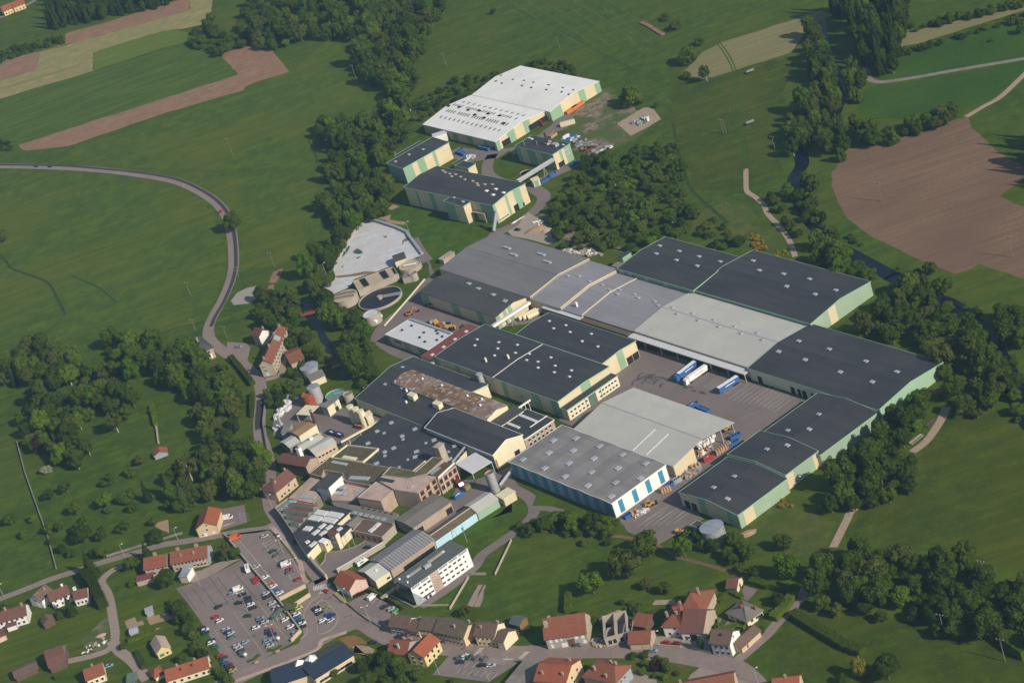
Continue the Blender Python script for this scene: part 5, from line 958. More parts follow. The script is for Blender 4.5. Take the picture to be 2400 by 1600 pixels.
hall('terraced_house', 'long old terrace with red tiled roof and slate gable end', 'house', 'e 5 712', 'e 662 582', 11, 5.4, prof=gable(3.6), roof='roof_tile', wall='stone', wmat={'b': 'slate_wall'}, wins={'a': W2(9)}, chim=[(.18, .62, 1.6, 1.4), (.70, .62, 1.6, 1.6), (.28, .25, 1.0, .9), (.64, .25, 1.0, .9)], **hs)
hall('terraced_house', 'left end house of the old terrace with brown tiled roof', 'house', 'M 1325 527', 'M 1525 487', 11, 5.0, prof=gable(3.6), roof='roof_tile', wall='stone', wmat={'b': 'slate_wall'}, wins={'a': W2(4)}, chim=[(.5, .55, 1.6, 1.5)], **hs)
hall('garden_shed', 'blue-grey roofed shed in front of the old terrace', 'shed', 'e 150 950', 'e 290 945', 8, 4.0, roof='roof_bluegrey', wall='render_tan', wmat={'b': 'render_white'}, prof=[(0, 0), (1, 1)])
hall('garden_shed', 'maroon flat-roofed shed under the tree by the terrace', 'shed', 'M 1250 640', 'M 1400 600', 5, 3.0, roof='roof_maroon', wall='stone')
hall('house', 'small white house with brown gable roof by the left lane', 'house', 'M 268 790', 'M 378 812', 9, 5.0, axis='v', prof=gable(3), roof='roof_brown', wall='render_white', wins={'a': [(.5, 3.6, 1, 1.2), (.5, .8, 3, 2.0, 'white', 'door')]}, chim=[(.7, .7, 1.2)], **hs)
hall('house', 'white farmhouse with brown roof behind the dark fir tree', 'house', 'M 470 820', 'M 640 745', 9, 5.2, prof=gable(3), roof='roof_brownred', wall='render_white', wins={'a': W2(3)}, chim=[(.8, .6, 1.4, 1.1, 'white')], **hs)
hall('house', 'white wing with brown roof and white chimney beside the conifer hedge', 'house', 'M 680 800', 'M 800 770', 8, 4.6, prof=gable(2.6), roof='roof_brownred', wall='render_white', wins={'a': W2(3, z=(1.2,))}, chim=[(.1, .6, 1.8, 1.3, 'white')], **hs)
hall('house', 'long white house with brown-red roof at left picture edge', 'house', 'M -80 1035', 'M 240 940', 10, 5.4, prof=gable(3.2), roof='roof_brownred', wall='render_white', wins={'a': W2(6, w=1.2)}, chim=[(.45, .5, 1.4), (.92, .5, 1.4)], **hs)
hall('porch_house', 'low white porch with brown roof in front of left-edge house', 'annex', 'M 60 1060', 'M 150 1030', 4, 2.8, prof=[(0, 0), (1, 1)], roof='roof_brownred', wall='render_white')
hall('garden_shed', 'dark timber shed with brown gable roof below left-edge house', 'shed', 'M 400 1035', 'M 500 985', 6, 2.8, axis='v', prof=gable(2), roof='roof_brown', wall='wood_dark')
hall('garage', 'pink walled garage at the left picture edge', 'garage', 'M -40 1165', 'M 50 1125', 6, 3, prof=[(0, 0), (1, .8)], roof='roof_brownred', wall='render_pink')
hall('barn', 'timber barn with grey upper and dark red lower roof', 'barn', 'M 452 1425', 'M 608 1360', 10, 4.0, prof=[(0, 0), (.45, 2.0), (1, 3.2)], roof='roof_brownred', wall='wood_dark', **hs)
hall('barn', 'grey roofed barn rising behind the dark red roof', 'barn', 'M 425 1345', 'M 590 1300', 8, 5.0, prof=gable(2), roof='roof_eternit', wall='wood_dark', **hs)
hall('shed', 'long low shed with brown-red roof in the lower left garden', 'shed', 'M 140 1520', 'M 345 1430', 7, 2.8, prof=[(0, 0), (.6, 1.2), (1, .6)], roof='roof_brown', wall='wood_dark', **hs)
hall('house', 'cream house with plain terracotta roof by the gravel lane', 'house', 'M 795 1545', 'M 960 1480', 11, 4.2, prof=gable(3), roof='roof_tile', wall='cream2', wins={'a': W2(3, z=(1.2,), w=1.3)}, chim=[(.5, .6, 1.2)], **hs)
hall('house', 'pale brown hipped roof house with terrace near the car park', 'house', 'M 1440 1298', 'M 1562 1240', 12, 3.6, axis='v', prof=gable(2.6), roof='concrete_pink', wall='render_yellow', wins={'a': [(.3, .8, 2.4, 1.6, 'shutter', 'awning'), (.7, 1, 1.2, 1.2)]}, **hs)
hall('house', 'long house with bright terracotta roof below the hedge', 'house', 'M 1535 1550', 'f 385 1287', 11, 3.6, prof=gable(3), roof='roof_terra', wall='cream2', wins={'a': W2(5, z=(1.0,), w=1.4)}, chim=[(.3, .5, 1.0), (.7, .7, 1.0)], sky=[(.35, .3, 1.2, 1, .15, 'glass'), (.62, .34, 1.2, 1, .15, 'glass')], **hs)
hall('garage', 'small terracotta hipped garage beside the long terracotta house', 'garage', 'M 1420 1512', 'M 1500 1470', 8, 2.8, hip=(2, 2, 2), roof='roof_terra', wall='cream2', **hs)
hall('greenhouse', 'small glass greenhouse in the vegetable garden', 'greenhouse', 'M 1195 1120', 'M 1265 1095', 6, 2.4, prof=gable(.8), roof='skylight', wall='skylight')
hall('greenhouse', 'low glass shed at the bottom left garden edge', 'greenhouse', 'M 1165 1560', 'M 1240 1540', 7, 2.4, prof=gable(.8), roof='glass_green', wall='glass_green')
hall('garden_shed', 'corrugated metal shed in the grass garden', 'shed', 'M 1340 930', 'M 1405 905', 5, 2.4, roof='galv', wall='steel')
H = hall('school', 'low school with dark blue roof and white pyramid roof lights', 'building', 'N 540 1530', 'N 895 1308', 17, 4.6, prof=gable(2.0), roof='roof_navy', wall='render_peach', wins={'a': grid(8, (.9,), 2.2, 1.5)}, sky=[(.66, .80, 15, 6, .2, 'roof_slate2', 'roof_deck')], **hs)
def pyramid(H, fx, fy, s, hh):
    x, y = fx * H.L, fy * H.W; z = H.rz(x, y) - .3
    ob('roof_light', mesh('roof_light', [(x - s, y - s, z), (x + s, y - s, z), (x + s, y + s, z), (x - s, y + s, z), (x, y, z + hh)], [(0, 1, 4), (1, 2, 4), (2, 3, 4), (3, 0, 4)]), 'white', H.roof)
pyramid(H, .28, .80, 3.4, 3.4)
H = hall('school', 'lower left wing of the blue-roofed school at picture edge', 'building', 'N 160 1600', 'N 520 1480', 15, 4.6, prof=gable(2.0), roof='roof_navy', wall='render_peach', **hs)
pyramid(H, .72, .6, 2.4, 2.8)
hall('terraced_house', 'brown roofed end house of the street row next to small car park', 'house', 'h 207 427', 'h 490 472', 'h 640 300', 5.0, prof=gable(3.2), roof='roof_brown', wall='render_grey', wmat={'b': 'cream2'}, wins={'a': W2(4)}, chim=[(.1, .6, 1.2)], **hs)
hall('terraced_house', 'low brown roofed second house of the street row', 'house', 'h 500 492', 'h 655 520', 9, 4.2, prof=gable(2.8), roof='roof_brown', wall='render_tan', wins={'a': W2(3, z=(1.0,))}, chim=[(.5, .8, 1.4)], **hs)
hall('terraced_house', 'olive roofed third house of the street row with orange shutters', 'house', 'h 657 478', 'h 885 502', 10, 5.2, prof=gable(3.2), roof='roof_olive', wall='render_tan', wmat={'b': 'cream2'}, wins={'a': W2(4, 'shutter_brown')}, **hs)
hall('terraced_house', 'longest dark brown roofed house of the street row with satellite dish', 'house', 'h 895 515', 'h 1340 612', 11, 5.6, prof=gable(3.4), roof='roof_olive', wall='render_tan', wmat={'b': 'render_peach'}, wins={'a': W2(7)}, chim=[(.62, .3, 1.4), (.8, .9, 1.2)], **hs)
hall('terraced_house', 'cream gabled house with red shutters at the end of street row', 'house', 'h 1512 572', 'h 1815 592', 10.5, 6.2, prof=gable(3.2), roof='roof_brown', wall='render_yellow', wmat={'b': 'cream2'}, wins={'a': W2(4, 'shutter_brown')}, chim=[(.25, .3, 1.0), (.95, .65, 1.4)], **hs)
hall('annex', 'cream annex with wide blank gable beside the red-shuttered house', 'annex', 'h 1845 652', 'h 1952 680', 9.5, 5.0, prof=gable(2.6), roof='roof_brown', wall='cream2', **hs)
hall('garden_shed', 'green roofed wooden shed behind the cream annex', 'shed', 'h 2055 385', 'h 2200 425', 6, 3.0, prof=gable(1.6), roof='roof_green', wall='wood_dark', wmat={'b': 'ochre'}, **hs)
hall('house', 'bright yellow house with orange-red roof by the street car park', 'house', 'h 737 907', 'h 977 652', 10, 6.0, prof=gable(3.2), roof='roof_terra', wall='render_yellow', wins={'a': grid(3, (1.0, 3.9), 1.3, 1.7, .08, .92), 'd': grid(2, (1.0, 3.6), 1.3, 1.5)}, **hs)
hall('house', 'red-brown roofed house left of the yellow house', 'house', 'h 187 852', 'h 470 868', 11, 4.6, prof=gable(3.4), roof='roof_tile', wall='render_grey', wins={'a': W2(3, z=(1.0,))}, chim=[(.55, .2, 2.6, .9, 'concrete'), (.4, .9, 1.2), (.8, .9, 1.2)], **hs)
hall('farmhouse', 'large grey farmhouse with big rust-red tiled roof on main street', 'house', 'n 290 1152', 'n 1040 1042', 14, 6.0, prof=gable(6.5), roof='roof_tile', wall='render_grey', wmat={'b': 'stone'}, wins={'a': [(.12, 3.6, 1.2, 1.8, 'white'), (.26, 3.6, 1.2, 1.8, 'white'), (.38, 3.8, .8, 1.6, 'white'), (.75, 3.6, 1.4, 1.4, 'white'), (.90, 3.6, 1.4, 1.4, 'white'), (.12, .7, 1.2, 1.7, 'white'), (.42, 0, 2.8, 2.4, 'white', 'door'), (.60, 0, 3.2, 4, 'shutter_brown', 'barn_door'), (.92, .9, 1.6, 1.4, 'white')]}, chim=[(.06, .32, 1.8, 1.6, 'concrete'), (.06, .85, 1.6, 1.1, 'concrete')], **hs)
# roofless house under rebuilding
a, b = G('n 1375 1130', 5.2), G('n 1815 1020', 5.2); u = (b - a); u.z = 0; L_ = u.length; E_ = thing('ruined_house', 'roofless stone house being rebuilt with bare walls', 'house', (a.x, a.y, 0), math.atan2(u.y, u.x)); W_ = 16
for bx in ((0, 0, 0, L_, .6, 5.0), (0, W_ - .6, 0, L_, W_, 6.4), (0, .6, 0, .6, W_ - .6, 6.0), (L_ - .6, .6, 0, L_, W_ - .6, 6.2), (L_ * .48, .6, 0, L_ * .48 + .7, W_ - .6, 6.8), (.6, W_ * .42, 0, L_ * .48, W_ * .42 + .5, 5.2)):
    box('wall', bx, 'concrete', E_)
box('floor_slab', (.6, .6, .05, L_ - .6, W_ - .6, .4), 'slate_wall', E_)
for x in (.12, .32, .62, .85): box('window_opening', (L_ * x, -.06, 1.0, L_ * x + 1.6, .02, 3.2), 'dark', E_)
for k in range(4): ob('roof_timber', mesh('roof_timber', *beam((L_ * .1 + k * 4, .3, 5.2), (L_ * .2 + k * 4, W_ * .42, 5.6), .3)), 'concrete', E_)
hall('barn', 'small barn with brown tiled roof beside the roofless house', 'barn', 'n 1830 1232', 'n 2212 1212', 9, 3.6, prof=gable(3.2), roof='roof_tile', wall='stone', wins={'a': [(.3, 0, 5, 2.6, 'render_tan', 'door'), (.78, 0, 3.4, 2.6, 'render_tan', 'door')]}, **hs)
hall('barn', 'little red-brown roofed lean-to behind the small barn', 'shed', 'n 1870 890', 'n 2130 930', 7, 4.5, prof=[(0, 0), (1, 1.2)], roof='roof_tile', wall='wood_dark', **hs)
hall('farmhouse', 'white walled farm barn with broad brown tiled roof and arched door', 'house', 'o 590 1105', 'o 988 1112', 17, 4.4, prof=gable(5.5, .55), roof='roof_brownred', wall='render_white', wmat={'b': 'stone'}, wins={'a': [(.2, 0, 1.2, 2.2, 'shutter_brown', 'door'), (.55, 0, 3.4, 3.2, 'dark', 'barn_door'), (.32, 1, .9, 1.2)]}, **hs)
hall('farmhouse', 'white farmhouse corner with red hipped roof and chimneys', 'house', 'o 250 988', 'o 585 985', 17, 6.2, hip=(7, 6, 4.5), roof='roof_tile', wall='render_white', wins={'a': [(.65, 3.8, 1.3, 1.6, 'shutter_brown'), (.3, .8, 1.2, 1.8, 'shutter_brown'), (.7, .9, 1.2, 1.4)]}, chim=[(.15, .3, 1.4), (.7, .3, 1.4), (.55, .8, 1.6)], **hs)
hall('farmhouse', 'rear farm wing with orange-red hipped roof and tall chimney', 'house', 'o 560 770', 'o 1000 760', 18, 6.4, hip=(4, 8, 5), roof='roof_tile', wall='stone', chim=[(.62, .6, 2.4)], **hs)
hall('bungalow', 'bungalow with dark grey pyramid roof and brick chimney', 'house', 'o 1432 730', 'o 1802 900', 'o 2088 692', 3.6, hip=(8, 8, 2.8), roof='roof_eternit', wall='cream2', wins={'b': [(.3, 1.4, 1.4, 1.2), (.62, 1.2, 1.6, 1.2), (.8, 0, 3, 2.2, 'dark', 'door')], 'a': grid(3, (1.2,), 1.4, 1.1)}, chim=[(.5, .42, 1.4, 1, 'roof_terra'), (.85, .8, 1.3, 1, 'roof_terra')], **hs)
hall('garage', 'small cream garage with maroon gable roof by the clipped hedge', 'garage', 'o 1432 290', 'o 1612 292', 8, 3.0, prof=gable(2.4), roof='roof_brownred', wall='cream2', wmat={'a': 'shutter'}, wins={'b': [(.5, 0, 1.6, 2.4, 'shutter_brown', 'door')]}, **hs)
hall('house', 'grey-fronted house with bright white gable by the road junction', 'house', 'o 1128 1297', 'o 1480 1332', 10.5, 6.8, prof=gable(3.4), roof='roof_brown', wall='slate_wall', wmat={'b': 'white_wall'}, wins={'a': grid(3, (.9, 3.9), 1.1, 1.8, .12, .98), 'b': [(.45, 7.2, .8, 1.2)]}, chim=[(.5, .3, .6, .8, 'glass')], **hs)
hall('shed', 'long shed with brown roof and pinkish wall along the side road', 'shed', 'o 1700 1397', 'o 2050 1072', 7, 3.2, prof=gable(1.8), roof='roof_brown', wall='render_tan', wins={'a': [(.3, .6, .9, 1.8, 'shutter_brown', 'door')]}, **hs)
hall('house', 'big pink gabled house with terracotta roof at bottom picture edge', 'house', 'O 205 1547', 'O 492 1562', 'O 655 1352', 7.6, prof=gable(3.2), roof='roof_terra', wall='render_grey', wmat={'b': 'render_peach'}, wins={'b': [(.4, 2, 1.2, 1.6), (.7, 5, 1.2, 1.6), (.35, 5, 1.2, 1.6)]}, chim=[(.2, .2, 1.4), (.85, .2, 1.4), (.8, .8, 1.4)], **hs)
hall('house', 'brown-red half-hipped house with slate gable at bottom edge', 'house', 'O 650 1502', 'O 948 1560', 'O 1108 1410', 6.6, hip=(4, 3, 4), roof='roof_tile', wall='stone', wmat={'b': 'slate_wall'}, wins={'b': [(.3, 3.5, 1.1, 1.6, 'shutter_brown'), (.55, 3.5, 1.1, 1.6, 'shutter_brown')]}, chim=[(.3, .25, 2.2), (.55, .8, 1.6), (.75, .7, 1.6), (.7, .1, 1.8)], **hs)
hall('house', 'grey flat-roofed annex with small red roof at bottom edge', 'annex', 'O -60 1560', 'O 130 1590', 18, 3.6, roof='concrete_dark', wall='render_grey', over=.2)
hall('house', 'red roofed house at the bottom edge below the curve', 'house', '0 1585 1640', '0 1722 1614', 13, 6, prof=gable(3.6), roof='roof_tile', wall='render_tan', chim=[(.1, .6, 1.2)], **hs)
hall('house', 'terracotta roof peeking above the lower right picture edge', 'house', '0 1812 1618', '0 1872 1612', 9, 5, prof=gable(3), roof='roof_terra', wall='render_tan', chim=[(.5, .5, 1.2)], **hs)
hall('stone_house', 'long stone house with patched rust-brown roof near the river', 'house', 'p 530 912', 'p 752 868', 'p 925 252', 8.4, axis='v', prof=gable(3.0), roof='roof_tile', wall='stone', wins={'a': [(.28, 6.0, 1.5, 1.3, 'shutter'), (.34, 3.6, 1.4, 1.4, 'shutter'), (.40, .9, 1.8, 1.4, 'sky_blue')], 'b': grid(9, (1.0, 3.6, 6.2), 1.1, 1.4, .05, .95)}, sky=[(.25, .80, 3.5, 6, .15, 'bale_white', 'roof_patch'), (.75, .66, 3, 5, .15, 'slate_wall', 'roof_patch')], chim=[(.5, .03, 1.2), (.5, .38, 1.4), (.5, .72, 1.4), (.6, .97, 1.4)], **hs)
hall('stone_house', 'red-brown roofed side wing of the long stone house', 'house', 'p 390 352', 'p 520 390', 8, 7.0, prof=gable(2.8), roof='roof_brownred', wall='stone', wmat={'b': 'render_white'}, chim=[(.4, .9, 1.4)], **hs)
hall('shed', 'overgrown brown tiled barn roof beside the riverside trees', 'barn', 'p 1110 880', 'p 1350 780', 18, 3.2, prof=gable(2.2), roof='roof_tile', wall='stone', **hs)
hall('ruin', 'small roofless stone ruin covered in bushes by the river', 'ruin', 'p 1140 290', 'p 1300 350', 6, 3.5, roof='scrub', wall='stone', over=0)
hall('manor', 'stone manor with blue-grey slate hipped roof at the road fork', 'house', 'I 1700 22', 'I 1812 118', 'I 1955 52', 7.4, hip=(5, 5, 3.6), roof='roof_slate2', wall='stone', wins={'b': [(.25, 1, 1.2, 1.8, 'white'), (.7, 1, 2.2, 2.4, 'white'), (.3, 4.4, 1.1, 1.7), (.7, 4.4, 1.1, 1.7)]}, chim=[(.4, .6, 1.4), (.6, .5, 1.4)], **hs)
hall('garden_hut', 'small dark garden hut with orange tiled gable roof', 'hut', 'I 1415 1055', 'I 1535 1010', 5, 2.6, axis='v', prof=gable(1.8), roof='roof_terra', wall='slate_wall', **hs)
hall('house', 'cream farmhouse with orange roof in the top left corner', 'house', 'A 30 105', 'A 115 68', 10, 5.0, prof=gable(3), roof='roof_terra', wall='render_yellow', wins={'a': W2(3)}, **hs)
hall('house', 'second cream house with orange roof touching the top left farmhouse', 'house', 'A 122 70', 'A 225 30', 12, 5.0, prof=gable(3), roof='roof_terra', wall='render_yellow', wins={'a': W2(3)}, **hs)
ribbon('road', ['A -80,190 60,140 240,50', 'A 330,0'], 6, 'asphalt_old', .05)
# car-park walls and walls around gardens
wallline('retaining_wall', 'long dark retaining wall between upper and lower car park', ['e 1000,190 1340,610 1870,1240', 'f 1750,160 2080,620'], .6, 1.6, 'concrete_dark', cap='concrete')
wallline('retaining_wall', 'pale wall end at the mouth of lower car park', ['f 2085,625 1910,815'], .8, 1.8, 'render_tan')
wallline('retaining_wall', 'pale wall on the upper side of the bus shelter court', ['g 130,605 610,360'], .6, 2.2, 'render_tan')
wallline('retaining_wall', 'pale wall on the lower side of the bus shelter court', ['g 395,720 690,520'], .6, 2.2, 'render_tan')
hall('shelter', 'bicycle shelter with mossy cream canopy roof by car park wall', 'shelter', 'g 200 770', 'g 390 760', 4, 2.6, roof='roof_mossgreen', open_='ab', wall='concrete', prof=[(0, 0), (1, .5)])
hall('shelter', 'glass walkway canopy with green panels next to bicycle shelter', 'shelter', 'f 1620 360', 'f 1770 205', 3, 2.4, roof='glass_green', open_='abcd', wall='concrete', posts=3, thick=.15)
wallline('boundary_wall', 'dark low wall along the street car park pavement', ['g 1360,660 1630,880', 'g 1740,960 2000,1110'], .5, 1.1, 'concrete_dark')
wallline('garden_wall', 'stone wall beside the lane left of the terrace', ['M 980,410 1270,320 1680,195'], .6, 1.2, 'concrete_dark')
wallline('field_wall', 'long thin dark wall between meadow and park', ['I 160,930 230,1200 360,1568', 'M 440,220 520,520'], .6, 1.3, 'concrete_dark')
wallline('garden_wall', 'narrow stone wall running up the park from orange-roofed hut', ['I 1460,940 1440,790'], .8, 1.4, 'stone')
wallline('boundary_wall', 'pale concrete panel fence behind the allotment garden', ['w 2091,840 1780,845'], .12, 1.5, 'concrete', 'fence')
wallline('boundary_wall', 'pale concrete panel fence sloping down to the street', ['w 1735,905 1350,1560'], .12, 1.5, 'concrete', 'fence')
wallline('boundary_wall', 'pale concrete panel fence climbing towards the works lawn', ['N 2200,580 2352,260'], .12, 1.5, 'concrete', 'fence')
wallline('garden_wall', 'low wall with pillars along the street by the white gabled house', ['O 1660,1250 1830,1300'], .4, 1.0, 'stone')
wallline('garden_wall', 'low stone wall in front of two red parked cars', ['o 200,1355 600,1390'], .5, 1.0, 'stone')
wallline('road_wall', 'stone wall on the road beside the boiler yard', ['J 95,560 70,760 110,1000'], .6, 2.0, 'concrete_dark')
# ------------------------------------------------------------------ vegetation
TR = random.Random(5)
def ico():
    t = (1 + 5 ** .5) / 2
    v = [Vector(p).normalized() for p in ((-1, t, 0), (1, t, 0), (-1, -t, 0), (1, -t, 0), (0, -1, t), (0, 1, t), (0, -1, -t), (0, 1, -t), (t, 0, -1), (t, 0, 1), (-t, 0, -1), (-t, 0, 1))]
    f = [(0, 11, 5), (0, 5, 1), (0, 1, 7), (0, 7, 10), (0, 10, 11), (1, 5, 9), (5, 11, 4), (11, 10, 2), (10, 7, 6), (7, 1, 8), (3, 9, 4), (3, 4, 2), (3, 2, 6), (3, 6, 8), (3, 8, 9), (4, 9, 5), (2, 4, 11), (6, 2, 10), (8, 6, 7), (9, 8, 1)]
    return v, f
ICO = ico()
def rdir(rg):
    while True:
        d = Vector((rg.uniform(-1, 1), rg.uniform(-1, 1), rg.uniform(-1, 1)))
        if .05 < d.length < 1: return d.normalized()
def leafquads(rg, V, Fc, p, nrm, s):
    n = (nrm + rdir(rg) * .75).normalized(); t = n.cross(rdir(rg)).normalized(); b = n.cross(t); k = len(V); a = s * rg.uniform(.7, 1.25); c = s * rg.uniform(.5, .9)
    V += [p - t * a - b * c * .4, p + t * a * .2 - b * c, p + t * a + b * c * .3, p - t * a * .1 + b * c]; Fc.append((k, k + 1, k + 2, k + 3))
def crown_mesh(seed, shape='round', blobs=30, leaves=1500, ls=.085):
    rg = random.Random(seed); V, Fc = [], []; B = []
    for k in range(blobs):
        d = rdir(rg); q = rg.uniform(.35, .74)
        if shape == 'round': c = Vector((d.x * q, d.y * q, .56 + d.z * q * .42)); r = rg.uniform(.24, .38)
        elif shape == 'tall': c = Vector((d.x * q * .9, d.y * q * .9, .54 + d.z * q * .50)); r = rg.uniform(.22, .34)
        elif shape == 'bush': c = Vector((d.x * q, d.y * q, .42 + d.z * q * .55)); r = rg.uniform(.28, .42)
        else: c = Vector((d.x * q * 1.05, d.y * q * 1.05, .60 + d.z * q * .34)); r = rg.uniform(.16, .28)
        if c.z < .25 and shape in ('round', 'open'): r *= .7
        B.append((c, r))
    zr = .47 if shape in ('round', 'open') else .6
    if shape != 'open' or True:
        for c, r in B:
            k = len(V); V += [Vector((c.x + p.x * r * .78 * rg.uniform(.85, 1.1), c.y + p.y * r * .78, c.z + p.z * r * .78 * zr)) for p in ICO[0]]; Fc += [tuple(i + k for i in f) for f in ICO[1]]
    n = 0
    while n < leaves:
        c, r = B[rg.randrange(blobs)]; d = rdir(rg)
        if rg.random() < .45: d = (d + Vector((c.x, c.y, (c.z - .5) * 1.6 + .25))).normalized()
        p = Vector((c.x + d.x * r, c.y + d.y * r, c.z + d.z * r * zr)); bad = False
        for c2, r2 in B:
            e = p - c2
            if (e.x / r2) ** 2 + (e.y / r2) ** 2 + (e.z / r2 / zr) ** 2 < .6: bad = True; break
        if bad and rg.random() < .92: n += .25; continue
        s = ls * rg.uniform(.7, 1.3); k0 = len(V); leafquads(rg, V, Fc, Vector((0, 0, 0)), d, s)
        for i in range(k0, len(V)): q = V[i]; V[i] = Vector((p.x + q.x, p.y + q.y, max(.02, p.z + q.z * zr)))
        n += 1
    return mesh('crown', V, Fc)
def conifer_mesh(seed, leaves=1300, ls=.1):
    rg = random.Random(seed); V, Fc = [], []
    k = len(V); n = 9
    lay = [(.06, .98), (.2, .86), (.38, .68), (.56, .48), (.74, .28), (.9, .12), (1.0, .01)]
    for z, r in lay:
        for q in range(n): a = 2 * math.pi * q / n; rr = r * .72 * rg.uniform(.8, 1.1); V.append(Vector((rr * math.cos(a), rr * math.sin(a), z)))
    for i in range(len(lay) - 1): Fc += [(i * n + q, i * n + (q + 1) % n, (i + 1) * n + (q + 1) % n, (i + 1) * n + q) for q in range(n)]
    for _ in range(leaves):
        z = 1 - rg.random() ** .62 * .95; a = rg.uniform(0, 6.283); lob = .78 + .22 * math.sin(a * 7 + z * 40); r = (1.0 - z) * lob * rg.uniform(.72, 1.05) + .02
        p = Vector((r * math.cos(a), r * math.sin(a), z)); d = Vector((math.cos(a), math.sin(a), .35)); k0 = len(V)
        leafquads(rg, V, Fc, Vector((0, 0, 0)), d, ls * (.5 + .7 * (1 - z)))
        for i in range(k0, len(V)): q = V[i]; V[i] = Vector((p.x + q.x, p.y + q.y, max(.02, p.z + q.z * .4 - .02)))
    return mesh('crown', V, Fc)
def trunk_mesh(seed, top=.62, rr=.055):
    rg = random.Random(seed); vf = [cyl(rr, rr * .45, 0, top, 7, True)]
    for k in range(5):
        a = rg.uniform(0, 6.28); z = rg.uniform(.25, .5)
        vf.append(beam((0, 0, z), (math.cos(a) * .5, math.sin(a) * .5, z + rg.uniform(.12, .25)), rr * .7, rr * .3))
    return mesh('trunk', *join(*vf))
CR = {'round': [crown_mesh(k, 'round') for k in range(6)], 'tall': [crown_mesh(20 + k, 'tall') for k in range(3)], 'open': [crown_mesh(40 + k, 'open', 34, 1100, .075) for k in range(3)],
      'bush': [crown_mesh(60 + k, 'bush', 22, 900, .11) for k in range(4)], 'conifer': [conifer_mesh(80 + k) for k in range(3)]}
TK = [trunk_mesh(k) for k in range(3)]
LV = dict(mid='leaf_mid', dark='leaf_dark', bright='leaf_bright', olive='leaf_olive', grey='leaf_grey', conifer='leaf_conifer', purple='leaf_purple', yellow='leaf_yellow', broom='leaf_broom', cream='leaf_cream', hedge='leaf_hedge')
def plant(g, r, ht, shape, leaf, name, label, group=None, cat='tree', pale=False):
    o = thing(name, label, cat, (g.x, g.y, 0), TR.uniform(0, 6.28), group); q = TR.uniform(.92, 1.08)
    o.scale = (r * q, r / q, ht)
    obm('crown', TR.choice(CR[shape]), LV[leaf], o)
    if cat == 'tree': obm('trunk', TR.choice(TK), 'bark_pale' if pale else 'bark', o)
    return o
def tree(p, dia, leaf, label, shape='round', k=2.3, name='tree', group=None, cat='tree', pale=False):
    """p and dia: middle and breadth of the crown as measured on the photograph"""
    if isinstance(p, str): p = pt(p)
    r = dia / 2 * mpp(p); ht = r * k; g = G(p, ht * (.56 if cat == 'tree' else .45))
    return plant(g, r, ht, shape, leaf, name, label, group, cat, pale)
def inside(x, y, P):
    c = False; n = len(P)
    for i in range(n):
        (x1, y1), (x2, y2) = P[i], P[(i + 1) % n]
        if (y1 > y) != (y2 > y) and x < (x2 - x1) * (y - y1) / (y2 - y1) + x1: c = not c
    return c
def spots(poly, gap, z, rg, tries=6000):
    P = [q for s in (poly if isinstance(poly, list) else [poly]) for q in (pts(s) if isinstance(s, str) else [s])]
    Wd = [G(q, z) for q in P]; Q = [(w.x, w.y) for w in Wd]
    x0, x1 = min(q[0] for q in Q), max(q[0] for q in Q); y0, y1 = min(q[1] for q in Q), max(q[1] for q in Q); out = []; cell = {}
    for _ in range(tries):
        x, y = rg.uniform(x0, x1), rg.uniform(y0, y1)
        if not inside(x, y, Q): continue
        i, j = int(x // gap), int(y // gap)
        if any((x - a) ** 2 + (y - b) ** 2 < gap * gap for di in (-1, 0, 1) for dj in (-1, 0, 1) for a, b in cell.get((i + di, j + dj), ())): continue
        cell.setdefault((i, j), []).append((x, y)); out.append((x, y))
    return out
NT = {}
ADJ = {'leaf': dict(mid='green', dark='dark green', bright='light green', olive='olive', grey='grey-green', conifer='blackish', purple='purple', broom='yellow', yellow='yellowish', cream='cream'), 'shape': dict(round='round', tall='slender', open='sparse', bush='bushy', conifer='pointed')}
def seen(x, y, z):
    d = Vector((x, y, z)) - EYE; w_ = d.dot(_F); return 1200 + CAM_F * d.dot(_R) / w_, 800 - CAM_F * d.dot(_U) / w_
def wood(poly, gap, r, k, mix, name, label, group, cat='tree', tries=6000, sep=False):
    if sep:
        for q in poly: wood([q], gap, r, k, mix, name, label, group, cat, tries)
        return
    rg = random.Random(hash(label) % 1000 if False else len(label) * 37 + int(gap * 10)); zc = r[1] * k * .5
    if cat == 'tree': gap *= .93
    S_ = spots(poly, gap, zc, rg, tries); I_ = [seen(x, y, zc) for x, y in S_]
    if not S_: return
    xs, ys = sorted(i[0] for i in I_), sorted(i[1] for i in I_); n_ = len(S_)
    what, _, place = label.partition('|')
    for (x, y), (ix, iy) in zip(S_, I_):
        hz = 'left' if ix < xs[n_ // 3] else 'right' if ix > xs[2 * n_ // 3] else 'centre'; vz = 'upper' if iy < ys[n_ // 3] else 'lower' if iy > ys[2 * n_ // 3] else 'middle'
        kind = rg.choices([m_[0] for m_ in mix], [m_[1] for m_ in mix])[0]; shp, leaf = kind.split('/')
        rad = rg.uniform(r[0] * .85, r[1]) * rg.choice((.8, 1.05, 1.1, 1.25)); kk = k * rg.uniform(.75, 1.25) * (1.5 if shp == 'conifer' else 1)
        size = 'small' if rad < r[0] + (r[1] - r[0]) / 3 else 'large' if rad > r[0] + (r[1] - r[0]) * 2 / 3 else 'mid-sized'
        lab = '%s %s %s %s %s %s of %s' % (size, ADJ['leaf'][leaf], ADJ['shape'][shp], what, vz, hz, place)
        plant(Vector((x, y, 0)), rad * (.75 if shp == 'conifer' else 1), rad * kk, shp, leaf, name, lab, group, cat, rg.random() < .15)
        NT[name] = NT.get(name, 0) + 1
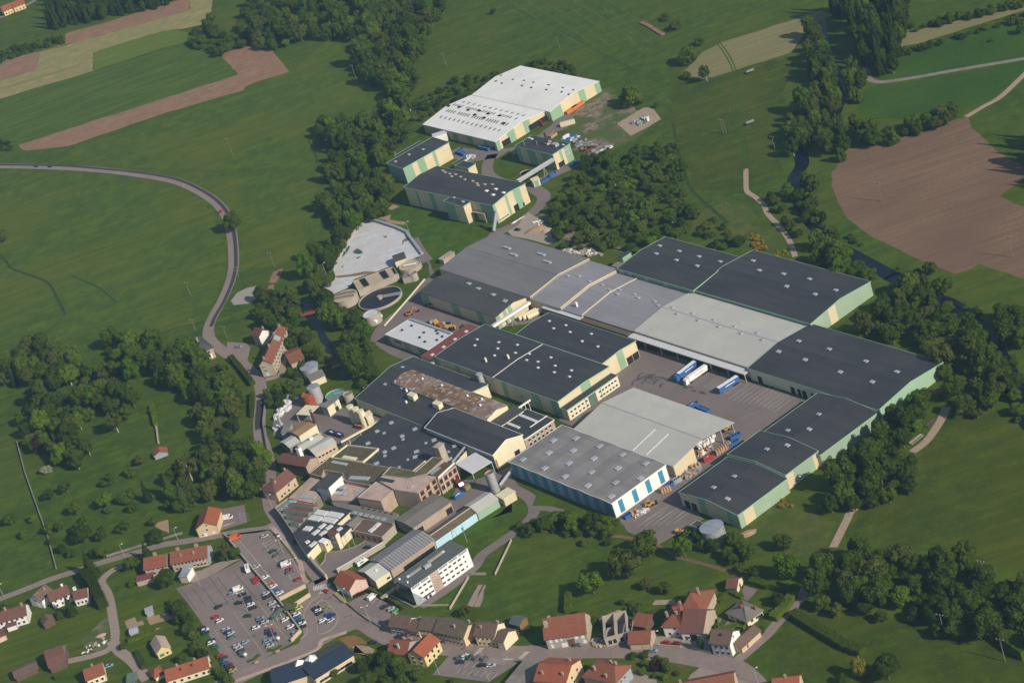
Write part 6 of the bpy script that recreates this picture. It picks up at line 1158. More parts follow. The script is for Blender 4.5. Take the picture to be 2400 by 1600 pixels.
MIX = [('round/mid', 5), ('round/dark', 2.5), ('tall/mid', 2), ('round/bright', 1.6), ('tall/dark', 1.5), ('open/olive', 1.4), ('round/grey', 1.8), ('round/olive', 1.2), ('bush/mid', 1.5), ('conifer/conifer', .25)]
wood(['B 0,110 420,40 560,-60 1740,-60 1690,80 1600,200 1540,300 1500,420 1460,560 1440,760 1400,1010 1340,1230 1270,1330 1150,1450 1000,1500 700,1500 640,1330 560,1230 600,1090 880,1060 1100,1080 1230,900 1150,760 1000,690 930,560 900,420 830,330 640,290 380,310 140,390 0,370'], 8.6, (4.2, 6.8), 2.3, MIX,
     'woodland_tree', 'tree|the belt above white warehouses', 'trees of the upper woodland belt', tries=4500)
wood(['F 640,0 1150,0 1230,180 1160,360 1000,400 900,500 800,660 700,820 640,1000 600,1100 700,1210 800,1300 960,1350 1010,1500', 'J 1040,0 1060,200 1100,240 1040,350 950,390 880,320 830,180 770,40', 'F 800,1500 640,1330 500,1150 430,960 470,800 560,680 700,560 740,440 620,330 600,220 700,150'], 7.6, (3.8, 6.2), 2.4, MIX,
     'riverbank_tree', 'tree|the riverbank by white pond', 'trees along the river by the pond', tries=4000)
wood(['J 440,20 560,0 660,170 600,240 480,200', 'J 300,250 440,230 460,330 330,360', 'J 90,430 330,390 330,480 240,560 100,560', 'F 0,1060 200,1040 380,1180 340,1300 380,1380 480,1568 330,1568 160,1440 60,1330 0,1300'], 7, (3, 4.8), 2.0, MIX, 'garden_tree', 'tree|the stone house garden', 'trees around the stone house', tries=2500, sep=True)
wood(['G 400,200 580,60 640,-90 850,-180 1100,-240 1250,-250 1480,-260 1540,-100 1560,180 1640,330 1660,460 1560,560 1380,640 1180,660 900,690 600,700 430,640 360,480'], 7.4, (3.2, 5.4), 1.4, [('bush/mid', 5), ('round/mid', 3), ('bush/dark', 2), ('bush/bright', 1.6), ('round/grey', 1.4), ('bush/grey', 1)],
     'thicket_tree', 'tree|the thicket between both works', 'trees of the central thicket', tries=5000)
wood(['G 1680,520 1850,420 2050,560 2150,680 2000,700 1800,650'], 8, (2.4, 4), 1.3, [('bush/mid', 3), ('bush/dark', 2), ('bush/olive', 1)], 'shrub', 'shrub|the scrub by yellow broom', 'shrubs on the scrubland', 'shrub', 800)
wood(['G 2180,560 2300,600 2340,720 2230,720 2200,640', 'H 60,720 180,730 190,770 60,790', 'H 330,680 400,660 400,740 330,720', 'G 1950,290 2000,300 1970,320', 'L 100,1440 200,1430 230,1500 130,1530'], 2.6, (1.0, 1.7), 1.2, [('bush/broom', 1)], 'broom_shrub', 'broom|the farm track scrub', 'yellow broom bushes', 'shrub', 1500, sep=True)
wood(['B 1480,880 1700,800 1860,700 2200,640 2260,690 1980,860 1720,980 1480,1110 1430,1060', 'C 160,560 400,540 620,650 560,690 300,640 140,600'], 6, (2.2, 3.8), 1.3, [('bush/mid', 4), ('bush/dark', 3), ('bush/olive', 1)], 'shrub', 'shrub|the bank behind white warehouses', 'shrubs behind the white warehouses', 'shrub', 2200, sep=True)
wood(['D 560,-60 1260,-60 1220,150 1190,330 1120,500 980,560 860,500 830,300 790,90 620,40'], 8.0, (4.5, 6.8), 4.0, [('conifer/conifer', 4), ('tall/dark', 4), ('round/dark', 2), ('round/mid', 1.2)], 'tall_tree', 'tree|the tall upper right wood', 'trees of the dark upper right wood', tries=3000)
wood(['D 380,230 470,290 480,420 600,560 640,780 640,900 720,1060 740,1280 660,1380 520,1330 470,1180 400,1080 300,1370 200,1330 180,1130 230,960 330,840 430,720 430,560 330,420'], 8.4, (4, 6.2), 2.6, MIX, 'riverside_tree', 'tree|the river by ploughed field', 'trees along the upper right river', tries=3000)
wood(['D 760,580 860,620 860,760 800,900 730,880 740,720', 'D 780,1100 1000,1180 1250,1130 1420,1070 1560,960 1700,980 1680,1060 1400,1160 1100,1250 860,1260'], 7.6, (4, 6), 2.1, MIX, 'field_edge_tree', 'tree|the ploughed field edge', 'trees along the ploughed field edge', tries=2500, sep=True)
wood(['H 330,60 430,100 500,330 520,430 450,440 370,330 330,180', 'H 0,200 100,240 140,330 60,340', 'H 130,430 230,470 300,560 230,540'], 6, (3, 4.6), 2.0, MIX, 'riverside_bush', 'tree|the open river reach', 'bushy trees at the open river', tries=1500, sep=True)
wood(['H 560,540 850,700 900,690 840,640 700,570', 'H 1120,900 1260,950 1420,980 1380,900', 'H 1760,1230 1960,1310 1920,1250'], 5, (1.8, 2.8), 1.2, [('bush/mid', 3), ('bush/dark', 2)], 'shrub', 'shrub|the lower river bank', 'shrubs on the lower river bank', 'shrub', 700, sep=True)
wood(['H 480,640 620,640 720,760 740,860 900,850 1000,960 900,980 740,930 600,880 440,800'], 8, (4.4, 6.6), 1.9, MIX, 'riverside_tree', 'tree|the river bend by halls', 'trees behind the dark halls', tries=1500)
wood(['0 1995,770 2040,728 2075,702 2115,655 2160,655 2200,700 2270,770 2325,860 2350,930 2300,955 2240,950 2232,900 2200,840 2160,800 2040,775'], 8.4, (4.2, 6.6), 2.0, MIX, 'riverside_tree', 'tree|the wood behind green gables', 'trees east of the halls', tries=3500)
wood(['0 2370,720 2400,740 2400,800 2370,780', '0 2330,720 2360,730 2360,800 2340,790'], 8, (4.4, 6.4), 2.0, MIX, 'riverside_tree', 'tree|the far right river bank', 'trees at the right edge', tries=500, sep=True)
wood(['0 2100,968 2140,940 2170,915 2180,945 2165,970 2130,1005 2110,1040 2130,1065 2150,1130 2090,1160 2030,1165 1995,1190 1930,1190 1925,1155 1950,1120 1995,1080 2035,1040 2065,1000'], 8.2, (4.0, 6.4), 2.0, [('round/mid', 5), ('round/dark', 4), ('tall/mid', 2), ('round/bright', 1), ('bush/mid', 2)], 'riverside_tree', 'tree|the strip by stepped halls', 'trees along the stepped halls', tries=3000)
wood(['0 1905,1350 1945,1305 2005,1295 2060,1280 2135,1300 2205,1290 2260,1280 2300,1320 2400,1355 2430,1500 2350,1470 2310,1470 2200,1465 2140,1435 2060,1430 1990,1415 1930,1415 1905,1375'], 8.6, (4.4, 7.0), 2.1, [('round/mid', 4), ('round/dark', 5), ('tall/dark', 2), ('round/grey', 1.6), ('round/bright', .6)], 'riverside_tree', 'tree|the lower right wood', 'trees of the lower right wood', tries=4000)
wood(['0 1590,1230 1640,1290 1700,1300 1740,1330 1770,1350 1750,1290 1720,1255 1690,1270'], 7, (3.0, 4.6), 1.7, [('round/mid', 4), ('round/dark', 2), ('bush/mid', 3)], 'stream_tree', 'tree|the stream by steel tank', 'trees on the stream by the tank', tries=800)
wood(['0 1205,1230 1260,1215 1330,1205 1440,1215 1440,1245 1350,1245 1280,1240 1230,1245'], 6.5, (2.6, 4.2), 1.6, [('round/mid', 4), ('round/dark', 2), ('bush/mid', 3)], 'stream_tree', 'tree|the stream by striped warehouse', 'trees on the stream by the striped warehouse', tries=1200)
wood(['0 2100,640 2140,650 2185,690 2240,700 2290,740 2330,790 2375,860 2400,930 2380,960 2355,900 2320,840 2290,790 2230,745 2150,700'], 9.5, (4.2, 6.4), 1.9, MIX, 'riverbelt_tree', 'tree|the right river belt', 'trees of the right river belt', tries=1500)
wood(['0 1890,430 1905,500 1950,540 2000,575 1990,590 1930,560 1880,510 1870,460'], 7.5, (2.6, 4.2), 1.7, MIX, 'riverbelt_tree', 'tree|the reach below ploughed field', 'trees of the right river belt', tries=900)
# park on the left
wood(['0 -20,840 55,815 110,800 150,835 195,830 190,865 120,880 -20,885'], 8.5, (4.4, 6.5), 2.2, MIX, 'park_tree', 'tree|the upper park edge', 'trees on the upper park edge', tries=1500)
wood(['0 70,900 130,890 190,855 260,850 310,860 325,905 300,940 290,960 240,960 200,970 170,1000 190,1030 170,1080 130,1080 110,1050 60,1030 40,990 55,940'], 8.8, (4.4, 6.6), 2.3, MIX, 'park_tree', 'tree|the central park clump', 'trees of the park clump', tries=2500)
wood(['0 245,790 330,785 430,800 470,840 520,860 560,890 565,930 520,940 470,930 420,910 370,880 340,850 300,835 250,820'], 8.6, (4.8, 7.0), 2.2, [('round/mid', 5), ('round/bright', 3), ('round/dark', 2), ('tall/mid', 1)], 'park_tree', 'tree|the clump by the manor', 'trees beside the manor', tries=2000)
wood(['0 450,940 540,935 555,990 540,1030 600,1040 615,1100 600,1140 560,1150 500,1150 440,1160 380,1190 370,1120 420,1090 440,1070 500,1060 490,1030 460,1000'], 8.6, (4.2, 6.6), 2.3, MIX + [('conifer/conifer', 1)], 'park_tree', 'tree|the lower park clump', 'trees of the lower park clump', tries=2500)
# spruce block, hedgerows at the top left
wood(['A 440,-80 1640,-120 1500,0 1250,60 1000,100 760,150 560,190 440,210 410,60'], 7.0, (3.2, 4.4), 3.4, [('conifer/conifer', 5), ('tall/dark', 2)], 'spruce_tree', 'tree|the top left plantation', 'spruces of the top left plantation', tries=2500)
wood(['A 0,470 300,380 560,320 580,370 350,440 60,530 0,560'], 5.5, (2.4, 3.4), 1.5, [('bush/mid', 3), ('bush/dark', 2)], 'hedgerow_shrub', 'bush|the hedgerow below plantation', 'top left hedgerow bushes', 'shrub', 900)
wood(['A 1740,280 1830,240 1930,140 1960,200 2050,270 2150,330 2352,270', 'B 40,330 0,390', 'A 2100,440 2020,480 1900,440 1790,440'], 7, (3, 4.8), 1.7, [('round/mid', 3), ('round/dark', 2), ('bush/mid', 2)], 'hedgerow_tree', 'tree|the copse between brown strips', 'trees of the top copse', tries=1200)
wood(['A 2300,-20 2400,-40', 'B 500,-60 560,-60 440,60 0,110 -60,330 -200,300'], 7.5, (3, 4.6), 1.9, MIX, 'hedgerow_tree', 'tree|the slope above top copse', 'trees on the rough top slope', tries=900)
wood(['A -20,1270 60,1290 130,1350 0,1370 -20,1340'], 4, (1.8, 2.8), 1.5, [('bush/dark', 2), ('bush/mid', 1)], 'hedgerow_shrub', "bush|the brown strip's left end", 'bushes at the brown strip end', 'shrub', 500)
wood(['D 1180,250 1500,180 1800,110 2100,40 2352,-30 2352,30 2000,120 1600,200 1250,280'], 5.6, (2.6, 3.8), 1.5, [('bush/mid', 3), ('bush/dark', 3)], 'hedgerow_shrub', 'bush|the hedge above pale strip', 'bushes of the upper right hedge', 'shrub', 2500)
wood(['D 1100,520 1250,490 1600,380 1600,350 1400,420 1200,450'], 5.4, (2.4, 3.4), 1.4, [('bush/mid', 3), ('bush/dark', 2)], 'hedgerow_shrub', 'bush|the hedge below pale strip', 'bushes of the lower right hedge', 'shrub', 1200)
wood(['D 1700,310 1950,250 2200,170 2400,80 2400,190 2200,200 1960,270 1760,330'], 5.8, (2.6, 3.8), 1.5, [('bush/mid', 3), ('bush/dark', 3)], 'hedgerow_shrub', 'bush|the hedge at right edge', 'bushes of the right edge hedge', 'shrub', 1500)
wood(['0 2415,300 2560,280 2560,420 2420,400'], 9, (5, 7), 3.2, [('conifer/conifer', 2), ('tall/dark', 2)], 'tall_tree', 'tree|the wood beyond right edge', 'trees beyond the right edge', tries=600)
wood(['0 1330,1420 1400,1440 1420,1470 1360,1450', '0 1440,1400 1500,1410 1520,1440 1470,1430', '0 1480,1530 1530,1530 1600,1560 1560,1590 1500,1570'], 5, (1.8, 3), 1.6, [('bush/mid', 3), ('bush/bright', 1), ('bush/dark', 1), ('bush/purple', .4)], 'garden_shrub', 'shrub|the village gardens', 'garden shrubs of the village', 'shrub', 1200, sep=True)
wood(['0 395,1400 420,1390 440,1440 470,1500 500,1550 540,1590 500,1590 470,1540 430,1480'], 5.2, (2.4, 3.8), 1.9, [('bush/mid', 3), ('bush/dark', 3), ('round/dark', 1)], 'hedge_tree', 'tree|the car park hedge', 'bushes of the car park hedge', 'tree', 1500)
wood(['0 835,1545 880,1530 930,1545 980,1570 970,1620 850,1620'], 7, (3.4, 5), 2.0, [('round/dark', 3), ('round/mid', 2)], 'street_garden_tree', 'tree|the garden below yellow house', 'trees below the yellow house', tries=800)
wood(['0 20,1210 100,1200 200,1190 330,1180 380,1230 300,1240 200,1240 120,1250 30,1260'], 15, (2.6, 4.2), 1.6, [('round/mid', 3), ('bush/mid', 2), ('open/grey', 1), ('round/bright', 1)], 'orchard_tree', 'tree|the orchard on park lawn', 'orchard trees of the lower park', tries=600)
wood(['0 90,1280 150,1210 200,1200 240,1250 230,1290 160,1300'], 11, (3, 4.6), 1.8, [('round/mid', 3), ('round/dark', 2), ('open/olive', 1)], 'orchard_tree', 'tree|the garden above left lane', 'garden trees above the left lane', tries=600)
# single trees
S1 = [('E 2130 455', 46, 'mid', 'lone broad tree standing over the bend of the left road', 'round', 2.2), ('E 20 590', 30, 'mid', 'lone tree cut by the left picture edge on the meadow', 'round', 2.2),
      ('I 1040 720', 48, 'olive', 'thin birch with autumn-tinted crown in the left park', 'open', 2.6), ('I 360 930', 44, 'purple', 'dark purple copper beech in the left park', 'round', 2.1), ('I 550 1020', 44, 'bright', 'bright green round tree beside the copper beech', 'round', 2.4),
      ('I 690 1080', 36, 'dark', 'dark tree between bright round tree and thin trunks', 'tall', 2.8), ('I 430 1170', 34, 'cream', 'cream flowering bush below the bright round tree', 'bush', 1.2), ('I 800 970', 30, 'grey', 'sparse pale birch pair on the park lawn', 'open', 2.8),
      ('I 1290 1080', 40, 'grey', 'flat spreading fruit tree below orange-roofed hut', 'open', 1.3), ('I 1190 1190', 34, 'mid', 'small round fruit tree left of the dark cypress', 'bush', 1.4), ('I 1320 1350', 26, 'conifer', 'leaning dark cypress on the park lawn', 'conifer', 5.0), ('I 1400 640', 20, 'bright', 'bright creeper bush on the park wall', 'bush', 1.6),
      ('I 1840 480', 28, 'conifer', 'dark spruce in front of the manor clump', 'conifer', 5.0), ('I 980 1270', 40, 'dark', 'round dark bush in the middle of the lawn', 'bush', 1.4), ('I 1160 1420', 52, 'mid', 'wide low bush tree near the cypress', 'bush', 1.2), ('I 960 1450', 44, 'bright', 'light green fruit tree beside the wide low bush', 'round', 1.7), ('I 600 1330', 40, 'grey', 'pale sparse fruit tree near the field wall', 'open', 1.6),
      ('I 450 1400', 36, 'dark', 'dark sparse fruit tree beside the field wall', 'open', 1.6), ('I 1660 1390', 52, 'dark', 'dark broad conifer above the peach house', 'conifer', 3.0), ('I 1530 1300', 44, 'dark', 'dark conifer left of the broad conifer', 'conifer', 3.2), ('I 1920 1350', 50, 'olive', 'olive tinted tree right of the broad conifer', 'round', 2.2), ('J 50 1050', 60, 'bright', 'big light green tree leaning over the road wall', 'round', 2.6),
      ('M 800 450', 44, 'conifer', 'tall dark fir beside the left lane', 'conifer', 3.4), ('M 620 840', 34, 'conifer', 'dark fir in front of white farmhouse', 'conifer', 3.4), ('M 1330 340', 34, 'conifer', 'young spruce above the old terrace', 'conifer', 3.0), ('M 1420 220', 50, 'dark', 'round dark shrub beside the vegetable plot', 'bush', 1.2), ('M 740 190', 50, 'dark', 'round dark tree on the lawn above the lane', 'round', 1.9),
      ('M 2060 360', 46, 'olive', 'bare-looking grey-green tree beside the upper car park', 'open', 2.2), ('M 2150 370', 32, 'mid', 'green tree behind the retaining wall', 'round', 2.0), ('M 1510 600', 50, 'mid', 'round tree at the corner of big car park', 'round', 2.0), ('M 1210 640', 26, 'bright', 'small round tree next to maroon shed roof', 'bush', 1.5), ('M 1200 460', 40, 'mid', 'leafy tree left of the terrace end', 'round', 2.0), ('M 930 360', 36, 'mid', 'small tree beside the lane wall', 'round', 1.9),
      ('M 540 940', 26, 'mid', 'bush beside the dark fir and white farmhouse', 'bush', 1.5), ('M 520 1500', 22, 'mid', 'round bush below the timber barn', 'bush', 1.3), ('M 1130 1220', 26, 'mid', 'rounded bush at the fork of gravel lanes', 'bush', 1.4), ('M 1670 1330', 30, 'mid', 'tree between hipped house and car park hedge', 'round', 1.8), ('M 1780 1270', 26, 'dark', 'dark bush tree by the car park hedge', 'round', 2.0), ('M 60 870', 36, 'grey', 'pale willow at the left edge house', 'round', 1.6),
      ('N 720 1470', 24, 'mid', 'small tree on the school lawn', 'round', 1.9), ('N 1910 900', 34, 'olive', 'spreading bare-branched tree behind the street row', 'open', 1.9), ('N 2030 1000', 16, 'yellow', 'yellow flowering bush behind the street row', 'bush', 1.2), ('N 1800 1540', 16, 'mid', 'little round tree at the bottom picture edge', 'round', 1.8),
      ('O 1020 460', 84, 'grey', 'huge round willow in the meadow below the stream', 'round', 1.9), ('O 720 640', 62, 'bright', 'light green round tree on the village meadow', 'round', 2.0), ('O 1230 280', 72, 'mid', 'large round tree on the stream corner', 'round', 1.9), ('O 1560 310', 52, 'bright', 'bright green tree beside the round steel tank', 'round', 2.3), ('O 2060 250', 46, 'mid', 'green tree right of the round steel tank', 'round', 1.9),
      ('O 660 270', 30, 'grey', 'pale bush on the meadow below the stream', 'bush', 1.2), ('O 880 270', 28, 'dark', 'small dark bush on the stream bank', 'bush', 1.2), ('O 1240 650', 34, 'olive', 'small fruit tree above the farm', 'round', 1.9), ('O 1400 690', 40, 'mid', 'twin crowned fruit tree beside the farm meadow', 'round', 1.6), ('O 740 80', 56, 'dark', 'dark round tree between site lawn and stream', 'round', 1.9), ('O 560 90', 50, 'bright', 'light green tree behind the site lawn', 'round', 2.0), ('O 850 110', 50, 'mid', 'mid green tree next to the corner of striped warehouse', 'round', 1.8), ('O 300 110', 44, 'mid', 'bushy tree on the bank above the white fence', 'bush', 1.4), ('O 150 160', 40, 'mid', 'round bush at the left end of the stream', 'bush', 1.4),
      ('O 1725 1200', 22, 'dark', 'dark clipped conifer in the farm yard', 'tall', 3.4), ('O 1900 990', 16, 'cream', 'pale flowering bush beside the farm barn', 'bush', 1.3), ('O 1880 1040', 18, 'bright', 'round clipped bush by the farm barn', 'bush', 1.4), ('O 2280 1080', 24, 'olive', 'olive bush beside the bungalow drive', 'bush', 1.3),
      ('P 160 490', 66, 'bright', 'bright green maple at the end of the path', 'round', 2.1), ('P 830 1420', 46, 'yellow', 'yellowish tall tree beside the dark hedge', 'round', 2.6), ('P 1080 1410', 72, 'dark', 'dark broad tree beside the yellowish tree', 'round', 2.0), ('P 690 1530', 34, 'mid', 'bushy tree at the bottom edge near the hedge', 'round', 1.8), ('P 90 790', 40, 'dark', 'dark garden tree inside the clipped hedge', 'round', 1.7), ('P 130 270', 50, 'dark', 'dark tree on the rough ground beside stream', 'round', 1.7),
      ('B 2180 100', 16, 'dark', 'lone small tree on the top meadow', 'round', 1.9), ('C 1400 160', 24, 'olive', 'upper bush of the pair on the top meadow', 'bush', 1.4), ('C 1500 230', 34, 'olive', 'lower larger bush of the pair on the top meadow', 'bush', 1.3), ('C 1600 490', 58, 'mid', 'large round tree clump beside the yellow field', 'bush', 1.5), ('C 1720 380', 26, 'dark', 'dark bush above the clump beside yellow field', 'bush', 1.4), ('C 1090 860', 62, 'mid', 'big round tree behind the white warehouse corner', 'bush', 1.7), ('C 1770 660', 34, 'olive', 'thin bare tree standing before the yellow field', 'open', 2.6), ('C 1600 690', 26, 'olive', 'sparse bush before the yellow field', 'bush', 1.4), ('C 1330 960', 20, 'olive', 'bare bush above the substation pad', 'open', 1.6),
      ('H 180 180', 40, 'bright', 'bright round tree in the river fork', 'round', 1.8), ('H 1490 890', 36, 'mid', 'dense dark tree beside the field corner', 'round', 2.0), ('H 1600 1050', 54, 'mid', 'large willow on the lower right river bank', 'round', 1.9), ('H 2150 1380', 60, 'dark', 'dark tree at the right edge river bank', 'round', 2.0), ('L 2290 710', 24, 'mid', 'small round bush at the right end of the meadow', 'bush', 1.4), ('D 2050 370', 14, 'mid', 'small bush in the middle of the right crop', 'bush', 1.3), ('D 2320 260', 26, 'dark', 'dark tree at the right edge above the crop', 'round', 1.8), ('L 1340 770', 44, 'bright', 'light green shrub beside the riverside path', 'bush', 1.2),
      ('F 620 270', 44, 'dark', 'round dark tree standing out from the river wood', 'round', 2.2), ('B 740 1200', 88, 'mid', 'broad tree clump bulging into the upper meadow', 'bush', 1.4), ('F 1900 1430', 16, 'olive', 'tiny bush by the yellow digger', 'bush', 1.0)]
for p, d, leaf, lab, shp, k in S1:
    cat = 'shrub' if shp == 'bush' and ('bush' in lab or 'shrub' in lab) else 'tree'
    tree(p, d, leaf, lab, shp, k, 'conifer_tree' if shp == 'conifer' else 'single_tree' if cat == 'tree' else 'single_shrub', None, cat, 'birch' in lab or 'thin' in lab)
# clipped hedges
def hedge(poly, wd, ht, leaf, label, n=10, smooth=False):
    P = line(poly, smooth); rg = random.Random(len(label)); o = P[0].copy(); V, Fc = ribbonv([p - o for p in P], wd * .88, 0, ht * .93); V = [Vector(v) for v in V]
    for a, b in zip(P, P[1:]):
        d = b - a; L_ = d.length; d.normalize(); nn = Vector((-d.y, d.x, 0))
        for _ in range(int(L_ * n)):
            s, c = rg.uniform(0, L_), rg.random()
            if c < .5: q = a + d * s + nn * rg.uniform(-.5, .5) * wd + Vector((0, 0, ht)); nr = Vector((0, 0, 1))
            else: sg = rg.choice((-1, 1)); q = a + d * s + nn * sg * .5 * wd + Vector((0, 0, rg.uniform(.1, 1) * ht)); nr = nn * sg
            leafquads(rg, V, Fc, q - o, nr, .45)
    return tag(obm('hedge', mesh('hedge', V, Fc), leaf, None, (o.x, o.y, 0)), label, 'hedge')
hedge(['M 800,600 890,730 960,880'], 6, 7, 'leaf_conifer', 'tall dark conifer hedge along the left lane')
hedge(['O 2200,650 2352,690', 'P 60,690 200,735'], 4, 3, 'leaf_hedge', 'long clipped light green hedge along the stream garden')
hedge(['P 240,770 150,900 50,1000'], 5, 3, 'leaf_hedge', 'clipped light green hedge beside the side road')
hedge(['P 230,950 500,1120 720,1250 880,1310'], 5, 3.4, 'leaf_dark', 'long dark hedge across the lower right meadow')
hedge(['P 2100,1080 2230,1210 2400,1330'], 8, 5, 'leaf_mid', 'thick hedge at the lower right picture edge')
hedge(['O 530,770 515,930'], 3, 3.4, 'leaf_hedge', 'short clipped hedge behind the grey farmhouse')
hedge(['O 1900,830 1990,730 2120,790'], 2.5, 1.2, 'leaf_hedge', 'low hedge around the garage lawn')
hedge(['o 1440,1090 1600,1000 1780,1020'], 4, 1.6, 'leaf_hedge', 'rounded low hedge in front of the bungalow')
hedge(['I 1400,600 1440,780'], 3, 2.4, 'leaf_bright', 'leafy creeper on the park wall')
hedge(['p 20,790 180,980 300,1120 420,1280'], 3.5, 3, 'leaf_dark', 'dark hedge along the road below the manor')
hedge(['M 1260,1290 1330,1440'], 2.6, 2.2, 'leaf_dark', 'dark green hedge beside the hipped roof house')
hedge(['M 1180,1190 1440,1090'], 2.6, 2, 'leaf_hedge', 'light hedge above the hipped roof house')
hedge(['g 1470,540 1740,430 2200,660', 'h 170,40 400,190'], 1.6, 1.0, 'leaf_purple', 'low reddish hedge around the small car park')
hedge(['I 2320,500 2320,700'], 2, 3, 'leaf_dark', 'row of dark bushes along the road beside park')
hedge(['I -10,790 60,770'], 2, 1.5, 'leaf_dark', 'short dark hedge at the left edge')
print('woods', NT)
# ------------------------------------------------------------------ vehicles
def prism(prof, y0, y1, taper=None):
    n = len(prof); V = [(x, y0 + (taper or (lambda z: 0))(z), z) for x, z in prof] + [(x, y1 - (taper or (lambda z: 0))(z), z) for x, z in prof]
    return V, [tuple(range(n - 1, -1, -1)), tuple(range(n, 2 * n))] + [(k, (k + 1) % n, n + (k + 1) % n, n + k) for k in range(n)]
tp = lambda z: max(0, z - .85) * .28
CAR = dict(
    body=mesh('body', *join(prism([(-2.1, .32), (2.05, .32), (2.12, .6), (2.0, .80), (.95, .95), (-1.95, .98), (-2.12, .7)], -.86, .86), prism([(-1.55, 1.42), (.12, 1.42), (.0, 1.50), (-1.4, 1.50)], -.66, .66))),
    windows=mesh('windows', *prism([(-1.95, .96), (.98, .93), (.15, 1.43), (-1.6, 1.43)], -.84, .84, tp)),
    wheel=mesh('wheel', *(lambda vf: ([(x, z, y) for x, y, z in vf[0]], vf[1]))(cyl(.32, .32, -.1, .1, 12))),
    lamp=mesh('headlight', *boxv(-.06, -.18, -.08, .06, .18, .08)))
VAN = dict(
    body=mesh('body', *join(prism([(-2.7, .35), (2.6, .35), (2.72, .9), (2.2, 1.25), (1.55, 2.3), (1.2, 2.45), (-2.65, 2.45), (-2.72, .6)], -1.0, 1.0))),
    windows=mesh('windows', *join(prism([(2.28, 1.22), (1.63, 2.22), (1.66, 2.24), (2.31, 1.24)], -.88, .88), prism([(.9, 1.3), (2.05, 1.3), (1.55, 2.1), (.9, 2.1)], -1.02, 1.02))), wheel=CAR['wheel'], lamp=CAR['lamp'])
def car(p, d, col, label, group=None, van=False, s=1.0):
    g = G(p); az = azdir(p, d); K = VAN if van else CAR
    E = thing('van' if van else 'car', label, 'van' if van else 'car', (g.x, g.y, .10), az, group); E.scale = (s, s, s)
    obm('body', K['body'], 'car_' + col, E); obm('windows', K['windows'], 'glass', E)
    wx = 1.75 if van else 1.3
    for x in (-wx, wx):
        for y in (-.78, .78): obm('wheel', K['wheel'], 'tyre', E, (x, y * (1.15 if van else 1), .32))
    for y in (-.6, .6): obm('headlight', K['lamp'], 'skylight', E, (2.6 if van else 2.06, y, .68))
    return E
CN = dict(silver='silver', white='white', black='black', grey='dark grey', red='red', darkred='dark red', navy='navy blue', blue='blue', green='dark green', teal='teal', orange='orange', olive='olive', lime='lime green', skyblue='pale blue', yellow='yellow', brightgreen='bright green')
ORD = ['first', 'second', 'third', 'fourth', 'fifth', 'sixth', 'seventh', 'eighth', 'ninth', 'tenth', 'eleventh', 'twelfth']
def row(where, group, d, lst, frm):
    for k, q in enumerate(lst):
        p, c = q[:2]; dd = q[2] if len(q) > 2 else d
        vn = len(q) > 3 and q[3]
        car(p, dd, c, '%s %s, %s of %s' % (CN[c], 'van' if vn else 'car', ORD[k], where), group, vn)
row('the right row of upper car park from the top', 'cars in the upper car park', (130, -62), [('e 1735 218', 'silver', (140, -45)), ('e 1890 492', 'green'), ('e 1958 562', 'grey'), ('e 2065 692', 'green'), ('e 2128 742', 'white', (130, -50), True), ('e 2190 822', 'red'), ('e 2190 872', 'grey'), ('g 462 225', 'red')], 0)
row('the left row of upper car park from the top', 'cars in the upper car park', (110, -60), [('e 1590 778', 'silver'), ('e 1745 975', 'white'), ('e 1862 1102', 'orange'), ('e 1892 1142', 'white'), ('e 1940 1218', 'blue'), ('e 2010 1265', 'white')], 0)
row('the retaining wall row from the top', 'cars along the retaining wall', (125, -65), [('e 1562 1002', 'red'), ('e 1592 1052', 'red'), ('e 1760 1272', 'silver'), ('e 1775 1332', 'black'), ('f 1560 117', 'silver'), ('f 1628 200', 'silver'), ('f 1692 217', 'darkred'), ('f 1800 417', 'white'), ('f 1897 547', 'white'), ('f 1985 660', 'skyblue')], 0)
row('the upper group in big car park', 'cars in the big car park', (130, -52), [('e 1252 1197', 'white', (130, -50), True), ('e 1140 1277', 'skyblue', (130, -35)), ('e 1330 1290', 'black'), ('e 1422 1352', 'black'), ('e 1438 1412', 'navy'), ('e 1262 1442', 'black', (150, -30)), ('e 1480 1477', 'white'), ('e 1522 1535', 'black'), ('e 890 1512', 'black', (130, -65))], 0)
row('the middle row of big car park from the top', 'cars in the big car park', (130, -38), [('f 1120 347', 'green', (150, -15)), ('f 1340 397', 'skyblue'), ('f 1368 440', 'grey'), ('f 1425 468', 'silver'), ('f 1265 567', 'white'), ('f 1510 602', 'red'), ('f 1508 652', 'navy'), ('f 1572 690', 'navy'), ('f 1470 815', 'skyblue'), ('f 1522 897', 'silver')], 0)
row('the centre left row of big car park from the top', 'cars in the big car park', (120, -62), [('f 520 372', 'red'), ('f 597 437', 'white'), ('f 706 602', 'silver'), ('f 742 640', 'navy'), ('f 798 672', 'silver'), ('f 812 735', 'teal'), ('f 1066 835', 'skyblue'), ('f 905 902', 'silver'), ('f 942 948', 'silver'), ('f 990 988', 'darkred'), ('f 1015 1032', 'teal')], 0)
row('the left edge row of big car park from the top', 'cars in the big car park', (120, -50), [('f 265 572', 'black'), ('f 328 612', 'white'), ('f 338 655', 'navy'), ('f 450 802', 'black'), ('f 440 845', 'white'), ('f 528 912', 'teal', (140, -25)), ('f 610 1082', 'red'), ('f 672 1117', 'green'), ('f 706 1210', 'blue'), ('f 766 1250', 'darkred'), ('f 798 1308', 'black'), ('f 832 1352', 'yellow')], 0)
row('the row outside the wall end', 'cars outside the car park wall', (115, -50), [('g 477 755', 'lime'), ('g 385 830', 'olive'), ('g 442 868', 'white'), ('g 456 932', 'blue'), ('g 510 998', 'green'), ('g 542 1042', 'white'), ('g 545 1098', 'black')], 0)
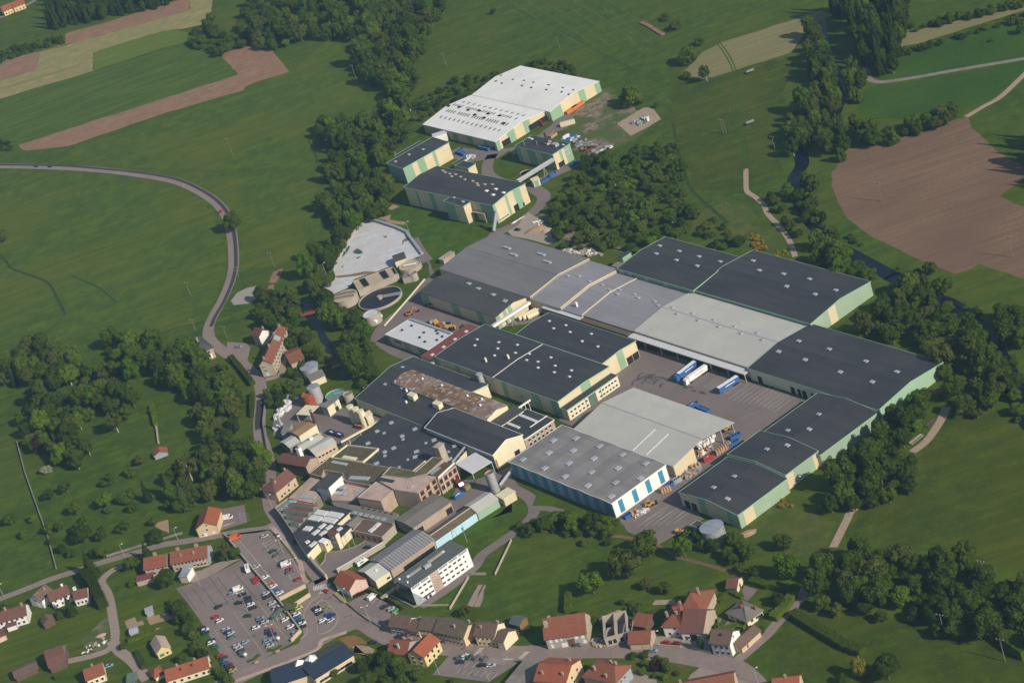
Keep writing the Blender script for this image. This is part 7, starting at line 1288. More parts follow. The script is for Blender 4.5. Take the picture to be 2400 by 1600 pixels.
row('the kerbed island from the top', 'cars on the kerbed island', (120, -65), [('g 795 757', 'black'), ('g 976 755', 'olive'), ('g 842 802', 'white'), ('g 865 848', 'navy'), ('g 1032 868', 'blue'), ('g 1086 892', 'navy'), ('g 916 985', 'white'), ('g 1062 985', 'silver')], 0)
row('the small office car park from its upper end', 'cars in the small office car park', (130, -75), [('g 1830 565', 'white', (125, -105), True), ('g 2062 727', 'black'), ('g 2178 772', 'silver'), ('g 2250 802', 'brightgreen')], 0)
row('the street car park from its left end', 'cars in the street car park', (75, -72), [('h 1280 925', 'grey'), ('h 1312 1000', 'navy', (150, -20)), ('h 1372 915', 'white'), ('h 1440 920', 'green'), ('h 1552 932', 'grey'), ('h 1640 1045', 'black', (150, -15)), ('h 1672 940', 'grey'), ('h 1780 1052', 'silver', (140, -20))], 0)
for p, d, c, lab in (('g 985 447', (80, 30), 'red', 'red car driving over the junction crossing'), ('g 1845 1385', (150, -15), 'black', 'black car parked beside the sand heap'), ('h 375 612', (150, -8), 'navy', 'navy car before the street row end house'), ('h 452 590', (120, -5), 'darkred', 'dark red car before the low second house'), ('h 1045 680', (130, 15), 'grey', 'grey car beside the yellow house corner'),
                     ('n 895 1277', (180, -12), 'grey', 'dark grey car in front of the grey farmhouse'), ('O 1302 1281', (90, 2), 'skyblue', 'pale blue car driving along the village street'), ('o 345 1312', (180, 20), 'red', 'red car behind the low stone wall'), ('o 530 1328', (180, 0), 'darkred', 'dark red car behind the low stone wall'), ('p 155 582', (90, -5), 'skyblue', 'pale blue car on the forecourt by the stone house'), ('p 1045 747', (45, -85), 'white', 'white car on the drive behind the stone house'),
                     ('c 1750 972', (150, -8), 'navy', 'dark car in the front office courtyard'), ('A 340 1533', (1, 0), 'navy', 'left one of two dark cars on the meadow road'), ('A 465 1536', (1, .03), 'navy', 'right one of two dark cars on the meadow road'), ('k 1515 1225', (90, 5), 'black', 'black car under the steep conveyor'), ('k 1905 1235', (90, 5), 'black', 'black car on the gravel pad by the sand pile'), ('E 2035 378', (30, -30), 'red', 'red car on the road bend near the lone tree'), ('M 1008 1417', (60, -18), 'skyblue', 'pale blue car beside the cream house on the lane'), ('e 1965 195', (60, 60), 'silver', 'silver car driving up the wall-shaded road'), ('c 400 880', (60, 80), 'black', 'black car in the wall shadow on the road'),
                     ('n 2225 1390', (1, 0), 'skyblue', 'second pale blue car on the village street')):
    if lab.startswith('second'): continue
    car(p, d, c, lab)
car('M 2100 60', (60, -12), 'white', 'white van in the small car park by the peach house', None, True)
car('b 1560 1090', (150, 110), 'darkred', 'dark red truck parked beside the brick-fronted wing', None, True, 1.3)
car('b 1715 1140', (130, -110), 'olive', 'olive van parked near the silver silo', None, True, 1.0)
car('e 1200 258', (150, -62), 'orange', 'red and white minibus at the top of upper car park', None, True, 1.2)
def camper(p, d, label):
    g = G(p); E = thing('motorhome', label, 'motorhome', (g.x, g.y, .08), azdir(p, d))
    ob('body', mesh('body', *join(boxv(-3.3, -1.15, .5, 2.2, 1.15, 2.9), prism([(2.2, .5), (3.3, .6), (3.3, 1.2), (2.8, 2.0), (2.2, 2.9)], -1.1, 1.1))), 'car_white', E)
    box('windscreen', (2.85, -.9, 1.3, 3.1, .9, 1.95), 'glass', E)
    for x in (-2.2, -.8, .8): box('roof_hatch', (x - .35, -.35, 2.88, x + .35, .35, 3.0), 'glass', E)
    for x in (-2, 2.3):
        for y in (-1, 1): obm('wheel', CAR['wheel'], 'tyre', E, (x, y, .32))
    for y in (-1, 1): box('side_window', (-1.8, y * 1.16 - .02, 1.5, .5, y * 1.16 + .02, 2.1), 'glass', E)
camper('e 1425 830', (-40, -150), 'white motorhome in the big car park by the retaining wall')
camper('c 1650 1260', (150, -95), 'white camper beside the long pale courtyard wall')
def trailer(E, col, x0, x1):
    box('trailer_box', (x0, -1.27, 1.2, x1, 1.27, 4.0), col, E); box('trailer_roof', (x0 + .05, -1.22, 4.0, x1 - .05, 1.22, 4.06), 'white', E)
    box('chassis', (x0 + .3, -.5, .85, x1 - .3, .5, 1.2), 'black', E)
    for x in (x0 + 1.2, x0 + 2.5, x0 + 3.8):
        for y in (-1.05, 1.05): o = obm('wheel', CAR['wheel'], 'tyre', E, (x, y, .5)); o.scale = (1.5, 1.5, 1.5)
def truck(rear, front, col, label, cab='car_blue', solo=False, stripe='white'):
    a, b = G(rear), G(front); az = math.atan2(b.y - a.y, b.x - a.x); E = thing('semi_trailer' if solo else 'semi_truck', label, 'trailer' if solo else 'truck', (a.x, a.y, .05), az)
    trailer(E, col, 0, 13.6)
    for y in (-1.29, 1.29): box('side_stripe', (3, y - .01, 2.5, 9.5, y + .01, 2.9), stripe, E)
    if not solo:
        ob('cab', mesh('cab', *prism([(13.9, .5), (16.2, .5), (16.3, 1.6), (16.1, 2.9), (15.4, 3.7), (13.9, 3.9)], -1.22, 1.22)), cab, E)
        box('windscreen', (16.05, -1.05, 1.9, 16.35, 1.05, 2.7), 'glass', E); box('tractor_frame', (11.5, -.45, .6, 14.2, .45, 1.0), 'black', E)
        for x in (12.4, 15.4):
            for y in (-1.05, 1.05): o = obm('wheel', CAR['wheel'], 'tyre', E, (x, y, .5)); o.scale = (1.5, 1.5, 1.5)
    else:
        for y in (-.8, .8): box('landing_leg', (10.8, y - .1, 0, 11, y + .1, 1.2), 'galv', E)
truck('K 1695 235', 'K 1565 335', 'car_blue', 'blue articulated truck with grey trailer roof at the loading canopy')
truck('K 1795 270', 'K 1665 360', 'white', 'white articulated truck next to the blue one at loading canopy', 'car_white', False, 'orange')
truck('K 2085 372', 'K 1920 478', 'car_blue', 'lone blue semi trailer parked in the yard bays', solo=True)
# skips, containers, machines
def skip(p, d, col, label, l=6.0, w=2.4, h=2.2, load=None):
    g = G(p); E = thing('skip', label, 'skip', (g.x, g.y, .05), azdir(p, d)); t = .15
    ob('hull', mesh('hull', *join(boxv(-l / 2, -w / 2, .15, l / 2, w / 2, .3), boxv(-l / 2, -w / 2, .3, l / 2, -w / 2 + t, h), boxv(-l / 2, w / 2 - t, .3, l / 2, w / 2, h), boxv(-l / 2, -w / 2 + t, .3, -l / 2 + t, w / 2 - t, h), boxv(l / 2 - t, -w / 2 + t, .3, l / 2, w / 2 - t, h))), col, E)
    for k in range(4): box('rib', (-l / 2 + (k + .5) * l / 4 - .08, -w / 2 - .08, .2, -l / 2 + (k + .5) * l / 4 + .08, w / 2 + .08, h - .1), col, E)
    for s in (-1, 1): box('skid', (-l / 2 + .2, s * .7 - .1, 0, l / 2 - .2, s * .7 + .1, .16), 'black', E)
    if load: ob('load', mesh('load', *heapv(l * .44, w * .42, h * .5, 8, h * .55)), load, E)
def heapv(rx, ry, h, n=10, z=0):
    rg = random.Random(int(rx * 100 + ry * 10)); V = [(0, 0, z + h)]; Fc = []
    for k, (q, zz) in enumerate(((.35, .85), (.7, .45), (1, 0))):
        V += [(rx * q * math.cos(6.283 * j / n) * rg.uniform(.8, 1.15), ry * q * math.sin(6.283 * j / n) * rg.uniform(.8, 1.15), z + h * zz * rg.uniform(.75, 1.15)) for j in range(n)]
    Fc += [(0, 1 + j, 1 + (j + 1) % n) for j in range(n)]
    for k in range(2): Fc += [(1 + k * n + j, 1 + (k + 1) * n + j, 1 + (k + 1) * n + (j + 1) % n, 1 + k * n + (j + 1) % n) for j in range(n)]
    return V, Fc
for p, d, col, lab, ld in (('K 2055 885', (110, -50), 'blue_skip', 'big blue skip under the open corner of pale canopy hall', None), ('K 1805 1085', (100, -55), 'red_skip', 'red skip full of scrap beside the pale canopy hall', 'scrap'), ('K 1665 600', (50, -20), 'blue_skip', 'blue skip with cardboard, left of three behind canopy hall', 'cardboard'), ('K 1740 635', (30, 15), 'blue_skip', 'middle blue skip of three behind canopy hall', None), ('K 1785 650', (30, 15), 'blue_skip', 'right blue skip of three behind canopy hall', None),
                         ('K 2040 950', (60, -30), 'blue_skip', 'low blue skip beside the cardboard bales', None), ('j 1710 1225', (130, -70), 'blue_skip', 'blue skip at the road corner of boiler house', None), ('j 1300 1440', (150, -85), 'blue_skip', 'upper blue skip on the lawn edge by the thicket', 'dirt'), ('j 1155 1540', (150, -85), 'blue_skip', 'lower blue skip on the lawn edge by the thicket', None), ('j 10 940', (60, 15), 'blue_skip', 'left blue skip before the vented white-roofed warehouse', None), ('j 90 955', (60, 15), 'blue_skip', 'right blue skip before the vented white-roofed warehouse', None), ('k 1110 165', (60, -40), 'blue_skip', 'small blue skip beside the white wall block', None), ('k 1150 200', (60, 25), 'blue_skip', 'blue open skip beside the white bales', None), ('b 1540 1285', (130, -80), 'blue_skip', 'blue skip loaded with white sacks near the brick wing', 'bale_white'),
                         ('r 1240 1390', (80, 30), 'car_navy', 'left navy skip with white sacks in boiler yard', 'bale_white'), ('r 1385 1430', (80, 30), 'car_navy', 'right navy skip with white sacks in boiler yard', 'bale_white'), ('r 1760 1275', (100, 20), 'rust', 'rusty red skip with scrap below the cream silos', 'scrap'), ('O 1560 200', (40, 10), 'yellow', 'yellow and blue skip beside the round steel tank', 'blue_skip'), ('O 1650 250', (40, 10), 'blue_skip', 'blue crate skip beside the round steel tank', None), ('j 1310 715', (100, -70), 'cardboard', 'tan open container beside the boiler house stack', None)):
    skip(p, d, col, lab, load=ld)
def container(p, d, col, label, l=6.1, w=2.4, h=2.6):
    g = G(p); E = thing('container', label, 'container', (g.x, g.y, .05), azdir(p, d)); box('body', (-l / 2, -w / 2, .1, l / 2, w / 2, h), col, E)
    for k in range(9): x = -l / 2 + (k + .5) * l / 9; box('rib', (x - .1, -w / 2 - .05, .2, x + .1, w / 2 + .05, h - .1), col, E)
    box('door', (l / 2, -w / 2 + .1, .2, l / 2 + .06, w / 2 - .1, h - .1), col, E)
container('j 1650 240', (100, -70), 'orange', 'lower orange container beside the northernmost warehouse', 11, 2.4, 2.2); container('j 1765 165', (100, -70), 'orange', 'upper orange container with white lid by the northernmost warehouse', 11, 2.4, 2.2)
container('j 1580 495', (150, -40), 'cream2', 'cream tank container standing on the dirt yard', 10, 2.6, 2.8); container('J 2090 730', (1, .4), 'white', 'white roof unit box on the brick block', 5, 2, 8.2) if False else None
def machine(p, d, col, label, kind='loader'):
    g = G(p); E = thing('excavator' if kind == 'digger' else 'wheel_loader', label, 'machine', (g.x, g.y, .05), azdir(p, d))
    ob('chassis', mesh('chassis', *join(boxv(-2.2, -1, .6, 1.8, 1, 1.5))), col, E); ob('cab', mesh('cab', *prism([(-.8, 1.5), (.7, 1.5), (.5, 3), (-.7, 3)], -.75, .75)), 'glass', E); box('cab_roof', (-.8, -.8, 3, .7, .8, 3.15), col, E)
    for x in (-1.4, 1.3):
        for y in (-1.05, 1.05): o = obm('wheel', CAR['wheel'], 'tyre', E, (x, y, .65)); o.scale = (2, 2, 2)
    if kind == 'digger':
        ob('boom', mesh('boom', *join(beam((1, 0, 1.6), (3.6, 0, 4.6), .5), beam((3.6, 0, 4.6), (5.6, 0, 1.8), .4))), col, E); box('bucket', (5.2, -.6, .6, 6.2, .6, 1.8), 'black', E)
    else:
        ob('arm', mesh('arm', *join(beam((1.4, -.6, 1.3), (3.2, -.6, .8), .3), beam((1.4, .6, 1.3), (3.2, .6, .8), .3))), col, E); box('bucket', (3.0, -1.3, .2, 4.0, 1.3, 1.2), 'black', E)
machine('l 845 258', (-80, -20), 'yellow', 'yellow loader beside the green-striped low hall'); machine('l 530 380', (90, -30), 'orange', 'orange excavator on the grass island by white workshop', 'digger'); machine('m 690 1370', (90, -30), 'yellow', 'yellow wheel loader below the striped warehouse wall'); machine('j 1100 500', (-60, -10), 'car_red', 'red loader in front of the wide warehouse opening'); machine('n 1540 1215', (80, -20), 'car_brightgreen', 'bright green tractor in front of the roofless house'); machine('K 1970 815', (60, -20), 'yellow', 'yellow loader under the far corner of pale canopy hall')
# ------------------------------------------------------------------ poles, lamps, piles, small things
def pole(p, h, label, arm=1.8, double=False, mat='wood_pole', d=(1, .2)):
    g = G(p); E = thing('utility_pole', label, 'pole', (g.x, g.y, 0), azdir(p, d))
    ob('post', mesh('post', *cyl(.22, .15, 0, h, 8)), mat, E)
    ob('crossarm', mesh('crossarm', *beam((-arm, 0, h - .4), (arm, 0, h - .4), .22)), mat, E)
    for x in (-arm + .2, 0, arm - .2): ob('insulator', mesh('insulator', *cyl(.1, .08, h - .3, h + .15, 6, True, x, 0)), 'white', E)
    if double: ob('second_post', mesh('second_post', *cyl(.2, .15, 0, h, 8, True, 2.6, 0)), mat, E)
for p, h, lab, dbl in (('A 2138 1425', 13.5, 'wooden power pole on the meadow below the long brown strip', 0), ('A 1965 910', 9, 'thin power pole standing in the long brown strip', 0), ('B 1752 610', 10, 'power pole on the top meadow left of white warehouses', 0), ('C 445 460', 10, 'power pole with crossarm on the meadow above white warehouses', 0), ('D 80 1425', 13, 'power pole with crossarm near the upper right river', 0), ('C 1945 1225', 10, 'twin portal power pole on the right meadow', 1), ('E 1755 1150', 10, 'power pole on the buttercup meadow', 0),
                     ('F 172 888', 11, 'power pole on the meadow beside the river wood', 0), ('H 1045 283', 13, 'dark power pole in the big ploughed field', 0), ('H 2245 795', 13, 'second power pole in the big ploughed field near its corner', 0), ('P 2008 665', 13, 'power pole above the lower right wood', 0), ('P 1628 1140', 12, 'power pole with concrete foot on the lower right meadow', 0), ('P 2180 1372', 12, 'power pole at the lower right corner', 0), ('E 2195 980', 8, 'leaning pole beside the left road', 0), ('E 1797 1468', 8, 'pole above the manor roof', 0), ('E 2090 1545', 9, 'pole on the lawn beside the road fork', 0), ('B 918 722', 11, 'power pole against the wood in the upper meadow', 0)):
    pole(p, h, lab, double=bool(dbl))
def lamp(p, h, label, d=(1, -.3), two=True):
    g = G(p); E = thing('street_lamp', label, 'lamp', (g.x, g.y, .05), azdir(p, d))
    ob('post', mesh('post', *cyl(.13, .08, 0, h, 8)), 'galv', E)
    for s in ((-1, 1) if two else (1,)):
        ob('arm', mesh('arm', *beam((0, 0, h), (s * 1.5, 0, h + .2), .12)), 'galv', E); box('lamp_head', (s * 1.5 - .4, -.2, h + .1, s * 1.5 + .4, .2, h + .35), 'white', E)
for p, h, lab, two in (('e 545 1120', 12, 'tall lamp at the upper edge of big car park', 1), ('f 1105 255', 12, 'tall lamp beside the black cars of big car park', 1), ('f 1640 865', 12, 'tall lamp near the mouth of big car park', 1), ('e 2085 530', 9, 'lamp on the pavement above the upper car park', 1), ('e 2352 880', 9, 'lamp on the pavement beside the red car row', 1), ('g 1360 670', 9, 'lamp at the pink house corner', 1), ('g 1795 1015', 10, 'lamp on the street before the small car park', 1), ('w 1700 170', 10, 'lamp on the lawn behind the white office', 0), ('h 980 1175', 9, 'lamp at the lower corner of street car park', 0), ('h 1640 895', 9, 'lamp by the street crossing', 0), ('h 1745 1280', 8, 'lamp at the bottom edge of street car park', 0), ('M 1145 410', 8, 'lamp on the left lane wall', 0), ('M 1640 260', 8, 'lamp beside the lane above terrace', 0), ('M 35 775', 8, 'lamp at the left lane end', 0),
                       ('F 1415 585', 9, 'lamp at the corner of the white pond', 0), ('F 830 660', 9, 'lamp on the river wall of white pond', 0), ('F 650 965', 9, 'lamp by the lower end of white pond', 0), ('a 130 1300', 7, 'lamp by the road corner below tan house', 0), ('c 1415 980', 9, 'left flagpole-like mast on the office lawn', 0), ('c 1510 935', 9, 'right flagpole-like mast on the office lawn', 0), ('O 2260 1568', 8, 'lamp at the road curve on the bottom edge', 0), ('o 190 1360', 8, 'lamp at the end of low stone wall', 0)):
    lamp(p, h, lab, two=bool(two))
def pile(name, label, p, rx, ry, h, mat, cat='pile'):
    g = G(p); return tag(ob(name, mesh(name, *heapv(rx, ry, h, 14)), mat, None, (g.x, g.y, .05)), label, cat)
pile('sand_pile', 'orange sand pile on the gravel pad', 'G 240 540', 9, 5, 2.4, 'sand'); pile('sand_pile', 'grey rubble end of the sand pile', 'G 320 555', 4, 4, 1.6, 'concrete'); pile('spoil_bank', 'brown spoil heap behind the roofless house', 'O 960 945', 9, 3, 2, 'sand')
pile('earth_mound', 'pale sand mound beside the round steel tank', 'O 2150 200', 6, 3, 1.0, 'sand'); pile('rubble_pile', 'broken concrete pile at the end of the gravel lane', 'M 930 1130', 3, 2, .8, 'concrete_pink')
ribbon('manure_row', ['C 1185,210 1260,245 1330,290 1390,325'], 3.0, 'soil', .03, False, .9)
def clutter(name, label, poly, n, size, mats, hh=(.4, 1.4), cat='pile', up=1):
    """heap of many small pieces, too small to pick apart"""
    rg = random.Random(n + len(label)); P = [G(q) for q in pts(poly)]; Q = [(p.x, p.y) for p in P]; o = Vector((Q[0][0], Q[0][1], 0)); per = {m_: [] for m_ in mats}
    x0, x1 = min(q[0] for q in Q), max(q[0] for q in Q); y0, y1 = min(q[1] for q in Q), max(q[1] for q in Q); k = 0; tr_ = 0
    E = thing(name, label, cat, o); E['kind'] = 'stuff'
    while k < n and tr_ < 20000:
        tr_ += 1; x, y = rg.uniform(x0, x1), rg.uniform(y0, y1)
        if not inside(x, y, Q): continue
        s = rg.uniform(*size); t = rg.uniform(.4, 1) * s; z = rg.uniform(0, up - 1) if up > 1 else 0; hgt = rg.uniform(*hh); a = rg.uniform(0, 3.14)
        v, f = boxv(-s / 2, -t / 2, 0, s / 2, t / 2, hgt); tl = rg.uniform(-.3, .3)
        v = [((X * math.cos(a) - Y * math.sin(a)) + x - o.x, (X * math.sin(a) + Y * math.cos(a)) + y - o.y, max(0, Z + z + X * tl)) for X, Y, Z in v]; per[rg.choice(mats)].append((v, f)); k += 1
    for m_, l_ in per.items():
        if l_: q = ob('pieces', mesh('pieces', *join(*l_)), m_, E); q['kind'] = 'stuff'
    return E
clutter('scrap_heap', 'sprawling heap of grey and blue scrap beside boiler house', 'j 1690,900 1720,820 1900,780 2050,850 2200,860 2150,930 1980,1000 1750,960', 130, (.8, 3.0), ['scrap', 'scrap', 'concrete_dark', 'dark', 'galv', 'rust', 'dirt'], (.4, 1.2), up=1.5)
clutter('scrap_heap', 'long metal scrap pieces beside the tan container', 'j 1490,750 1600,690 1800,720 1700,780 1560,790', 26, (1.5, 5), ['galv', 'white', 'blue_skip'], (.3, 1.0))
clutter('scrap_heap', 'row of white pipes and boards on the thicket track', 'j 2080,1040 2352,880 2352,910 2150,1030', 18, (2, 6), ['galv', 'white', 'concrete'], (.3, .7))
clutter('rubble_heap', 'scattered white stone blocks behind the mid-grey hall', 'G 430,730 560,730 830,730 840,780 700,790 560,770', 90, (.8, 2.6), ['concrete', 'white', 'gravel'], (.4, 1.3))
clutter('rubble_heap', 'white stones and weeds beside the gravel pad', 'G 190,480 230,440 290,470 260,510', 24, (.6, 1.6), ['concrete', 'white'], (.3, .9))
clutter('bale_stack', 'big stack of white waste bales above the boiler yard', 'r 290,880 330,810 480,800 500,920 380,1000 350,1060 200,1150 200,1100', 110, (1.2, 2.2), ['bale_white', 'white', 'sludge'], (.9, 1.6), up=2.2)
clutter('bale_stack', 'small stack of white bales beside the red tank', 'r 430,710 560,680 620,740 500,780 440,770', 26, (1.2, 2.2), ['bale_white', 'white', 'car_skyblue'], (.9, 1.6), up=1.8)
clutter('bale_stack', 'low row of pale blue-white bales near the steel chimney', 'r 160,1300 330,1230 360,1290 200,1340', 40, (1.2, 2), ['bale_white', 'sludge'], (.9, 1.4), up=1.5)
clutter('paper_heap', 'bright white paper heap under the open end of canopy hall', 'm 1290,600 1530,440 1540,530 1340,640', 80, (1, 2.4), ['bale_white', 'white'], (1, 2), up=2.2)
clutter('waste_heap', 'mixed coloured waste below the white paper heap', 'm 1290,680 1480,600 1500,640 1340,730', 60, (.6, 1.8), ['white', 'orange', 'dark', 'cardboard', 'slate_wall', 'yellow'], (.5, 1.2))
clutter('scrap_heap', 'grey and brown scrap against the cream end wall of canopy hall', 'm 1100,1000 1200,890 1350,850 1330,940 1200,1020', 80, (.8, 2.2), ['scrap', 'cardboard', 'concrete_dark', 'galv'], (.6, 1.5))
clutter('junk_row', 'row of pallets and junk along the striped warehouse wall', 'm 440,1480 640,1400 680,1440 520,1520', 40, (.8, 2.2), ['concrete', 'cardboard', 'galv', 'white'], (.4, 1.3))
clutter('junk_row', 'tanks and junk behind the white workshop parapet', 'l 820,500 1000,480 1230,560 1250,640 1000,570', 40, (1, 2.6), ['galv', 'slate_wall', 'rust', 'yellow', 'dark'], (.6, 2.0))
clutter('building_rubble', 'timber and rubble in front of the roofless house', 'n 1130,1190 1280,1130 1420,1200 1420,1290 1200,1300', 60, (.6, 2.0), ['concrete', 'cardboard', 'slate_wall', 'sand'], (.3, 1.0))
clutter('junk_row', 'plants and old machinery on the old flat roofs', 'a 960,1110 1240,1150 1230,1240 1050,1200', 1, (.6, 1.4), ['scrap', 'dark', 'concrete'], (5.6, 6.2))
clutter('pallet_row', 'substation equipment in rows on the gravel pad', 'C 1110,1140 1190,1090 1280,1090 1220,1145 1150,1160', 34, (.7, 1.4), ['white', 'slate_wall', 'shutter'], (1.2, 2.6))
clutter('garden_clutter', 'pale boulders and blocks beside the lane rubble', 'M 700,1290 900,1180 960,1120 980,1200 780,1300', 20, (.6, 1.6), ['concrete', 'white'], (.3, .9))
clutter('yard_clutter', 'white machine parts beside the narrow striped hall yard', 'k 1180,240 1240,195 1320,205 1310,245 1210,260', 30, (.8, 2), ['white', 'bale_white', 'galv'], (.5, 1.4))
# cardboard bales that can be told apart
def bales(lab, start, step, n, d, sz=(2.6, 1.15, 1.5), mat='cardboard', grp='cardboard bales'):
    a, b = pt(start), pt(step)
    for k in range(n):
        p = (a[0] + (b[0] - a[0]) * k / max(n - 1, 1), a[1] + (b[1] - a[1]) * k / max(n - 1, 1)); g = G(p)
        E = thing('cardboard_bale', '%s, %s from the lower left' % (lab, ORD[k]), 'bale', (g.x, g.y, .05), azdir(p, d) + .05 * (k % 3 - 1), grp)
        l, w_, h_ = sz; box('bale', (-l / 2, -w_ / 2, 0, l / 2, w_ / 2, h_), mat, E); box('upper_bale', (-l / 2 + .2, -w_ / 2 + .1, h_, l / 2 - .3, w_ / 2 - .1, h_ * 1.8), mat, E)
bales('brown bale stack in the row beside the red skip', 'm 1570 700', 'm 1745 585', 7, (-60, -40)); bales('brown bale stack against the striped warehouse', 'm 850 1200', 'm 950 1165', 4, (-60, -40)); bales('brown bale stack beside cream end wall', 'm 1250 900', 'm 1340 860', 3, (-60, -40)); bales('brown bale at the near corner of striped warehouse', 'm 460 1500', 'm 520 1480', 2, (-60, -40))
skip('m 970 1115', (80, -50), 'blue_skip', 'upper blue compactor skip by striped warehouse corner'); skip('m 1050 1065', (80, -50), 'slate_wall', 'grey baling press by striped warehouse corner', 5, 2.4, 2.6); skip('m 400 1525', (60, -40), 'blue_skip', 'lower blue skip at the near corner of striped warehouse', 4, 2.2, 2)
# wood rollers: white cylinders between hall and dark roof
for k in range(3):
    g = G('G %d %d' % (150 + 40 * k, 1340 - 5 * k)); E = thing('paper_roll', 'cream cylinder tank lying in the passage, %s from the left' % ORD[k], 'cylinder', (g.x, g.y, 0), azdir('G 150 1340', (120, -60)), 'cream cylinders in the passage')
    v, f = cyl(1.5, 1.5, -6, 6, 16); ob('drum', mesh('drum', [(z, x, y + 1.6) for x, y, z in v], f), 'cream2', E)
    for x in (-4, 4): box('cradle', (x - .3, -1.4, 0, x + .3, 1.4, .8), 'concrete', E)
g = G('q 1075 1450'); E = thing('gas_tank', 'white horizontal gas cylinder on supports near the pale tank', 'tank', (g.x, g.y, 0), azdir('q 1075 1450', (70, -80)))
v, f = cyl(1.5, 1.5, -4, 4, 16); ob('shell', mesh('shell', [(z, x, y + 2.2) for x, y, z in v], f), 'white', E)
for x in (-2.4, 2.4): box('support', (x - .4, -1, 0, x + .4, 1, 1.2), 'concrete', E)
def pipe(p, z1, q, z2, wd, mat, label):
    a, b = G(p, z1), G(q, z2); E = thing('pipe_bridge', label, 'pipe', (a.x, a.y, 0)); o = Vector((a.x, a.y, 0)); ob('pipe', mesh('pipe', *beam(a - o, b - o, wd)), mat, E)
    for t in (.2, .5, .8): c = a.lerp(b, t) - o; ob('post', mesh('post', *beam((c.x, c.y, 0), (c.x, c.y, c.z - wd / 2), .25)), mat, E)
pipe('J 1125 735', 5, 'J 780 925', 5, 1.0, 'cream2', 'long cream pipe duct along the edge of dark flat roof'); pipe('J 1920 965', 8, 'J 1800 1110', 8.5, .8, 'galv', 'silver duct on the dark roof beside pale canopy'); pipe('b 1150 935', 10.6, 'b 1450 660', 10.8, .7, 'white_wall', 'white roof duct along the brick-fronted wing'); pipe('K 170 535', 6, 'K 60 610', 6, .8, 'white_wall', 'white pipe bridge between dark hall and brick block')
def bridge(p, q, wd, label, mat='wood_dark', z=1.2):
    a, b = G(p), G(q); o = Vector((a.x, a.y, 0)); E = thing('footbridge', label, 'bridge', o); e = b - a
    ob('deck', mesh('deck', *beam(Vector((0, 0, z)), e + Vector((0, 0, z)), wd, .3)), mat, E); nn = Vector((-e.y, e.x, 0)).normalized() * wd / 2
    for s in (-1, 1): ob('railing', mesh('railing', *beam(nn * s + Vector((0, 0, z + .9)), nn * s + e + Vector((0, 0, z + .9)), .12, .2)), mat, E)
bridge('F 415 1345', 'F 545 1310', 3, 'brown footbridge over the river above stone house', 'rust'); bridge('J 640 230', 'J 760 190', 4, 'rusty sluice bridge over the river by grey tank', 'rust'); bridge('J 700 255', 'J 820 215', 2, 'pale concrete weir bridge beside the sluice', 'concrete')
def bench_roof(p, d, col, label, l=7, w_=4):
    g = G(p); E = thing('picnic_shelter', label, 'shelter', (g.x, g.y, 0), azdir(p, d)); ob('roof', mesh('roof', *prism([(-l / 2, 2.4), (0, 3.4), (l / 2, 2.4), (0, 3.2)], -w_ / 2, w_ / 2)), col, E)
    for x in (-l / 2 + .4, l / 2 - .4):
        for y in (-w_ / 2 + .3, w_ / 2 - .3): box('post', (x - .12, y - .12, 0, x + .12, y + .12, 2.5), 'wood_dark', E)
bench_roof('L 1560 505', (120, -5), 'roof_tile', 'brown roofed picnic shelter at the end of the path')
def table(p, d, label, l=9, mat='concrete'):
    g = G(p); E = thing('picnic_table', label, 'table', (g.x, g.y, 0), azdir(p, d)); box('top', (-l / 2, -.6, .75, l / 2, .6, .85), mat, E)
    for s in (-1, 1): box('bench', (-l / 2, s * 1.3 - .2, .4, l / 2, s * 1.3 + .2, .5), mat, E)
    for x in (-l / 2 + .6, 0, l / 2 - .6): box('trestle', (x - .1, -1.2, 0, x + .1, 1.2, .75), mat, E)
table('L 1360 905', (90, -70), 'long grey picnic table beside the path'); table('L 1495 755', (70, -60), 'brown picnic table beside the path', 7, 'roof_brown')
g = G('L 760 1425'); E = thing('rowing_boat', 'turquoise boat lying beside the riverside trees', 'boat', (g.x, g.y, .1), azdir('L 760 1425', (-5, -90)))
hull = [(-3.2, -.8, .9), (-3.2, .8, .9), (1.5, 1.0, .9), (3.4, 0, 1.1), (1.5, -1.0, .9), (-3, -.5, 0), (-3, .5, 0), (1.5, .6, 0), (2.8, 0, .1), (1.5, -.6, 0)]
ob('hull', mesh('hull', hull, [(0, 1, 6, 5), (1, 2, 7, 6), (2, 3, 8, 7), (3, 4, 9, 8), (4, 0, 5, 9), (5, 6, 7, 8, 9)]), 'car_teal', E)
for x in (-2, 0): box('seat', (x - .2, -.8, .6, x + .2, .8, .7), 'wood_dark', E)
for k, p in enumerate(('C 2195 675', 'C 2195 1145')):
    g = G(p); E = thing('hay_trough', '%s pale animal shelter on the right meadow' % ('upper', 'lower')[k], 'trough', (g.x, g.y, 0), azdir(p, (30, -8)), 'meadow shelters'); ob('roof', mesh('roof', *prism([(-2.6, 1.8), (2.6, 2.4), (2.6, 2.55), (-2.6, 1.95)], -1.6, 1.6)), 'galv', E)
    for x in (-2.2, 2.2):
        for y in (-1.3, 1.3): box('post', (x - .1, y - .1, 0, x + .1, y + .1, 2.2), 'wood_dark', E)
for k in range(7):
    a, b = pt('k 1835 1140'), pt('k 1985 1050'); g = G((a[0] + (b[0] - a[0]) * k / 6, a[1] + (b[1] - a[1]) * k / 6))
    tag(box('road_barrier', (-1.9, -.35, 0, 1.9, .35, .9), 'paint_red' if k % 2 == 0 else 'white', None, (g.x, g.y, .05), azdir('k 1835 1140', (150, -90))), '%s plastic road barrier, %s of the line by the northern hall' % ('red' if k % 2 == 0 else 'white', ORD[k]), 'barrier', 'red and white barriers')
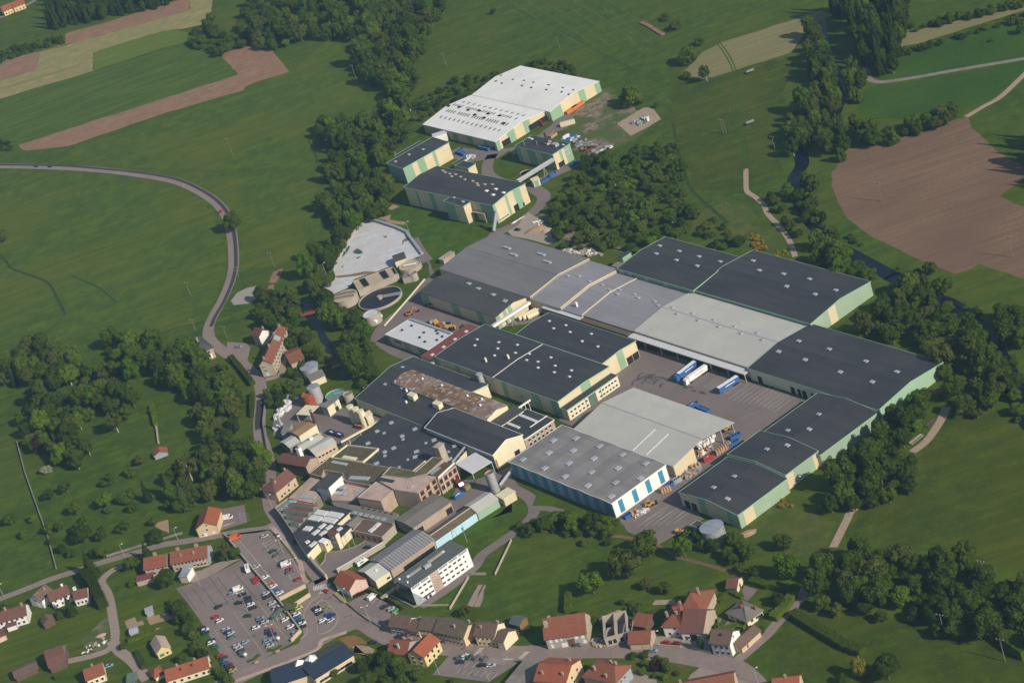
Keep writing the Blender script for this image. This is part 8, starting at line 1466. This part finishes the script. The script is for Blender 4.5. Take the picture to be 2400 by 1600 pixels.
for k in range(6):
    a, b = pt('g 1165 495'), pt('g 1310 630'); g = G((a[0] + (b[0] - a[0]) * k / 5, a[1] + (b[1] - a[1]) * k / 5))
    tag(ob('planter', mesh('planter', *cyl(.9, 1.1, 0, .9, 10)), 'paint_yellow', None, (g.x, g.y, .08)), 'pale round planter, %s of the line by the pink house' % ORD[k], 'planter', 'planters by the pink house')
for k, (p, lab) in enumerate((('f 1085 1110', 'left white sign globe in front of big car park'), ('f 1690 810', 'right white sign globe near the car park mouth'))):
    g = G(p); E = thing('sign_ball', lab, 'sign', (g.x, g.y, 0)); ob('post', mesh('post', *cyl(.12, .12, 0, 1.6, 8)), 'galv', E)
    ob('disc', mesh('disc', [Vector((p_.x, p_.y, p_.z + 2.4)) for p_ in ICO[0]], ICO[1]), 'white', E)
for k, p in enumerate(('f 1265 1200', 'f 1650 1000')):
    g = G(p); tag(ob('boulder', mesh('boulder', [Vector((p_.x * 1.6, p_.y * 1.1, p_.z * .8 + .6)) for p_ in ICO[0]], ICO[1]), 'sand', None, (g.x, g.y, .05)), '%s tan boulder guarding the car park edge' % ('left', 'right')[k], 'boulder', 'tan boulders')
ribbon('grass_strip', ['f 1080,1170 1200,1130 1310,1040'], 2.4, 'scrub', .07); ribbon('grass_strip', ['f 1450,970 1600,950 1720,870'], 2.4, 'scrub', .07)
# parasol and awnings at the yellow house, satellite dish
g = G('h 1262 420', 8.2)
# thin haze of the valley air: one closed box around camera, ground and everything on it
def build_haze(density, col):
    hz = 4100; v, f = boxv(-hz, -hz, -1.5, hz, hz, 664); o = ob('haze', mesh('haze', v, f)); o['kind'] = 'stuff'; o['label'] = 'thin bluish haze in the air over the valley'; o['category'] = 'haze'
    m = bpy.data.materials.new('haze'); m.use_nodes = True; n = m.node_tree.nodes; n.remove(n['Principled BSDF']); pv = n.new('ShaderNodeVolumePrincipled')
    pv.inputs['Density'].default_value = density; pv.inputs['Color'].default_value = (*col, 1); m.node_tree.links.new(pv.outputs[0], n['Material Output'].inputs['Volume']); o.data.materials.append(m)
build_haze(4.2e-5, (.40, .70, 1.0))
print('objects', len(bpy.data.objects), 'meshes', len(bpy.data.meshes), 'tris', sum(len(p.vertices) - 2 for me in bpy.data.meshes for p in me.polygons))
